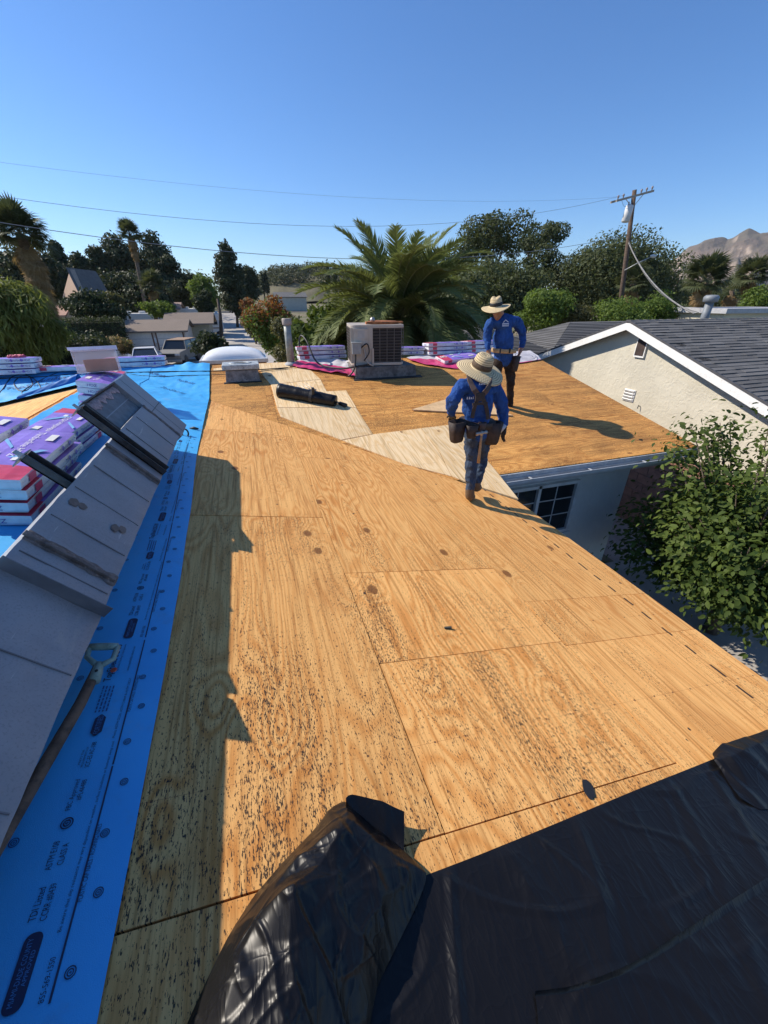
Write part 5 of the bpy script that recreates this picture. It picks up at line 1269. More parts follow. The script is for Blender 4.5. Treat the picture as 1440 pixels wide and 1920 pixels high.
b = MB(); b.tube([a + Vector((-.065, 0, -.005)), a + Vector((-.02, 0, .0)), a + Vector((.03, 0, .004)), a + Vector((.055, 0, .006))], [.018, .015, .014, .019], 10); b.tube([a + Vector((.0, 0, -.02)), a + Vector((0, 0, .02))], .016, 8); b.build('head', STEEL, hm, smooth=True)

# ---- far worker, facing us and looking down
yB = 6.02
def w2(px, py, dy=0.0): return ay(px, py, yB + dy)
P2 = thing('person', 'worker in blue shirt, tan belt and straw hat looking down, standing by the ridge', 'person', pw(955, 772))
J = {'pelvis': (w2(944, 672, .03), (.152, .122)), 'waist': (w2(944, 657, .01), (.172, .142)), 'belly': (w2(943, 640, -.02), (.186, .160)), 'chest': (w2(943, 618, 0), (.190, .148)), 'uchest': (w2(943, 602, .02), (.165, .118)),
     'neck': (w2(938, 593, .0), .062), 'headb': (w2(936, 588, -.03), .066),
     'shL': (w2(917, 606, .02), .086), 'elL': (w2(913, 633, .03), .062), 'wrL': (w2(915, 656, -.06), .044), 'paL': (w2(918, 664, -.09), (.040, .024)),
     'shR': (w2(970, 603, .02), .088), 'elR': (w2(981, 629, .0), .064), 'wrR': (w2(978, 653, -.05), .042), 'paR': (w2(975, 660, -.07), (.040, .024)),
     'hipL': (w2(933, 680, .02), .098), 'thL': (w2(930, 698, .0), .088), 'knL': (w2(931, 718, -.02), .072), 'calfL': (w2(932, 738, .02), .062), 'anL': (w2(932, 756, .05), .052), 'heL': (w2(932, 764, .06), .047), 'toL': (w2(928, 769, -.07), .042),
     'hipR': (w2(956, 680, .02), .098), 'thR': (w2(957, 698, .01), .088), 'knR': (w2(957, 720, -.03), .072), 'calfR': (w2(956, 742, .02), .062), 'anR': (w2(956, 762, .05), .052), 'heR': (w2(956, 770, .06), .047), 'toR': (w2(957, 775, -.08), .043)}
bones = [('pelvis', 'waist', 0), ('waist', 'belly', 0), ('belly', 'chest', 0), ('chest', 'uchest', 0), ('uchest', 'neck', 0), ('neck', 'headb', 2),
         ('uchest', 'shL', 0), ('shL', 'elL', 0), ('elL', 'wrL', 0), ('wrL', 'paL', 2), ('uchest', 'shR', 0), ('shR', 'elR', 0), ('elR', 'wrR', 0), ('wrR', 'paR', 2),
         ('pelvis', 'hipL', 1), ('hipL', 'thL', 1), ('thL', 'knL', 1), ('knL', 'calfL', 1), ('calfL', 'anL', 1), ('anL', 'heL', 3), ('heL', 'toL', 3),
         ('pelvis', 'hipR', 1), ('hipR', 'thR', 1), ('thR', 'knR', 1), ('knR', 'calfR', 1), ('calfR', 'anR', 1), ('anR', 'heR', 3), ('heR', 'toR', 3)]
hand_fingers(J, bones, 'wrR', 'paR', Vector((-.25, -.1, -1)), Vector((-.3, -1, 0)), 2, .011, .085)
hand_fingers(J, bones, 'wrL', 'paL', Vector((.1, -.2, -1)), Vector((.2, -1, 0)), 2, .011, .085)
hc = w2(934, 587, -.07); fwd = Vector((-.50, -.72, -.48)); upd = Vector((-.22, -.36, .90)); upd = upd - fwd.normalized() * upd.dot(fwd.normalized())
ex = [head_mesh(hc, fwd, upd, .092, 2)]
skin_body('body', J, bones, [SHIRT, DPANT, SKIN, BOOTG], P2, ex)
h2 = hat(P2, w2(930, 574.5, -.05), Vector((-.20, -.10, .97)), .225, .096, .14, simple('hat_band_black', (0.012, 0.012, 0.014), 0.6), .035, Vector((-.6, -.8, 0)), .035, .02)
ellipse_belt('belt', w2(944.5, 657, -.005), .205, .178, .062, frame3((1, 0, -.04), (0, 1, 0)), TANB, P2)
for px in (956, 938): b = MB(); b.box(w2(px, 657.5, -.195), (.022, .015, .075)); b.build('belt_clip', BLACK, P2)
pouch('tool_pouch', w2(967, 668, -.05), frame3((1, .2, 0), (-.2, 1, 0)), .13, .12, .24, LEATH, P2)
# chest emblem: a small roofline over a block of lettering
FE = frame3((1, .06, 0), (0, .14, 1)); eo = w2(943, 612, -.178); WP = simple('emblem_white', (0.62, 0.64, 0.70), 0.8)
b = MB(); 
def ep(x, z, o=0): return eo + FE @ Vector((x, z, o))
b.add([ep(-.005, .055), ep(.045, .098), ep(.045, .083), ep(.010, .052)], [(0, 3, 2, 1)]); b.add([ep(.045, .098), ep(.105, .060), ep(.092, .056), ep(.045, .083)], [(0, 3, 2, 1)]); b.add([ep(-.012, .0), ep(.108, .0), ep(.108, .045), ep(-.012, .045)], [(0, 1, 2, 3)])
em = b.build('emblem', WP, P2)
b = MB()
for k in range(6): x_ = -.004 + .018 * k; b.add([ep(x_, .014, .003), ep(x_ + .010, .014, .003), ep(x_ + .010, .032, .003), ep(x_, .032, .003)], [(0, 1, 2, 3)])
tag(b.build('emblem_marks', SHIRT, em), kind='stuff')

# ================================================================== NEIGHBOUR HOUSE WITH GABLE
NX, NPY, NPZ, NS = 9.5, 8.52, -.47, .352
def zn(y): return NPZ - NS * abs(y - NPY)
NYA, NYB, NX2 = 3.9, 13.1, 24.0
nb = thing('neighbour_house', 'cream stucco house with white gable trim and dark shingle roof', 'house', (NX, NPY, GZ))
b = MB(); b.prism([(0, 0), (1, 0), (1, 1), (0, 1)], lambda x, y: 0, lambda x, y: 0); b = MB()
prof = [(NYA + .45, GZ), (NYB - .45, GZ), (NYB - .45, zn(NYB - .45) - .14), (NPY, NPZ - .14), (NYA + .45, zn(NYA + .45) - .14)]
b.add([(NX, y, z) for y, z in prof] + [(NX2, y, z) for y, z in prof], [tuple(range(4, -1, -1)), tuple(range(5, 10))] + [(i, (i + 1) % 5, 5 + (i + 1) % 5, 5 + i) for i in range(5)])
nwall = b.build('wall', STUCCO, nb)
o_ = .26
b = MB()
def slab(y0, y1, dz0, dz1, x0, x1):
    b.hexa([(x0, y0, zn(y0) - dz1), (x1, y0, zn(y0) - dz1), (x1, y1, zn(y1) - dz1), (x0, y1, zn(y1) - dz1), (x0, y0, zn(y0) - dz0), (x1, y0, zn(y0) - dz0), (x1, y1, zn(y1) - dz0), (x0, y1, zn(y1) - dz0)])
slab(NYA, NPY, .0, .125, NX - o_, NX2); slab(NPY, NYB, .0, .125, NX - o_, NX2)
nroof = b.build('roof', SHING, nb)
for y0, y1 in ((NYA, NPY), (NPY, NYB)):
    b = MB(); slab(y0, y1, .018, .20, NX - o_ - .03, NX - o_ - .002); b.build('rake_board', TRIM, nb)
    b = MB(); slab(y0, y1, -.03, .016, NX - o_ - .04, NX - o_ - .001); b.build('drip_edge', simple('drip_edge_dark', (0.07, 0.07, 0.075), 0.6), nb)
# shingle tabs, course by course
def tab_mesh(w, seed):
    b = MB(); e = .165; r_ = random.Random(seed); t = r_.uniform(.016, .028)
    b.hexa([(0, 0, .002), (w - .006, 0, .002), (w - .006, e, .002), (0, e, .002), (0, 0, t), (w - .006, 0, t), (w - .006, e, .006), (0, e, .006)])
    me = b.mesh('shingle'); me.materials.append(SHING); return me
TABW = [.36, .45, .54]; TABS = [tab_mesh(w, k) for k, w in enumerate(TABW)]
SM = frame3((1, 0, 0), (0, 1, NS)); sl_ = math.sqrt(1 + NS * NS); cnt = 0; rest = MB(); rs = random.Random(5)
cand = []
for c_ in range(34):
    y = NPY - .02 - (c_ + 1) * .142 / sl_
    if y < NYA: break
    x = NX - o_ - .02 - rs.uniform(0, .3)
    while x < 19:
        k = rs.randrange(3); x0 = max(x, NX - o_ - .03)
        if x + TABW[k] > NX - o_ + .1: cand.append((x0 if x0 == x else x0, y, k))
        x += TABW[k]
vis = []
for (x, y, k) in cand:
    v_ = RW.transposed() @ Vector((x + .2, y, zn(y))); px = CX + FPX * v_.x / v_.z
    vis.append((px < 1455 and y > 4.7, x, y, k))
order = [q for q in vis if q[0]]; order.sort(key=lambda q: q[1] ** 2 + q[2] ** 2)
for i, (f_, x, y, k) in enumerate(order):
    if i < 300:
        o = bpy.data.objects.new('shingle', TABS[k]); COL.objects.link(o); o.matrix_basis = Matrix.Translation((x, y, zn(y) + .001)) @ SM.to_4x4(); par(o, nroof)
        mb_ = o.matrix_basis.copy()
    else:
        me = TABS[k]; rest.add([Vector((x, y, zn(y) + .001)) + SM @ v_.co for v_ in me.vertices], [tuple(p.vertices) for p in me.polygons])
for (f_, x, y, k) in vis:
    if not f_: me = TABS[k]; rest.add([Vector((x, y, zn(y) + .001)) + SM @ v_.co for v_ in me.vertices], [tuple(p.vertices) for p in me.polygons])
tag(rest.build('shingle_courses', SHING, nroof), kind='stuff')
b = MB(); x = NX - o_ - .03
while x < NX2 - .3: b.hexa([(x, NPY - .14, NPZ - .045), (x + .27, NPY - .14, NPZ - .045), (x + .27, NPY + .14, NPZ - .045), (x, NPY + .14, NPZ - .045), (x, NPY - .05, NPZ + .028), (x + .27, NPY - .05, NPZ + .018), (x + .27, NPY + .05, NPZ + .018), (x, NPY + .05, NPZ + .028)]); x += .265
tag(b.build('ridge_caps', SHING, nroof), kind='stuff')
# attic vent and louvre in the gable wall
q = [ax(*p, NX - .004) for p in ((1198, 632), (1219, 634), (1211, 668), (1190, 666))]
yc, zc_ = sum(p.y for p in q) / 4, sum(p.z for p in q) / 4
b = MB(); b.box((NX - .02, yc, zc_), (.06, .30, .50)); at = b.build('attic_vent', TRIM, nb)
b = MB(); b.box((NX - .045, yc, zc_ + .01), (.02, .25, .44)); b.build('vent_screen', simple('screen_dark', (0.055, 0.035, 0.03), 0.8, var=.3), at)
lc = ax(1180, 741, NX)
b = MB(); b.box((NX - .008, lc.y, lc.z), (.03, .34, .30)); lv = b.build('louvre', TRIM, nb)
for k in range(4): b = MB(); b.box((NX - .03, lc.y, lc.z - .11 + .075 * k), (.03, .30, .05), rot('Y', -35)); b.build('slat', TRIM, lv)
b = MB(); b.box((NX - .026, lc.y, lc.z), (.006, .29, .26)); b.build('louvre_back', simple('louvre_dark', (0.06, 0.055, 0.05), 0.9), lv)
hk = ax(1200, 762, NX); b = MB(); b.tube([hk, hk + Vector((-.06, 0, .03)), hk + Vector((-.07, 0, -.05))], .012, 6); b.build('wall_hook', DKST, nb)
# pipe on that roof
pb = Vector((13.3, 9.6, zn(9.6))); vp = thing('roof_flue', 'grey capped flue pipe on the neighbour roof', 'flue', pb)
b = MB(); b.tube([pb - Vector((0, 0, .1)), pb + Vector((0, 0, .85))], .11, 14); b.build('shaft', simple('flue_grey', (0.20, 0.22, 0.24), 0.6, .2), vp, smooth=True)
b = MB(); b.lathe([(.12, 0), (.19, .02), (.20, .14), (.15, .19), (0, .20)], pb + Vector((0, 0, .78)), None, 16); b.build('cap', simple('flue_cap', (0.22, 0.24, 0.26), 0.6, .2), vp, smooth=True)

def hip_roof(name, label, x0, x1, y0, y1, ze, zr, rx0, rx1, mat=None, wallmat=None, group=None):
    t = thing(name, label, 'house', ((x0 + x1) / 2, (y0 + y1) / 2, GZ), group); mat = mat or SHING; ym = (y0 + y1) / 2
    b = MB(); b.box(((x0 + x1) / 2, ym, (GZ + ze) / 2), (x1 - x0 - .8, y1 - y0 - .8, ze - GZ)); b.build('wall', wallmat or STUCCO, t)
    b = MB(); E4 = [(x0, y0, ze), (x1, y0, ze), (x1, y1, ze), (x0, y1, ze)]; L4 = [(x, y, z - .16) for x, y, z in E4]; A, B = (rx0, ym, zr), (rx1, ym, zr)
    b.add(E4 + L4 + [A, B], [(0, 1, 9, 8), (1, 2, 9), (2, 3, 8, 9), (3, 0, 8), (0, 4, 5, 1), (1, 5, 6, 2), (2, 6, 7, 3), (3, 7, 4, 0), (7, 6, 5, 4)]); rf = b.build('roof', mat, t)
    # raised shingle courses on the slope that faces us
    c = MB(); n = 24
    for k in range(n):
        t0, t1 = k / n, (k + 1) / n
        P = lambda t_, s_: Vector((x0, y0, ze)).lerp(Vector(A), t_) if s_ == 0 else Vector((x1, y0, ze)).lerp(Vector(B), t_)
        up = Vector((0, -.02, .028)); a0, a1, b0, b1 = P(t0, 0), P(t0, 1), P(t1, 0), P(t1, 1)
        c.add([a0 + up * .2, a1 + up * .2, a1 + up, a0 + up, b1 + up * .2, b0 + up * .2], [(0, 1, 2, 3), (3, 2, 4, 5)])
        P = lambda t_, s_: Vector((x0, y0, ze)).lerp(Vector(A), t_) if s_ == 1 else Vector((x0, y1, ze)).lerp(Vector(A), t_)
        up = Vector((-.02, 0, .028)); a0, a1, b0, b1 = P(t0, 0), P(t0, 1), P(t1, 0), P(t1, 1)
        c.add([a0 + up * .2, a1 + up * .2, a1 + up, a0 + up, b1 + up * .2, b0 + up * .2], [(0, 1, 2, 3), (3, 2, 4, 5)])
    tag(c.build('shingle_courses', mat, rf), kind='stuff'); return t
pA = ay(893, 611, 16.5); hip_roof('neighbour_house', 'dark hip roof just behind the far worker and ridge bundles', pA.x - 3.0, pA.x + 2.6, 13.9, 19.1, pA.z - 1.0, pA.z, pA.x - .1, pA.x + .5)
pB = ay(1070, 604, 17.0); hip_roof('neighbour_house', 'dark shingle hip roof behind the left rake of the cream gable', pB.x - 3.6, pB.x + 8, 13.9, 20.1, pB.z - 1.35, pB.z, pB.x, pB.x + 6)
# flat roofed neighbour at the right edge
q = ay(1360, 588, 20); b = MB(); fr_ = thing('flat_roof_house', 'flat roofed pale building at the right edge beyond the gable', 'house', (q.x + 4, 22, GZ))
b.box((q.x + 5, 22.5, (GZ + q.z) / 2), (9.6, 4.6, q.z - GZ)); b.build('wall', STUCCO, fr_)
b = MB(); b.box((q.x + 5, 22.5, q.z + .14), (10.2, 5.2, .28)); b.build('roof', simple('flat_roof_grey', (0.42, 0.42, 0.43), 0.8), fr_)

# low pink block wall between the houses
bw = thing('block_wall', 'low pinkish block wall between the two houses', 'wall', (7.9, 6.4, GZ))
BRK = simple('pink_block', (0.36, 0.21, 0.165), 0.9, var=.2, sc=6, bump=.3, bsc=60)
b = MB(); b.box((8.0, 6.6, GZ + .82), (.13, 5.6, 1.64)); b.build('mortar_core', simple('mortar', (0.30, 0.25, 0.22), 0.95), bw)
bm_ = MB(); bm_.box((0, 0, 0), (.16, .385, .185)); bme = bm_.mesh('block'); bme.materials.append(BRK)
for r_ in range(8):
    for k in range(14):
        o = bpy.data.objects.new('block', bme); COL.objects.link(o); o.location = (8.0, 3.98 + .2 * (r_ % 2) + .4 * k, GZ + .10 + r_ * .2); par(o, bw)
b = MB(); b.box((8.0, 6.6, GZ + 1.68), (.24, 5.7, .07)); b.build('coping', simple('coping_brown', (0.26, 0.13, 0.095), 0.9, var=.2), bw)

# ================================================================== PLANTS: helpers
def mesh_np(name, V, F, mats, midx=None):
    me = bpy.data.meshes.new(name); nv, nf, k = len(V), len(F), F.shape[1]
    me.vertices.add(nv); me.vertices.foreach_set('co', V.astype(np.float32).ravel())
    me.loops.add(nf * k); me.loops.foreach_set('vertex_index', F.astype(np.int32).ravel())
    me.polygons.add(nf); me.polygons.foreach_set('loop_start', np.arange(0, nf * k, k, dtype=np.int32))
    me.update(calc_edges=True)
    for m in mats: me.materials.append(m)
    if midx is not None: me.polygons.foreach_set('material_index', midx.astype(np.int32))
    return me
def leaf_cloud(P, N, size, aspect=.5, droop=0.0, jit=.6, rng=RNG, shape='leaf', dirs=None):
    """leaves at points P with approximate facing N"""
    n = len(P); N = N + rng.normal(0, jit, (n, 3)); N /= np.linalg.norm(N, axis=1)[:, None] + 1e-9
    D = rng.normal(0, 1, (n, 3)) if dirs is None else dirs + rng.normal(0, .35, (n, 3))
    D[:, 2] -= droop * 2; D -= N * (D * N).sum(1)[:, None]; D /= np.linalg.norm(D, axis=1)[:, None] + 1e-9
    B = np.cross(N, D); s = size * rng.uniform(.5, 1.4, n)[:, None]
    if shape == 'leaf':
        T = [(0, 0, 0), (.42, .5 * aspect, .06), (1, 0, -.05), (.42, -.5 * aspect, .06)]
    else:
        T = [(0, -.3 * aspect, 0), (.1, .5 * aspect, .03), (1, .25 * aspect, 0), (.9, -.5 * aspect, .03)]
    if shape == 'fold':
        T = [(0, 0, 0), (.28, .46 * aspect, .07), (.68, .40 * aspect, .05), (1, 0, -.10), (.68, -.40 * aspect, .05), (.28, -.46 * aspect, .07), (.5, 0, -.02)]
        V = np.stack([P + (D * a + B * w + N * h) * s for a, w, h in T], 1).reshape(-1, 3); i0 = np.arange(n)[:, None] * 7
        return V, np.concatenate([i0 + np.array([[0, 1, 2, 6]]), i0 + np.array([[6, 2, 3, 4]]), i0 + np.array([[0, 6, 4, 5]])], 0)
    V = np.stack([P + (D * a + B * w + N * h) * s for a, w, h in T], 1).reshape(-1, 3)
    F = np.arange(n * 4).reshape(n, 4); return V, F
def blob_points(blobs, n, rng, fill=.55):
    vol = np.array([b[1][0] * b[1][1] * b[1][2] for b in blobs]) ** .67; idx = rng.choice(len(blobs), n, p=vol / vol.sum())
    d = rng.normal(0, 1, (n, 3)); d /= np.linalg.norm(d, axis=1)[:, None]
    r = fill + (1 - fill) * rng.random(n) ** .6; r *= rng.uniform(.86, 1.1, n)
    C = np.array([b[0] for b in blobs])[idx]; R = np.array([b[1] for b in blobs])[idx]
    Nn = d.copy(); Nn[:, 2] += .35; return C + d * R * r[:, None], Nn
def crown_blobs(kind, c, w, h, rng, k=None):
    x, y, z0 = c; out = []
    if kind == 'round':
        for _ in range(k or 26):
            d = rng.normal(0, 1, 3); d /= np.linalg.norm(d); f = rng.uniform(.35, .80); q = np.array([x, y, z0 + h / 2]) + d * np.array([w / 2, w / 2, h / 2]) * f
            s = rng.uniform(.16, .30); out.append((q, np.array([w * s, w * s, min(w, h) * s * .85])))
    elif kind == 'airy':
        for _ in range(k or 22):
            a = rng.uniform(0, 6.28); f = rng.uniform(.2, 1); t = rng.random() ** .8
            q = np.array([x + math.cos(a) * w / 2 * f * (1 - .35 * t), y + math.sin(a) * w / 2 * f, z0 + h * (.06 + .90 * t)]); s = rng.uniform(.09, .19)
            out.append((q, np.array([w * s * 1.1, w * s * 1.1, w * s * .8])))
    elif kind == 'conifer':
        m = k or 30
        for i in range(m):
            t = i / (m - 1); r = (1 - t) ** .8 * w / 2 + .04 * w; a = rng.uniform(0, 6.28); f = rng.uniform(.2, .8)
            out.append((np.array([x + math.cos(a) * r * f, y + math.sin(a) * r * f, z0 + h * t * .98]), np.array([r * .55 + .12 * w, r * .55 + .12 * w, h * .07])))
    elif kind == 'column':
        m = k or 22
        for i in range(m):
            t = i / (m - 1); r = w / 2 * (math.sin(math.pi * min(1, t * .85 + .12)) ** .5); a = rng.uniform(0, 6.28)
            out.append((np.array([x + math.cos(a) * r * .5, y + math.sin(a) * r * .5, z0 + h * t]), np.array([r * .65, r * .65, h * .09])))
    return out
def tree(name, label, px, top, d, wpx, kind='round', leaf=None, n=5000, size=.3, bottom=None, group=None, trunk=.18, cat='tree', aspect=.6, droop=0.0, base=None, mix2=None, fill=.5, kk=None):
    rng = np.random.default_rng(int(px * 7 + top * 3 + d)); c = ay(px, 565, d); T = ay(px, top, d); gz = gheight(c.x, d) if base is None else base
    sc = (RW.transposed() @ Vector((T.x, T.y, 0))).z / FPX; w = wpx * sc
    zb = gz + (T.z - gz) * .25 if bottom is None else ay(px, bottom, d).z
    h = T.z - zb
    t = thing(name, label, cat, (T.x, T.y, gz), group)
    bl = crown_blobs(kind, (T.x, T.y, zb), w * .92, h * .97, rng, kk)
    b = MB(); mid = Vector((T.x + rng.uniform(-.1, .1) * w, T.y, zb + h * .3))
    b.tube([(T.x, T.y, gz - .2), Vector((T.x, T.y, gz)).lerp(mid, .5) + Vector((.04 * w, 0, 0)), mid, (T.x, T.y, zb + h * (.9 if kind in ('conifer', 'column') else .6))], [trunk * 1.2, trunk, trunk * .7, trunk * .22], 8)
    for q, r_ in bl[:: max(1, len(bl) // 9)]: b.tube([mid + Vector((0, 0, -.1 * h * rng.random())), mid.lerp(Vector(q), .5) + Vector((0, 0, .03 * h)), Vector(q)], [trunk * .4, trunk * .25, trunk * .08], 5)
    b.build('trunk', BARK, t, smooth=True)
    P, N = blob_points(bl, n, rng, fill); V, F = leaf_cloud(P, N, size, aspect, droop, .7, rng)
    mats = [leaf or L_OAK]; mi = None
    if mix2: mats.append(mix2[0]); mi = (P[:, 2] > zb + h * mix2[1] + rng.normal(0, h * .12, n)).astype(int) * (rng.random(n) < mix2[2])
    me = mesh_np('crown', V, F, mats, mi); o = bpy.data.objects.new('crown', me); COL.objects.link(o); par(o, t); return t
def hedge(name, label, quad, z0, h, leaf, n, size, mat2=None, group=None):
    """clipped hedge over a plan quadrilateral"""
    rng = np.random.default_rng(len(label) * 13); Q = [np.array(q) for q in quad]; c = sum(Q) / 4
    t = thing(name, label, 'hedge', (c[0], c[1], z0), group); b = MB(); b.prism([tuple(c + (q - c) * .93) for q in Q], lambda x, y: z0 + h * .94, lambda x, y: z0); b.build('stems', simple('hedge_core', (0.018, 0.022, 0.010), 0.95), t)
    area = [np.linalg.norm(Q[(i + 1) % 4] - Q[i]) * h for i in range(4)] + [np.linalg.norm(Q[1] - Q[0]) * np.linalg.norm(Q[3] - Q[0])]
    P, N = [], []; pr = np.array(area) / sum(area); ns = (pr * n).astype(int)
    for i in range(4):
        a, e = Q[i], Q[(i + 1) % 4]; m = ns[i]; u = rng.random(m)[:, None]; xy = a + (e - a) * u; d = e - a; nn = np.array([d[1], -d[0]]); nn = nn / np.linalg.norm(nn)
        P.append(np.column_stack([xy + nn * rng.normal(0, .04 * h, (m, 1)), z0 + rng.random(m) * h])); N.append(np.tile([nn[0], nn[1], .25], (m, 1)))
    m = ns[4]; u, v = rng.random((m, 1)), rng.random((m, 1)); xy = (Q[0] * (1 - u) + Q[1] * u) * (1 - v) + (Q[3] * (1 - u) + Q[2] * u) * v
    P.append(np.column_stack([xy, z0 + h * (1 + rng.normal(0, .035, m))])); N.append(np.tile([0, 0, 1.0], (m, 1)))
    V, F = leaf_cloud(np.vstack(P), np.vstack(N), size, .6, 0, .5, rng); me = mesh_np('foliage', V, F, [leaf]); o = bpy.data.objects.new('foliage', me); COL.objects.link(o); par(o, t); return t

# ================================================================== CITRUS TREE AT THE RIGHT
rng = np.random.default_rng(42)
tb_ = Vector((6.3, 2.75, GZ)); ct = thing('citrus_tree', 'bushy broad leaved green tree growing beside the eave at right', 'tree', tb_)
tr = MB(); tr.tube([tb_, tb_ + Vector((.05, .05, .6)), tb_ + Vector((.1, .0, 1.2))], [.11, .09, .07], 10)
P, N, D = [], [], []
tops = []
for k in range(150):
    a = rng.uniform(0, 6.283); f = rng.random() ** .5; el = rng.random()
    e = Vector((tb_.x + .10 + 1.55 * f * math.cos(a), tb_.y + .1 + 1.5 * f * math.sin(a), GZ + .9 + 1.6 * el ** .7 * (1 - .30 * f * f)))
    if k < 26: e = Vector((tb_.x + .15 + 1.2 * f * math.cos(a), tb_.y + .2 + 1.3 * f * math.sin(a), GZ + 2.15 + .80 * (1 - .35 * f * f) + rng.uniform(-.15, .28)))
    root = tb_ + Vector((.08, .02, .6 + .7 * rng.random())); m1 = root.lerp(e, .55) + Vector((0, 0, -.10))
    tr.tube([root, m1, e], [.028, .016, .005], 5)
    L = 220 if k < 26 else 260
    for j in range(L):
        t = .30 + .72 * rng.random() ** .8; q = (root.lerp(m1, t / .55) if t < .55 else m1.lerp(e, (t - .55) / .45))
        sp = .05 + .20 * (1 - abs(t - .6)); off = rng.normal(0, sp, 3); off[2] *= .7
        P.append(np.array(q) + off); N.append(off / (np.linalg.norm(off) + 1e-6) + np.array([0, 0, .7])); dd_ = np.array(e - root) / (e - root).length; D.append(off / (np.linalg.norm(off) + 1e-6) * .9 + dd_ * .6)
tr.build('trunk', BARK, ct, smooth=True)
V, F = leaf_cloud(np.array(P), np.array(N), .086, .54, .10, .45, rng, 'fold', np.array(D))
me = mesh_np('crown', V, F, [L_CITR]); o = bpy.data.objects.new('crown', me); COL.objects.link(o); par(o, ct)

# ================================================================== PALMS
def frond_mesh(L, seed, arch, blade, nl=74, mat=None, spread=1.0):
    r_ = random.Random(seed); b = MB(); pts = []; p = Vector((0, 0, 0)); ang = math.radians(8)
    n = 26
    for i in range(n + 1):
        pts.append(p.copy()); t = i / n; a = ang + arch * t ** 1.5; p = p + Vector((math.cos(-a) * L / n, 0, math.sin(-a) * L / n))
    b.mi = 1; b.tube(pts, [.030 * (1 - .85 * i / n) + .003 for i in range(n + 1)], 5); b.mi = 0
    for i in range(nl):
        t = .14 + .86 * i / nl; s_ = t * n; k = min(int(s_), n - 1); q = pts[k].lerp(pts[k + 1], s_ - k); d = (pts[k + 1] - pts[k]).normalized(); up = Vector((0, 1, 0)).cross(d) * -1
        if up.z < 0: up = -up
        ln = blade * (math.sin(math.pi * min(1, .18 + .82 * t)) ** .7 + .18) * r_.uniform(.85, 1.1)
        for sy in (-1, 1):
            dr = (d * (.75 + .2 * r_.random()) + Vector((0, sy * spread * r_.uniform(.75, 1), 0)) + up * r_.uniform(.10, .45)).normalized()
            e = q + dr * ln + Vector((0, 0, -.18 * ln)); m = q + dr * ln * .5; w = d * .026
            b.add([q - w, q + w, m + w * 1.1, m - w * 1.1, e], [(0, 1, 2, 3), (3, 2, 4)])
    me = b.mesh('frond'); me.materials.append(mat or L_PALM); me.materials.append(simple('rachis', (0.16, 0.17, 0.07), 0.6)); me.polygons.foreach_set('material_index', b.m); return me
pc_ = ay(748, 602, 14.2); pcz = pc_.z
dpalm = thing('date_palm', 'large feathery date palm behind the air conditioner', 'palm tree', (pc_.x, 14.2, GZ))
b = MB(); pr_ = []
for i in range(40):
    t = i / 39; pr_.append((.36 + .10 * (1 if i % 2 else 0) + .16 * t ** 3, GZ + (pcz - .1 - GZ) * t))
b.lathe(pr_, (pc_.x, 14.2, 0), None, 20); b.build('trunk', BARKP, dpalm)
FM = [frond_mesh(3.45, 1, 1.15, .62), frond_mesh(3.35, 2, 1.5, .60), frond_mesh(3.2, 3, 1.7, .56), frond_mesh(3.0, 4, .7, .56)]
rp = random.Random(11)
for k in range(132):
    t = k / 132; az_ = k * 2.39996 + rp.uniform(-.2, .2); el = 78 - 98 * t ** .85 + rp.uniform(-6, 6)
    me = FM[3] if el > 66 else FM[0] if el > 38 else FM[1] if el > 12 else FM[2]
    o = bpy.data.objects.new('frond', me); COL.objects.link(o); s_ = rp.uniform(.86, 1.08)
    o.matrix_basis = Matrix.Translation((pc_.x + .12 * math.cos(az_), 14.2 + .12 * math.sin(az_), pcz + .22 * (1 - t))) @ (Matrix.Rotation(az_, 3, 'Z') @ Matrix.Rotation(-math.radians(el), 3, 'Y') @ Matrix.Rotation(rp.uniform(-.5, .5), 3, 'X')).to_4x4() @ Matrix.Scale(s_, 4); par(o, dpalm)
dryf = frond_mesh(1.7, 8, 1.6, .34, 40, L_DRY)
for k in range(12):
    o = bpy.data.objects.new('dry_frond', dryf); COL.objects.link(o); az_ = rp.uniform(0, 6.28)
    o.matrix_basis = Matrix.Translation((pc_.x + .25 * math.cos(az_), 14.2 + .25 * math.sin(az_), pcz - .25)) @ (Matrix.Rotation(az_, 3, 'Z') @ Matrix.Rotation(math.radians(rp.uniform(5, 45)), 3, 'Y')).to_4x4(); par(o, dpalm)
def fan_leaf(R, seed, nb=26, mat=None):
    r_ = random.Random(seed); b = MB(); b.mi = 1; b.tube([(0, 0, 0), (R * .5, 0, .05), (R * .9, 0, 0)], [.02, .015, .01], 4); b.mi = 0; c = Vector((R * .9, 0, 0))
    for i in range(nb):
        a = math.radians(-125 + 250 * i / (nb - 1)); d = Vector((math.cos(a), math.sin(a), .12 * math.cos(a * 2))); l = R * r_.uniform(.85, 1.05) * (.7 + .3 * math.cos(a / 2)); s_ = Vector((-math.sin(a), math.cos(a), 0)) * R * .055
        m = c + d * l * .6; e = c + d * l + Vector((0, 0, -.22 * l * r_.uniform(.6, 1.4))); b.add([c, m - s_, e, m + s_], [(0, 1, 2, 3)])
    me = b.mesh('frond'); me.materials.append(mat or L_FAN); me.materials.append(simple('petiole', (0.15, 0.14, 0.06), 0.6)); me.polygons.foreach_set('material_index', b.m); return me
FAN = [fan_leaf(1.0, 3), fan_leaf(1.0, 5)]; FAND = [fan_leaf(1.0, 9, 22, L_DRY)]
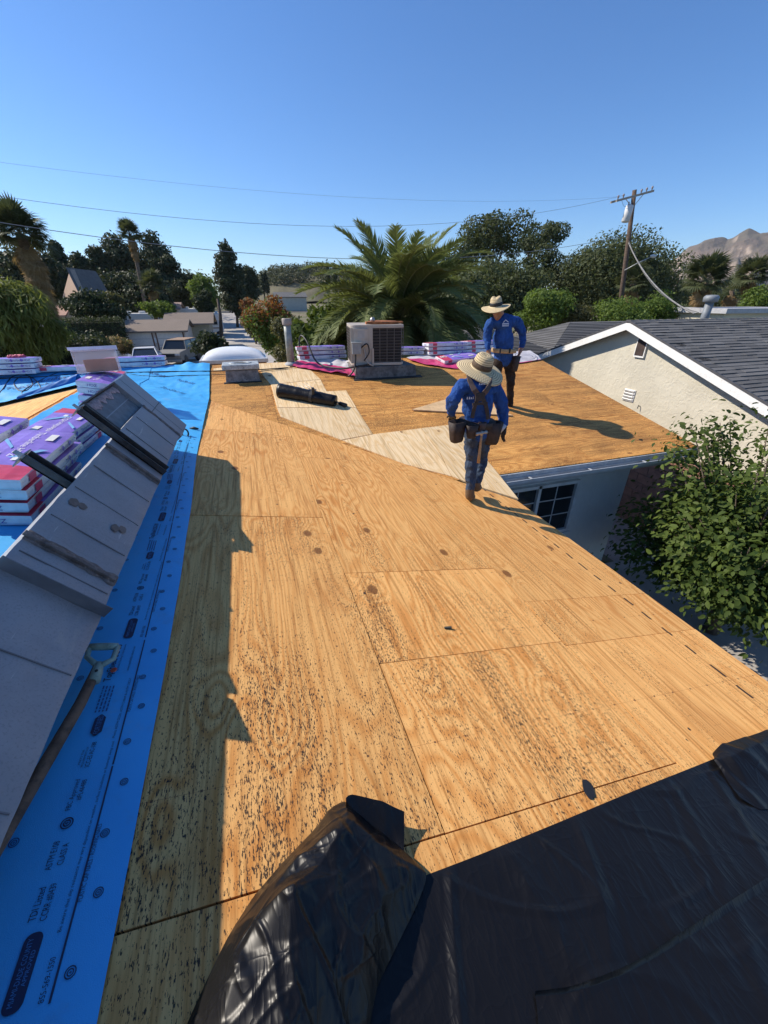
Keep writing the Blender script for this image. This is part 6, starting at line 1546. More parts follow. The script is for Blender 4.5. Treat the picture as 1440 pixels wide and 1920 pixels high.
def fan_palm(label, pts, R, n=34, skirt=0, skirt_len=0, r0=.22, nm='fan_palm'):
    P = [Vector(q) for q in pts]; t = thing(nm, label, 'palm tree', P[0], 'fan palms'); b = MB(); b.tube(P, [r0 * 1.25] + [r0] * (len(P) - 2) + [r0 * .8], 10); b.build('trunk', BARKP, t, smooth=True)
    top = P[-1]; r_ = random.Random(int(abs(top.x) * 10)); ax_ = (P[-1] - P[-2]).normalized()
    for k in range(n):
        u = k / n; a = k * 2.4; el = 78 - 108 * u + r_.uniform(-8, 8); o = bpy.data.objects.new('frond', FAN[k % 2]); COL.objects.link(o)
        o.matrix_basis = Matrix.Translation(top + ax_ * (.12 * (1 - u))) @ (Matrix.Rotation(a, 3, 'Z') @ Matrix.Rotation(-math.radians(el), 3, 'Y') @ Matrix.Rotation(r_.uniform(-.4, .4), 3, 'X')).to_4x4() @ Matrix.Scale(R * r_.uniform(.8, 1.1), 4); par(o, t)
    for k in range(skirt):
        u = r_.random(); q = top - ax_ * (u * skirt_len + .15); a = r_.uniform(0, 6.28); o = bpy.data.objects.new('dead_frond', FAND[0]); COL.objects.link(o)
        o.matrix_basis = Matrix.Translation(q) @ (Matrix.Rotation(a, 3, 'Z') @ Matrix.Rotation(math.radians(r_.uniform(48, 78)), 3, 'Y')).to_4x4() @ Matrix.Scale(R * r_.uniform(.62, .95) * (1 - .5 * u), 4); par(o, t)
    return t
g0 = ay(82, 600, 27); fan_palm('fan palm with thick brown dead skirt at the left edge', [(g0.x, 27, GZ), ay(74, 540, 27), ay(58, 490, 27), ay(38, 440, 27)], .78, 44, 150, 3.8, .24)
g0 = ay(270, 580, 62); fan_palm('tall slim fan palm leaning over the dark trees', [(g0.x, 62, gheight(0, 62)), ay(266, 540, 62), ay(254, 480, 62), ay(243, 438, 62)], .80, 36, 60, 2.2, .2)
g0 = ay(285, 580, 55); fan_palm('short bushy fan palm below the tall slim palm', [(g0.x, 55, gheight(0, 55)), ay(285, 555, 55), ay(285, 536, 55)], .9, 34, 10, .6, .2)
g0 = ay(1186, 600, 30); fan_palm('fan palm with shaggy trunk beside the utility pole', [(g0.x, 30, GZ), ay(1186, 560, 30), ay(1187, 532, 30)], .9, 34, 46, 1.4, .28)
g0 = ay(1322, 600, 24); fan_palm('wide fan palm behind the flue pipe', [(g0.x, 24, GZ), ay(1322, 560, 24), ay(1322, 526, 24)], 1.0, 40, 30, 1.2, .25)
g0 = ay(1412, 600, 30); fan_palm('fan palm with drooping fronds near the right edge', [(g0.x, 30, GZ), ay(1411, 560, 30), ay(1410, 518, 30)], 1.05, 36, 30, 1.5, .25)
g0 = ay(1375, 600, 34); fan_palm('dry yellowish fan palm between the two right hand palms', [(g0.x, 34, GZ), ay(1374, 575, 34), ay(1372, 545, 34)], .95, 12, 70, 1.0, .25)

# ================================================================== TREES AND SHRUBS, left to right
B = 'background trees'
tree('pepper_tree', 'drooping yellow green pepper tree at the left edge', -8, 503, 19, 150, 'round', L_PEP, 15000, .30, 690, B, .22, droop=1.6, aspect=.16, fill=.3)
for (px, top, d, w, k, lab) in ((62, 470, 70, 90, 'round', 'dark rounded evergreen behind the shaggy palm'), (100, 452, 78, 52, 'conifer', 'narrow dark conifer right of the shaggy palm'), (140, 474, 74, 62, 'conifer', 'dark evergreen over the steep brown roof'), (175, 462, 80, 70, 'conifer', 'dark conifer left of the tall twin topped tree'),
                               (212, 440, 82, 75, 'column', 'tall dark evergreen left of the slim palm'), (278, 436, 86, 74, 'column', 'tallest dark tree right of the slim palm'), (310, 476, 80, 60, 'airy', 'dark spreading tree at the right of the evergreen mass'), (240, 500, 66, 120, 'round', 'dark low evergreen behind the short fan palm'),
                               (338, 505, 78, 60, 'round', 'dark low tree left of the bright green tree'), (20, 450, 60, 120, 'round', 'big black green tree behind the pepper tree')):
    tree('evergreen_tree', lab, px, top, d, w * 1.12, k, L_CON, 10000, .42, None, B, .3, kk=36)
tree('round_tree', 'dense dark round tree in front of the steep brown roof', 165, 545, 46, 108, 'round', L_DARK, 7000, .28, 612, B)
tree('leafy_tree', 'bright yellow green tree at the end of the parking yard', 372, 508, 70, 58, 'round', L_LIME, 5000, .38, 585, B)
tree('tall_conifer', 'tall narrow dark tree right of the bright green tree', 420, 456, 74, 56, 'column', L_CON, 8000, .40, 585, B)
tree('evergreen_tree', 'dark evergreen at the end of the driveway', 458, 498, 84, 50, 'round', L_CON, 5000, .45, None, B)
tree('evergreen_tree', 'small dark tree left of the driveway end', 374, 540, 62, 40, 'round', L_DARK, 4000, .35, 595, B)
tree('garden_shrub', 'light green shrub above the motorhome roofs', 293, 562, 52, 66, 'round', L_LIME, 3500, .24, 596, B, .06, 'shrub')
tree('garden_shrub', 'pale green shrub beside the dark round tree', 208, 545, 50, 40, 'round', L_OLIVE, 2500, .25, 590, B, .06, 'shrub')
tree('garden_shrub', 'dark leafy shrub in front of the parked cars', 388, 618, 30, 62, 'round', L_DARK, 3000, .22, 672, B, .06, 'shrub')
tree('garden_shrub', 'dry yellow grassy shrub behind the white fence', 200, 628, 37, 84, 'round', L_OLIVE, 6000, .20, 668, B, .05, 'shrub', mix2=(L_DRY, .1, .5))
tree('flowering_bush', 'tall hedge like bush with rusty red tips along the driveway', 505, 545, 30, 100, 'round', L_LIME, 14000, .20, 672, B, .1, 'bush', mix2=(L_RED, .62, .8), fill=.35, kk=34)
tree('flowering_bush', 'smaller reddish bush at the far end of the driveway hedge', 468, 556, 52, 50, 'round', L_OLIVE, 6000, .24, 640, B, .1, 'bush', mix2=(L_RED, .35, .8))
tree('flowering_bush', 'green bush with thin stems nearest the skylight', 535, 575, 21, 70, 'round', L_OLIVE, 7000, .15, 690, B, .08, 'bush')
tree('broadleaf_shrub', 'glossy broad leaved shrub left of the date palm', 598, 545, 15.5, 120, 'round', L_CITR, 6500, .20, 700, B, .08, 'shrub', kk=34)
tree('broadleaf_shrub', 'dark leafy shrub right of the date palm base', 850, 570, 20, 150, 'round', L_OLIVE, 7000, .18, 660, B, .08, 'shrub')
tree('oak_tree', 'airy dark oak rising right of the date palm', 925, 408, 46, 165, 'airy', L_OAK, 17000, .28, 590, B, .35, kk=38)
tree('oak_tree', 'slender airy oak with open crown left of the big oak', 1015, 412, 50, 125, 'airy', L_OAK, 14000, .28, 590, B, .32, kk=24)
tree('oak_tree', 'dark oak crown directly behind the date palm top', 845, 432, 50, 130, 'round', L_OAK, 9000, .30, 600, B, .35)
tree('oak_tree', 'low dark oak mass behind the far worker', 945, 490, 40, 215, 'round', L_OAK, 20000, .30, 625, B, .3, kk=40)
tree('oak_tree', 'huge dense oak behind the utility pole', 1180, 425, 42, 215, 'round', L_OAK, 34000, .30, 610, B, .5, kk=60)
tree('oak_tree', 'dark oak shoulder left of the huge oak', 1085, 470, 45, 110, 'round', L_OAK, 9000, .27, 610, B, .3)
tree('oak_tree', 'dark oak at the right of the huge oak', 1270, 462, 46, 110, 'round', L_OAK, 9000, .28, 610, B, .3)
tree('oak_tree', 'dark filler tree beneath the right hand palms', 1360, 515, 44, 170, 'round', L_OAK, 9000, .30, 610, B, .3)
tree('lime_shrub', 'bright lime green shrub behind the far worker', 1025, 535, 26, 105, 'round', L_LIME, 9000, .19, 625, B, .1, 'shrub')
tree('lime_shrub', 'olive brown shrub between two lime shrubs', 1090, 562, 25, 70, 'round', L_OLIVE, 5000, .17, 620, B, .08, 'shrub')
tree('lime_shrub', 'light green shrub in front of the pole base', 1165, 560, 23, 130, 'round', L_LIME, 8000, .17, 640, B, .1, 'shrub')
tree('lime_shrub', 'light green shrub left of the flue pipe', 1235, 548, 24, 90, 'round', L_LIME, 6000, .17, 625, B, .1, 'shrub')
tree('garden_shrub', 'green tree at the far right edge', 1435, 530, 26, 60, 'round', L_LIME, 4000, .2, 600, B, .1, 'tree')
for (px, top) in ((490, 512), (497, 508), (612, 490), (627, 492)):
    tree('cypress', {490: 'left of two thin far cypresses', 497: 'right of two thin far cypresses', 612: 'left dark cypress on the far hill', 627: 'right dark cypress on the far hill'}[px], px, top, 150, 8, 'column', L_CON, 900, .6, 548, B, .2)
# hedges
def gq(pts, z=GZ): return [tuple(az(px, py, z)[:2]) for px, py in pts]
def rowq(pxa, pxb, d0, d1): a0, a1, b0_, b1_ = ay(pxa, 600, d0), ay(pxb, 600, d0), ay(pxb, 600, d1), ay(pxa, 600, d1); return [(a0.x, d0), (a1.x, d0), (b1_.x if 0 else b0_.x, d1), (b1_.x, d1)]
hz = lambda px, py, d: ay(px, py, d).z
hedge('hedge', 'long clipped dark hedge below the dark round tree', rowq(92, 226, 40, 42.5), GZ, hz(150, 601, 40) - GZ, L_HEDGE, 9000, .16)
hedge('hedge', 'tall clipped dark hedge behind the far left bundles', rowq(60, 182, 23, 27), GZ, hz(130, 640, 23) - GZ, L_HEDGE, 12000, .14)
hedge('hedge', 'dense dark hedge along the far left roof edge', rowq(-140, 62, 19, 22), GZ, hz(20, 640, 19) - GZ, L_HEDGE, 9000, .14)

# ================================================================== GARAGE, HOUSES, VEHICLES BEYOND
def gable_house(name, label, x0, x1, y0, y1, zg, ze, zr, along, wallm, roofm, over=.3, cat='house'):
    t = thing(name, label, cat, ((x0 + x1) / 2, (y0 + y1) / 2, zg)); xm, ym = (x0 + x1) / 2, (y0 + y1) / 2; b = MB()
    if along == 'x':
        b.add([(x, y, z) for x in (x0, x1) for y, z in ((y0, zg), (y1, zg), (y1, ze), (ym, zr), (y0, ze))], [(4, 3, 2, 1, 0), (5, 6, 7, 8, 9)] + [(i, (i + 1) % 5, 5 + (i + 1) % 5, 5 + i) for i in range(5)])
    else:
        b.add([(x, y, z) for y in (y0, y1) for x, z in ((x0, zg), (x1, zg), (x1, ze), (xm, zr), (x0, ze))], [(0, 1, 2, 3, 4), (9, 8, 7, 6, 5)] + [(i, 5 + i, 5 + (i + 1) % 5, (i + 1) % 5) for i in range(5)])
    b.build('wall', wallm, t); b = MB()
    if along == 'x':
        sl2 = (zr - ze) / (ym - y0); a0, a1 = y0 - over, y1 + over; zz = ze - sl2 * over
        for ya, yb in ((a0, ym), (ym, a1)):
            za, zb2 = (zz, zr) if ya == a0 else (zr, zz); X0, X1 = x0 - over, x1 + over
            b.hexa([(X0, ya, za + .01), (X1, ya, za + .01), (X1, yb, zb2 + .01), (X0, yb, zb2 + .01), (X0, ya, za + .14), (X1, ya, za + .14), (X1, yb, zb2 + .14), (X0, yb, zb2 + .14)])
    else:
        sl2 = (zr - ze) / (xm - x0); a0, a1 = x0 - over, x1 + over; zz = ze - sl2 * over
        for xa, xb in ((a0, xm), (xm, a1)):
            za, zb2 = (zz, zr) if xa == a0 else (zr, zz); Y0, Y1 = y0 - over, y1 + over
            b.hexa([(xa, Y0, za + .01), (xb, Y0, zb2 + .01), (xb, Y1, zb2 + .01), (xa, Y1, za + .01), (xa, Y0, za + .14), (xb, Y0, zb2 + .14), (xb, Y1, zb2 + .14), (xa, Y1, za + .14)])
    b.build('roof', roofm, t); return t
PINKST = stucco_mat('pink_stucco', (0.70, 0.60, 0.50))
gd = 41.5; gl_, gr_ = ay(233, 640, gd), ay(350, 640, gd); ge = ay(290, 622, gd).z; gp = ay(290, 598, gd + 2.6).z
gar = gable_house('garage', 'pinkish two door garage with brown shingle roof behind parked cars', gl_.x, gr_.x, gd, gd + 6, GZ, ge, gp - .2, 'x', PINKST, SHINGB, .3, 'garage')
for a, c in ((240, 287), (297, 345)):
    A, C2 = ay(a, 640, gd), ay(c, 640, gd); b = MB(); b.box(((A.x + C2.x) / 2, gd - .02, GZ + 1.08), (C2.x - A.x, .05, 2.16)); dr_ = b.build('garage_door', simple('garage_door_cream', (0.76, 0.69, 0.60), 0.7, var=.05), gar)
    for k in range(3): b = MB(); b.box(((A.x + C2.x) / 2, gd - .05, GZ + .55 + .54 * k), (C2.x - A.x - .05, .012, .02)); b.build('panel_joint', simple('door_joint', (0.35, 0.31, 0.27), 0.8), dr_)
    b = MB(); b.box(((A.x + C2.x) / 2, gd - .03, GZ + 2.22), (C2.x - A.x + .2, .07, .09)); b.build('door_head', simple('brown_trim', (0.19, 0.10, 0.07), 0.8), gar)
    for X in (A.x - .06, C2.x + .06): b = MB(); b.box((X, gd - .03, GZ + 1.1), (.10, .07, 2.2)); b.build('door_jamb', simple('brown_trim2', (0.19, 0.10, 0.07), 0.8), gar)
sp = ay(292, 636, gd); b = MB(); b.box((sp.x, gd - .02, GZ + 1.5), (.22, .04, .4)); b.build('notice_panel', WHITE, gar)

# steep A frame house among the trees
aq = [ay(160, 503, 64), ay(120, 553, 64), ay(200, 553, 64)]
af = thing('a_frame_house', 'steep brown roofed house showing its pale gable among dark trees', 'house', (aq[0].x, 66, gheight(0, 64)))
zt_, z0_ = ay(131, 505, 64).z, ay(131, 556, 64).z - 2.5; xl, xr_ = ay(118, 553, 64).x, ay(152, 553, 64).x; xt = ay(131, 505, 64).x
b = MB(); g1, g2, g3 = ay(117, 558, 56), ay(155, 560, 50), ay(131, 505, 52.5); off_ = Vector((.3, .3, 0))
b.add([g1, g2, g3, g1 + off_, g2 + off_, g3 + off_], [(0, 1, 2), (5, 4, 3), (0, 3, 4, 1), (1, 4, 5, 2), (2, 5, 3, 0)]); b.build('gable_wall', simple('tan_gable', (0.42, 0.30, 0.22), 0.9, var=.1), af)
b = MB(); A1, A2, A3, A4 = g3 + Vector((-.2, -.3, .15)), ay(178, 508, 57), ay(206, 556, 54.5), g2 + Vector((0, -.4, 0)); th3 = Vector((.1, .2, -.2))
b.hexa([A4 + th3, A3 + th3, A2 + th3, A1 + th3, A4, A3, A2, A1]); b.build('roof', simple('brown_grey_roof', (0.155, 0.135, 0.12), 0.9, var=.15, sc=3), af)
ph = ay(92, 576, 52); gable_house('low_house', 'low house with pinkish tile roof behind the long hedge', ph.x - 5, ph.x + 1.6, 50, 55, gheight(0, 52), ay(92, 592, 50).z, ay(92, 574, 52.5).z, 'x', PINKST, simple('pink_tile', (0.42, 0.25, 0.18), 0.9, var=.2, sc=6))
ph = ay(255, 572, 66); gable_house('low_house', 'distant tan roofed house between the dark trees', ph.x - 5, ph.x + 5, 66, 71, gheight(0, 66), ay(255, 580, 66).z, ay(255, 569, 68).z, 'x', PINKST, simple('tan_tile', (0.30, 0.22, 0.18), 0.9, var=.2, sc=6))
ph = ay(375, 600, 49); gable_house('carport', 'brown roofed low building right of the garage', ay(318, 600, 49).x, ay(392, 600, 49).x, 47.5, 53, GZ, ay(370, 606, 47.5).z, ay(340, 589, 50).z, 'x', simple('ochre_wall', (0.42, 0.37, 0.26), 0.9), SHINGB, .5, 'building')

def wheels(t, pts, r, w, axis_rot):
    for p in pts:
        M = axis_rot; b = MB(); b.lathe([(r * .55, -w / 2), (r * .95, -w / 2), (r, -w * .3), (r, w * .3), (r * .95, w / 2), (r * .55, w / 2)], p, M, 20); wh = b.build('wheel', BLACK, t, smooth=True)
        b = MB(); b.lathe([(0, -w * .42), (r * .58, -w * .46), (r * .58, w * .46), (0, w * .42)], p, M, 16); b.build('rim', STEEL, wh)
def car(label, loc, rz, paint, prof_body, cab, Wd, group, lights, grille, wheel_y, wr, roofm=None):
    """prof_body: (y,z) side outline lower body; cab: (y,z) glasshouse outline; nose towards -Y"""
    t = thing('parked_car', label, 'car', loc, group); M = Matrix.Translation(loc) @ Matrix.Rotation(math.radians(rz), 4, 'Z'); M3 = M.to_3x3()
    def T(v): return M @ Vector(v)
    def extr(prof, w0, w1, nm, mat, bev=.04):
        b = MB(); n = len(prof); zs = [z for y, z in prof]; z0, z1 = min(zs), max(zs); vs = []
        for sx in (-1, 1):
            for y, z in prof: k = (z - z0) / (z1 - z0 + 1e-6); vs.append(T((sx * (w0 + (w1 - w0) * k) / 2, y, z)))
        b.add(vs, [tuple(range(n)), tuple(range(2 * n - 1, n - 1, -1))] + [(i, n + i, n + (i + 1) % n, (i + 1) % n) for i in range(n)]); 
        o = b.build(nm, mat, t, bevel=bev); bm = bmesh.new(); bm.from_mesh(o.data); bmesh.ops.recalc_face_normals(bm, faces=bm.faces); bm.to_mesh(o.data); bm.free(); return o
    body = extr(prof_body, Wd, Wd * .96, 'body', paint, .07)
    gl_o = extr(cab, Wd * .93, Wd * .74, 'windows', GLASS, .05)
    ym = [y for y, z in cab]; ztop = max(z for y, z in cab); rtop = [y for y, z in cab if z > ztop - .05]
    b = MB(); b.box(T((0, (min(rtop) + max(rtop)) / 2, ztop + .012)), (Wd * .74, max(rtop) - min(rtop) + .06, .05), M3); b.build('roof_panel', roofm or paint, t, bevel=.02)
    zb2 = min(z for y, z in cab); cs = sorted(cab)
    ycs = [cs[0][0], min(rtop), (min(rtop) + max(rtop)) / 2, max(rtop), cs[-1][0]]
    for sx in (-1, 1):
        for yb, yt in ((cs[0][0], min(rtop)), ((min(rtop) + max(rtop)) / 2, (min(rtop) + max(rtop)) / 2), (cs[-1][0], max(rtop))):
            b = MB(); b.tube([T((sx * Wd * .468, yb, zb2)), T((sx * Wd * .372, yt, ztop))], .04, 6); b.build('pillar', paint, t)
        b = MB(); b.box(T((sx * (Wd / 2 + .09), cs[0][0] + .32, zb2 + .10)), (.18, .10, .13), M3); b.build('mirror', paint, t, bevel=.03)
    y0 = min(y for y, z in prof_body)
    for sx in (-1, 1): b = MB(); b.box(T((sx * Wd * .36, y0 + .05, lights)), (Wd * .2, .16, .14), M3); b.build('headlight', simple('lamp_glass', (0.45, 0.45, 0.45), 0.15), t, bevel=.03)
    b = MB(); b.box(T((0, y0 + .03, grille)), (Wd * .5, .10, .20), M3); b.build('grille', simple('grille_dark', (0.03, 0.03, 0.03), 0.5), t)
    b = MB(); b.box(T((0, y0 - .02, .42)), (Wd * .96, .12, .20), M3); b.build('bumper', paint if wr < .35 else STEEL, t, bevel=.04)
    wheels(t, [T((sx * (Wd / 2 - .10), yy, wr)) for sx in (-1, 1) for yy in wheel_y], wr, .22, M3 @ rot('Y', 90)); return t
CW = Mat('car_white', 0.25, (0.72, 0.72, 0.72)).mat; CG = simple('car_dusty_grey', (0.20, 0.19, 0.17), 0.6, var=.15, sc=4, dirt=(0.30, 0.26, 0.20))
CT = simple('car_roof_faded', (0.30, 0.20, 0.13), 0.8, var=.2)
sed = [(-2.25, .30), (-2.3, .62), (-1.9, .82), (-1.0, .96), (1.6, 1.02), (2.2, .98), (2.3, .6), (2.2, .30)]; sedc = [(-1.1, .95), (-.25, 1.38), (.75, 1.42), (1.75, 1.0)]
l1 = ay(258, 655, 33.5); car('white sedan parked in front of the garage, facing us', (l1.x, 35.6, GZ), 8, CW, sed, sedc, 1.82, 'cars parked by the garage', .66, .56, (-1.4, 1.4), .33)
suv = [(-2.3, .42), (-2.35, .95), (-2.2, 1.05), (-.95, 1.12), (2.2, 1.15), (2.3, .9), (2.3, .42)]; suvc = [(-.95, 1.1), (-.45, 1.72), (2.0, 1.74), (2.2, 1.12)]
l2 = ay(328, 655, 36); car('dusty grey old square off roader parked in front of the garage', (l2.x, 38.2, GZ), -14, CG, suv, suvc, 1.95, 'cars parked by the garage', .86, .82, (-1.45, 1.35), .39, CT)
l3 = ay(395, 620, 50); car('small white pickup parked beside the driveway', (l3.x - .6, 50, gheight(0, 50)), -12, CW, suv, [(-.95, 1.1), (-.4, 1.68), (.5, 1.7), (.75, 1.12)], 1.85, 'cars parked by the garage', .86, .80, (-1.45, 1.35), .36)
def motorhome(label, px0, px1, top, d, L, rz=0):
    a, c = ay(px0, top, d), ay(px1, top, d); gz = gheight(0, d); w = c.x - a.x; h = a.z - gz; t = thing('motorhome', label, 'motorhome', ((a.x + c.x) / 2, d + L / 2, gz), 'motorhomes parked beyond the garage'); xm = (a.x + c.x) / 2
    b = MB(); b.box((xm, d + L / 2, gz + .55 + (h - .55) / 2), (w, L, h - .55)); b.build('body', simple('camper_white', (0.66, 0.64, 0.60), 0.5, var=.05), t, bevel=.12)
    for k in range(3): b = MB(); b.box((xm - w * .3 + k * w * .3, d + L * .4, a.z + .12), (w * .12, .7, .22)); b.build('roof_unit', WHITE, t, bevel=.05)
    for k in range(2): b = MB(); b.box((xm - w * .24 + k * w * .45, d - .02, gz + h * .62), (w * .22, .06, h * .18)); f_ = b.build('window', simple('window_trim', (0.3, 0.3, 0.3), 0.5), t); b = MB(); b.box((xm - w * .24 + k * w * .45, d - .055, gz + h * .62), (w * .18, .02, h * .14)); b.build('pane', GLASS, f_)
    b = MB(); b.box((xm, d - .015, gz + h * .40), (w * .98, .04, .12)); b.build('stripe', simple('camper_stripe', (0.25, 0.18, 0.13), 0.6), t)
    wheels(t, [(xm + s_ * w * .32, d + .1, gz + .38) for s_ in (-1, 1)], .38, .25, rot('X', 90))
motorhome('long grey white trailer behind the garage roof', 218, 306, 588, 58, 3)
motorhome('white motorhome with overcab left of the tree trunk', 372, 412, 588, 60, 5)
motorhome('white camper between trailer and motorhome', 326, 372, 579, 68, 4)

# white picket fence left of the sedan
fn_ = thing('picket_fence', 'weathered white picket fence left of the white sedan', 'fence', az(200, 668, GZ))
fa_, fb2 = ay(184, 668, 31), ay(236, 668, 39); pk = MB(); pk.hexa([(-.05, -.012, 0), (.05, -.012, 0), (.05, .012, 0), (-.05, .012, 0), (-.05, -.012, 1.2), (.05, -.012, 1.2), (.05, .012, 1.2), (-.05, .012, 1.2)]); pk.add([(-.05, -.012, 1.2), (.05, -.012, 1.2), (0, -.012, 1.28), (-.05, .012, 1.2), (.05, .012, 1.2), (0, .012, 1.28)], [(0, 1, 2), (5, 4, 3), (0, 2, 5, 3), (1, 4, 5, 2)])
pme = pk.mesh('picket'); pme.materials.append(TRIM); nP = 40
for k in range(nP):
    q = Vector((fa_.x, 33, GZ)).lerp(Vector((fb2.x, 40.5, GZ)), k / (nP - 1)); o = bpy.data.objects.new('picket', pme); COL.objects.link(o); o.matrix_basis = Matrix.Translation(q) @ Matrix.Rotation(math.atan2(7.5, fb2.x - fa_.x), 4, 'Z'); par(o, fn_)
for z in (.35, .95): b = MB(); b.tube([(fa_.x, 33.03, GZ + z), (fb2.x, 40.53, GZ + z)], .035, 5); b.build('rail', TRIM, fn_)
# dead tree trunk beside the driveway
q = ay(415, 640, 52); b = MB(); b.tube([(q.x, 52, GZ), ay(413, 590, 52), ay(408, 560, 52)], [.22, .17, .12], 8); tag(b.build('bare_trunk', BARK, smooth=True), 'dark bare tree trunk at the left of the driveway', 'trunk')

# ================================================================== UTILITY POLE AND LINES
d0 = 26.0; pt, pb2 = ay(1190, 356, d0), ay(1163, 572, d0); pb3 = pb2 + (pb2 - pt) * ((pb2.z - GZ) / (pt.z - pb2.z))
up_ = thing('utility_pole', 'leaning wooden utility pole with crossarm and white transformer', 'utility pole', pb3)
b = MB(); b.tube([pb3, pb3.lerp(pt, .5), pt], [.19, .165, .13], 12); b.build('pole', WOODP, up_, smooth=True)
ca, cb = ay(1155, 377, d0 - .3), ay(1225, 358, d0 - .3); dv = (cb - ca).normalized()
for o in (0, .28): b = MB(); b.box((ca + cb) / 2 + Vector((0, o * 1.6 - .02, 0)), ((cb - ca).length, .10, .12), frame3(dv, (0, 1, 0))); arm = b.build('crossarm', WOODC, up_)
for k, t in enumerate((.04, .18, .66, .80, .95)):
    q = ca.lerp(cb, t) + Vector((0, 0, .06)); b = MB(); b.lathe([(.03, 0), (.03, .08), (.07, .10), (.05, .14), (.07, .17), (.03, .22), (0, .23)], q, None, 10); b.build('insulator', simple('porcelain', (0.30, 0.24, 0.22), 0.3), arm, smooth=True)
for s_ in (.25, .75): b = MB(); b.tube([ca.lerp(cb, s_), pt + (pb2 - pt) * .14], .022, 5); b.build('brace', STEEL, up_)
tcn = ay(1177, 400, d0 - .45); b = MB(); b.lathe([(.20, -.48), (.235, -.45), (.235, .38), (.21, .42), (.05, .47), (0, .48)], tcn, rot('Y', 6), 18); tr_ = b.build('transformer', simple('transformer_grey', (0.60, 0.60, 0.59), 0.5, var=.05), up_, smooth=True)
for s_ in (-.1, .1): b = MB(); b.lathe([(.03, 0), (.045, .06), (.03, .12), (.045, .16), (0, .2)], tcn + Vector((s_, 0, .42)), None, 8); b.build('bushing', simple('porcelain2', (0.30, 0.24, 0.22), 0.3), tr_)
s0, s1 = ay(1171, 507, d0 - .2), ay(1222, 481, d0 - 1.0); b = MB(); b.tube([s0, s0.lerp(s1, .5) + Vector((0, 0, .04)), s1], .035, 8); la = b.build('street_light_arm', simple('arm_grey', (0.34, 0.35, 0.34), 0.5, .4), up_, smooth=True)
b = MB(); b.lathe([(.0, -.24), (.08, -.2), (.12, 0), (.09, .2), (0, .26)], s1 + Vector((.12, 0, .02)), frame3((0, 1, 0), (0, 0, 1)) @ rot('X', 0), 12); b.build('lamp_head', simple('lamp_grey', (0.5, 0.5, 0.48), 0.4), la, smooth=True)
WIRE = simple('wire', (0.20, 0.23, 0.28), 0.6)
def wire(label, p, q, sag, r=.012, n=28, mat=None, mid=None):
    p, q = Vector(p), Vector(q); b = MB(); b.tube([p.lerp(q, k / n) - Vector((0, 0, sag * 4 * (k / n) * (1 - k / n))) for k in range(n + 1)], r, 5); return tag(b.build('power_line', mat or WIRE, smooth=True), label, 'wire', 'overhead lines')
wl = lambda px, py, d: ay(px, py, d)
wire('topmost thin overhead line from the left edge to the crossarm', wl(-260, 268, 22), ca.lerp(cb, .04) + Vector((0, 0, .2)), .75, .004)
wire('second overhead line from the left edge to the crossarm', wl(-300, 318, 22), ca.lerp(cb, .18) + Vector((0, 0, .2)), 1.6, .008)
wire('lower thick overhead line crossing the palm', wl(-260, 372, 22), pt.lerp(pb2, .36), 1.6, .013)
0 and wire('telephone line just above the thick lower line', wl(-260, 378, 22.6), pt.lerp(pb2, .44), 2.0, .014)
0 and wire('lowest telephone line among the dark trees', wl(-200, 470, 26), pt.lerp(pb2, .58), 1.9, .012)
0 and wire('line leaving the crossarm to the far right', cb + Vector((0, 0, .2)), wl(1700, 300, 40), .8, .010)
gz_ = ay(1302, 588, 15.5)
wire('thick twisted service cable running down to the neighbour roof', pt.lerp(pb2, .42), gz_, .55, .040, mat=simple('cable_sheath', (0.20, 0.195, 0.185), 0.7, var=.5, sc=14))
wire('thinner cable beside the twisted service cable', pt.lerp(pb2, .40), gz_ + Vector((.25, 0, .05)), .8, .018, mat=simple('cable_sheath2', (0.12, 0.12, 0.12), 0.7, var=.5, sc=20))
wire('jumper looping beside the transformer', ca.lerp(cb, .15), tcn + Vector((0, 0, .5)), .25, .010)

# ================================================================== HILLS
def hill_mat(name, a, b_, c_, sc):
    m = Mat(name, 0.95, a, spec=.1); v = m.obj(); n = m.noise(v, sc, 6, .65); c = m.mix(m.ss(n, .35, .65), a, b_)
    geo = m.n('NewGeometry').outputs['Normal']; zz = m.sep(geo)[2]; c = m.mix(m.math('MULTIPLY', m.ss(zz, .80, .55), m.ss(m.noise(v, sc * 2.5, 4), .40, .60)), c, c_)
    m.col(c); m.bump(m.noise(v, sc * 6, 5, .7), .8, 12); return m.mat
RD = 2300.0
prof_px = [(1180, 548), (1225, 515), (1262, 492), (1290, 470), (1318, 455), (1340, 451), (1362, 456), (1385, 442), (1402, 436), (1425, 441), (1450, 438), (1500, 446), (1560, 430), (1640, 450), (1750, 470), (1900, 480)]
pts = []
for px, py in prof_px: r_ = ray(px, py); h_ = math.hypot(r_.x, r_.y); pts.append(r_ * (RD / h_))
def mfn(u, v):
    s_ = u * (len(pts) - 1); i = min(int(s_), len(pts) - 2); q = pts[i].lerp(pts[i + 1], s_ - i); dirn = Vector((q.x, q.y, 0)).normalized()
    if v <= .6: t = v / .6; dist = 1300 + (RD - 1300) * t; prof_ = t ** 1.15
    else: t = (v - .6) / .4; dist = RD + 700 * t; prof_ = 1 - t
    b0 = Vector((dirn.x * dist, dirn.y * dist, 0)); top_z = q.z + 12
    fold = abs(nz(b0.x * .004, b0.y * .004, 1.0)) * 1.4 + .6 * abs(nz(b0.x * .012, b0.y * .012, 2.0)) + .3 * abs(nz(b0.x * .03, b0.y * .03, 3.0))
    e = prof_ * (1 - prof_) * 4
    z = -6 + (top_z + 6) * prof_ - fold * 95 * e + 14 * nz(b0.x * .02, b0.y * .02, 6) * min(1, prof_ * 2)
    return (b0.x, b0.y, max(z, -8))
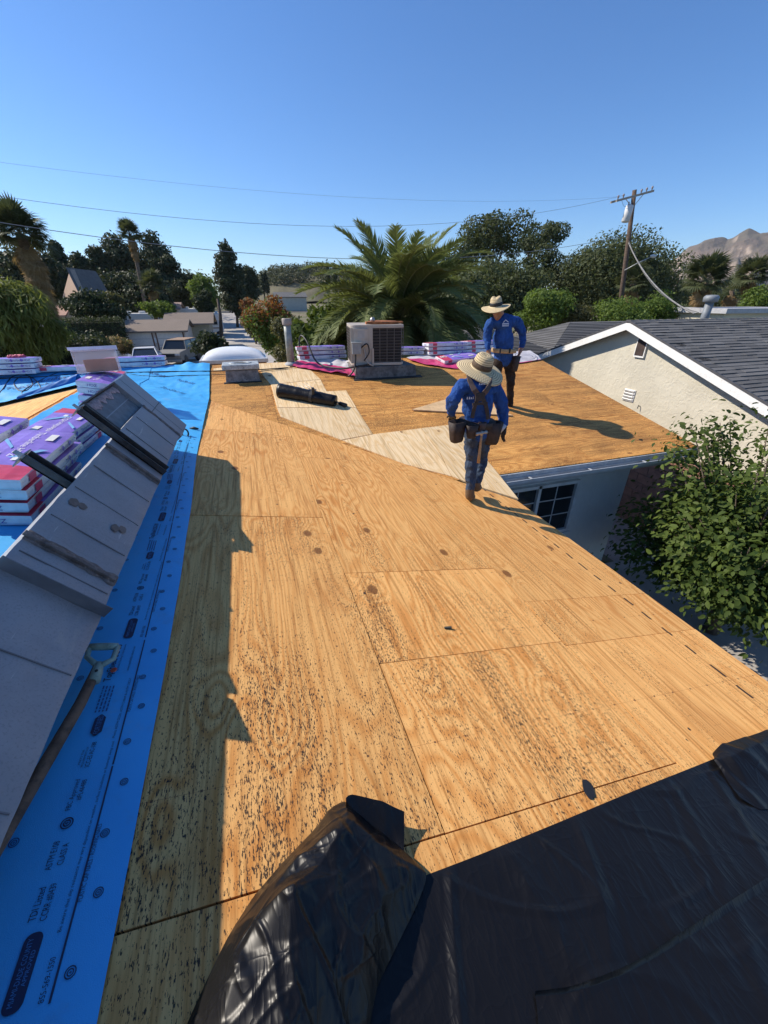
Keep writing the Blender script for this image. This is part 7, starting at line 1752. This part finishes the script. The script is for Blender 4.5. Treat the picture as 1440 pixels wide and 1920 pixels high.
b = MB(); b.grid(mfn, 240, 90); o = b.build('mountain', hill_mat('mountain_rock', (0.20, 0.15, 0.12), (0.125, 0.11, 0.085), (0.46, 0.36, 0.28), .008), smooth=True); tag(o, kind='structure')
# wooded rise beyond the driveway
def hfn(u, v):
    px = 440 + 420 * u; d = 190 + 160 * v; top = 560 - 52 * math.exp(-((px - 600) / 110) ** 2) - 16 * math.exp(-((px - 520) / 40) ** 2)
    T = ay(px, top, 270); q = ay(px, 560, d); return (q.x, d, gheight(0, 190) - 1 + (T.z - gheight(0, 190)) * math.sin(math.pi * min(1, v * .95 + .02)) ** .8 + .6 * nz(px * .05, v * 5))
b = MB(); b.grid(hfn, 50, 20); o = b.build('wooded_hill', simple('hill_scrub', (0.13, 0.115, 0.065), 0.95, var=.3, sc=.05)); tag(o, kind='structure')
rng = np.random.default_rng(77); bl = []
for k in range(330):
    u, v = rng.random(), rng.uniform(.12, .62); q = hfn(u, v); s_ = rng.uniform(1.4, 3.6); bl.append((np.array([q[0], q[1], q[2] + s_ * .6]), np.array([s_ * 1.1, s_ * 1.1, s_])))
P, N = blob_points(bl, 42000, rng, .6); V, F = leaf_cloud(P, N, .85, .7, 0, .6, rng); me = mesh_np('far_woods', V, F, [leaf_mat('leaf_far', (0.045, 0.055, 0.030), (0.105, 0.115, 0.062), .2)]); o = bpy.data.objects.new('far_woods', me); COL.objects.link(o); tag(o, 'distant mass of trees covering the rise beyond the driveway', 'woods', kind='stuff')
rng = np.random.default_rng(78); bl = []
for k in range(420):
    d = rng.uniform(90, 170); px = rng.uniform(-500, 1950)
    if 385 < px < 640: continue
    q = ay(px, 560, d); s_ = rng.uniform(2.0, 4.2); bl.append((np.array([q.x, d, gheight(0, d) + s_]), np.array([s_ * 1.5, s_ * 1.3, s_ * 1.2])))
P, N = blob_points(bl, 46000, rng, .6); V, F = leaf_cloud(P, N, .9, .7, 0, .6, rng); me = mesh_np('far_woods', V, F, [L_OAK]); o = bpy.data.objects.new('far_woods', me); COL.objects.link(o); tag(o, 'low dark belt of distant trees filling the gaps along the horizon', 'woods', kind='stuff')
hq = ay(553, 560, 120); gable_house('low_house', 'tiny pale house on the rise left of the date palm', hq.x - 5, hq.x + 3, 120, 126, gheight(0, 120), ay(553, 557, 120).z, ay(553, 549, 123).z, 'x', STUCCO, SHING)

# ================================================================== AIR
hzb = MB(); hzb.box((0, 1500, 150), (9000, 6000, 340)); hz_o = hzb.build('haze', Mat('air').mat); tag(hz_o, kind='stuff')
m_ = hz_o.data.materials[0]; nt_ = m_.node_tree; nt_.nodes.remove(nt_.nodes['Principled BSDF'])
pv_ = nt_.nodes.new('ShaderNodeVolumePrincipled'); pv_.inputs['Color'].default_value = (.85, .92, 1, 1); pv_.inputs['Density'].default_value = .00008; pv_.inputs['Anisotropy'].default_value = .2
nt_.links.new(pv_.outputs[0], nt_.nodes['Material Output'].inputs['Volume'])
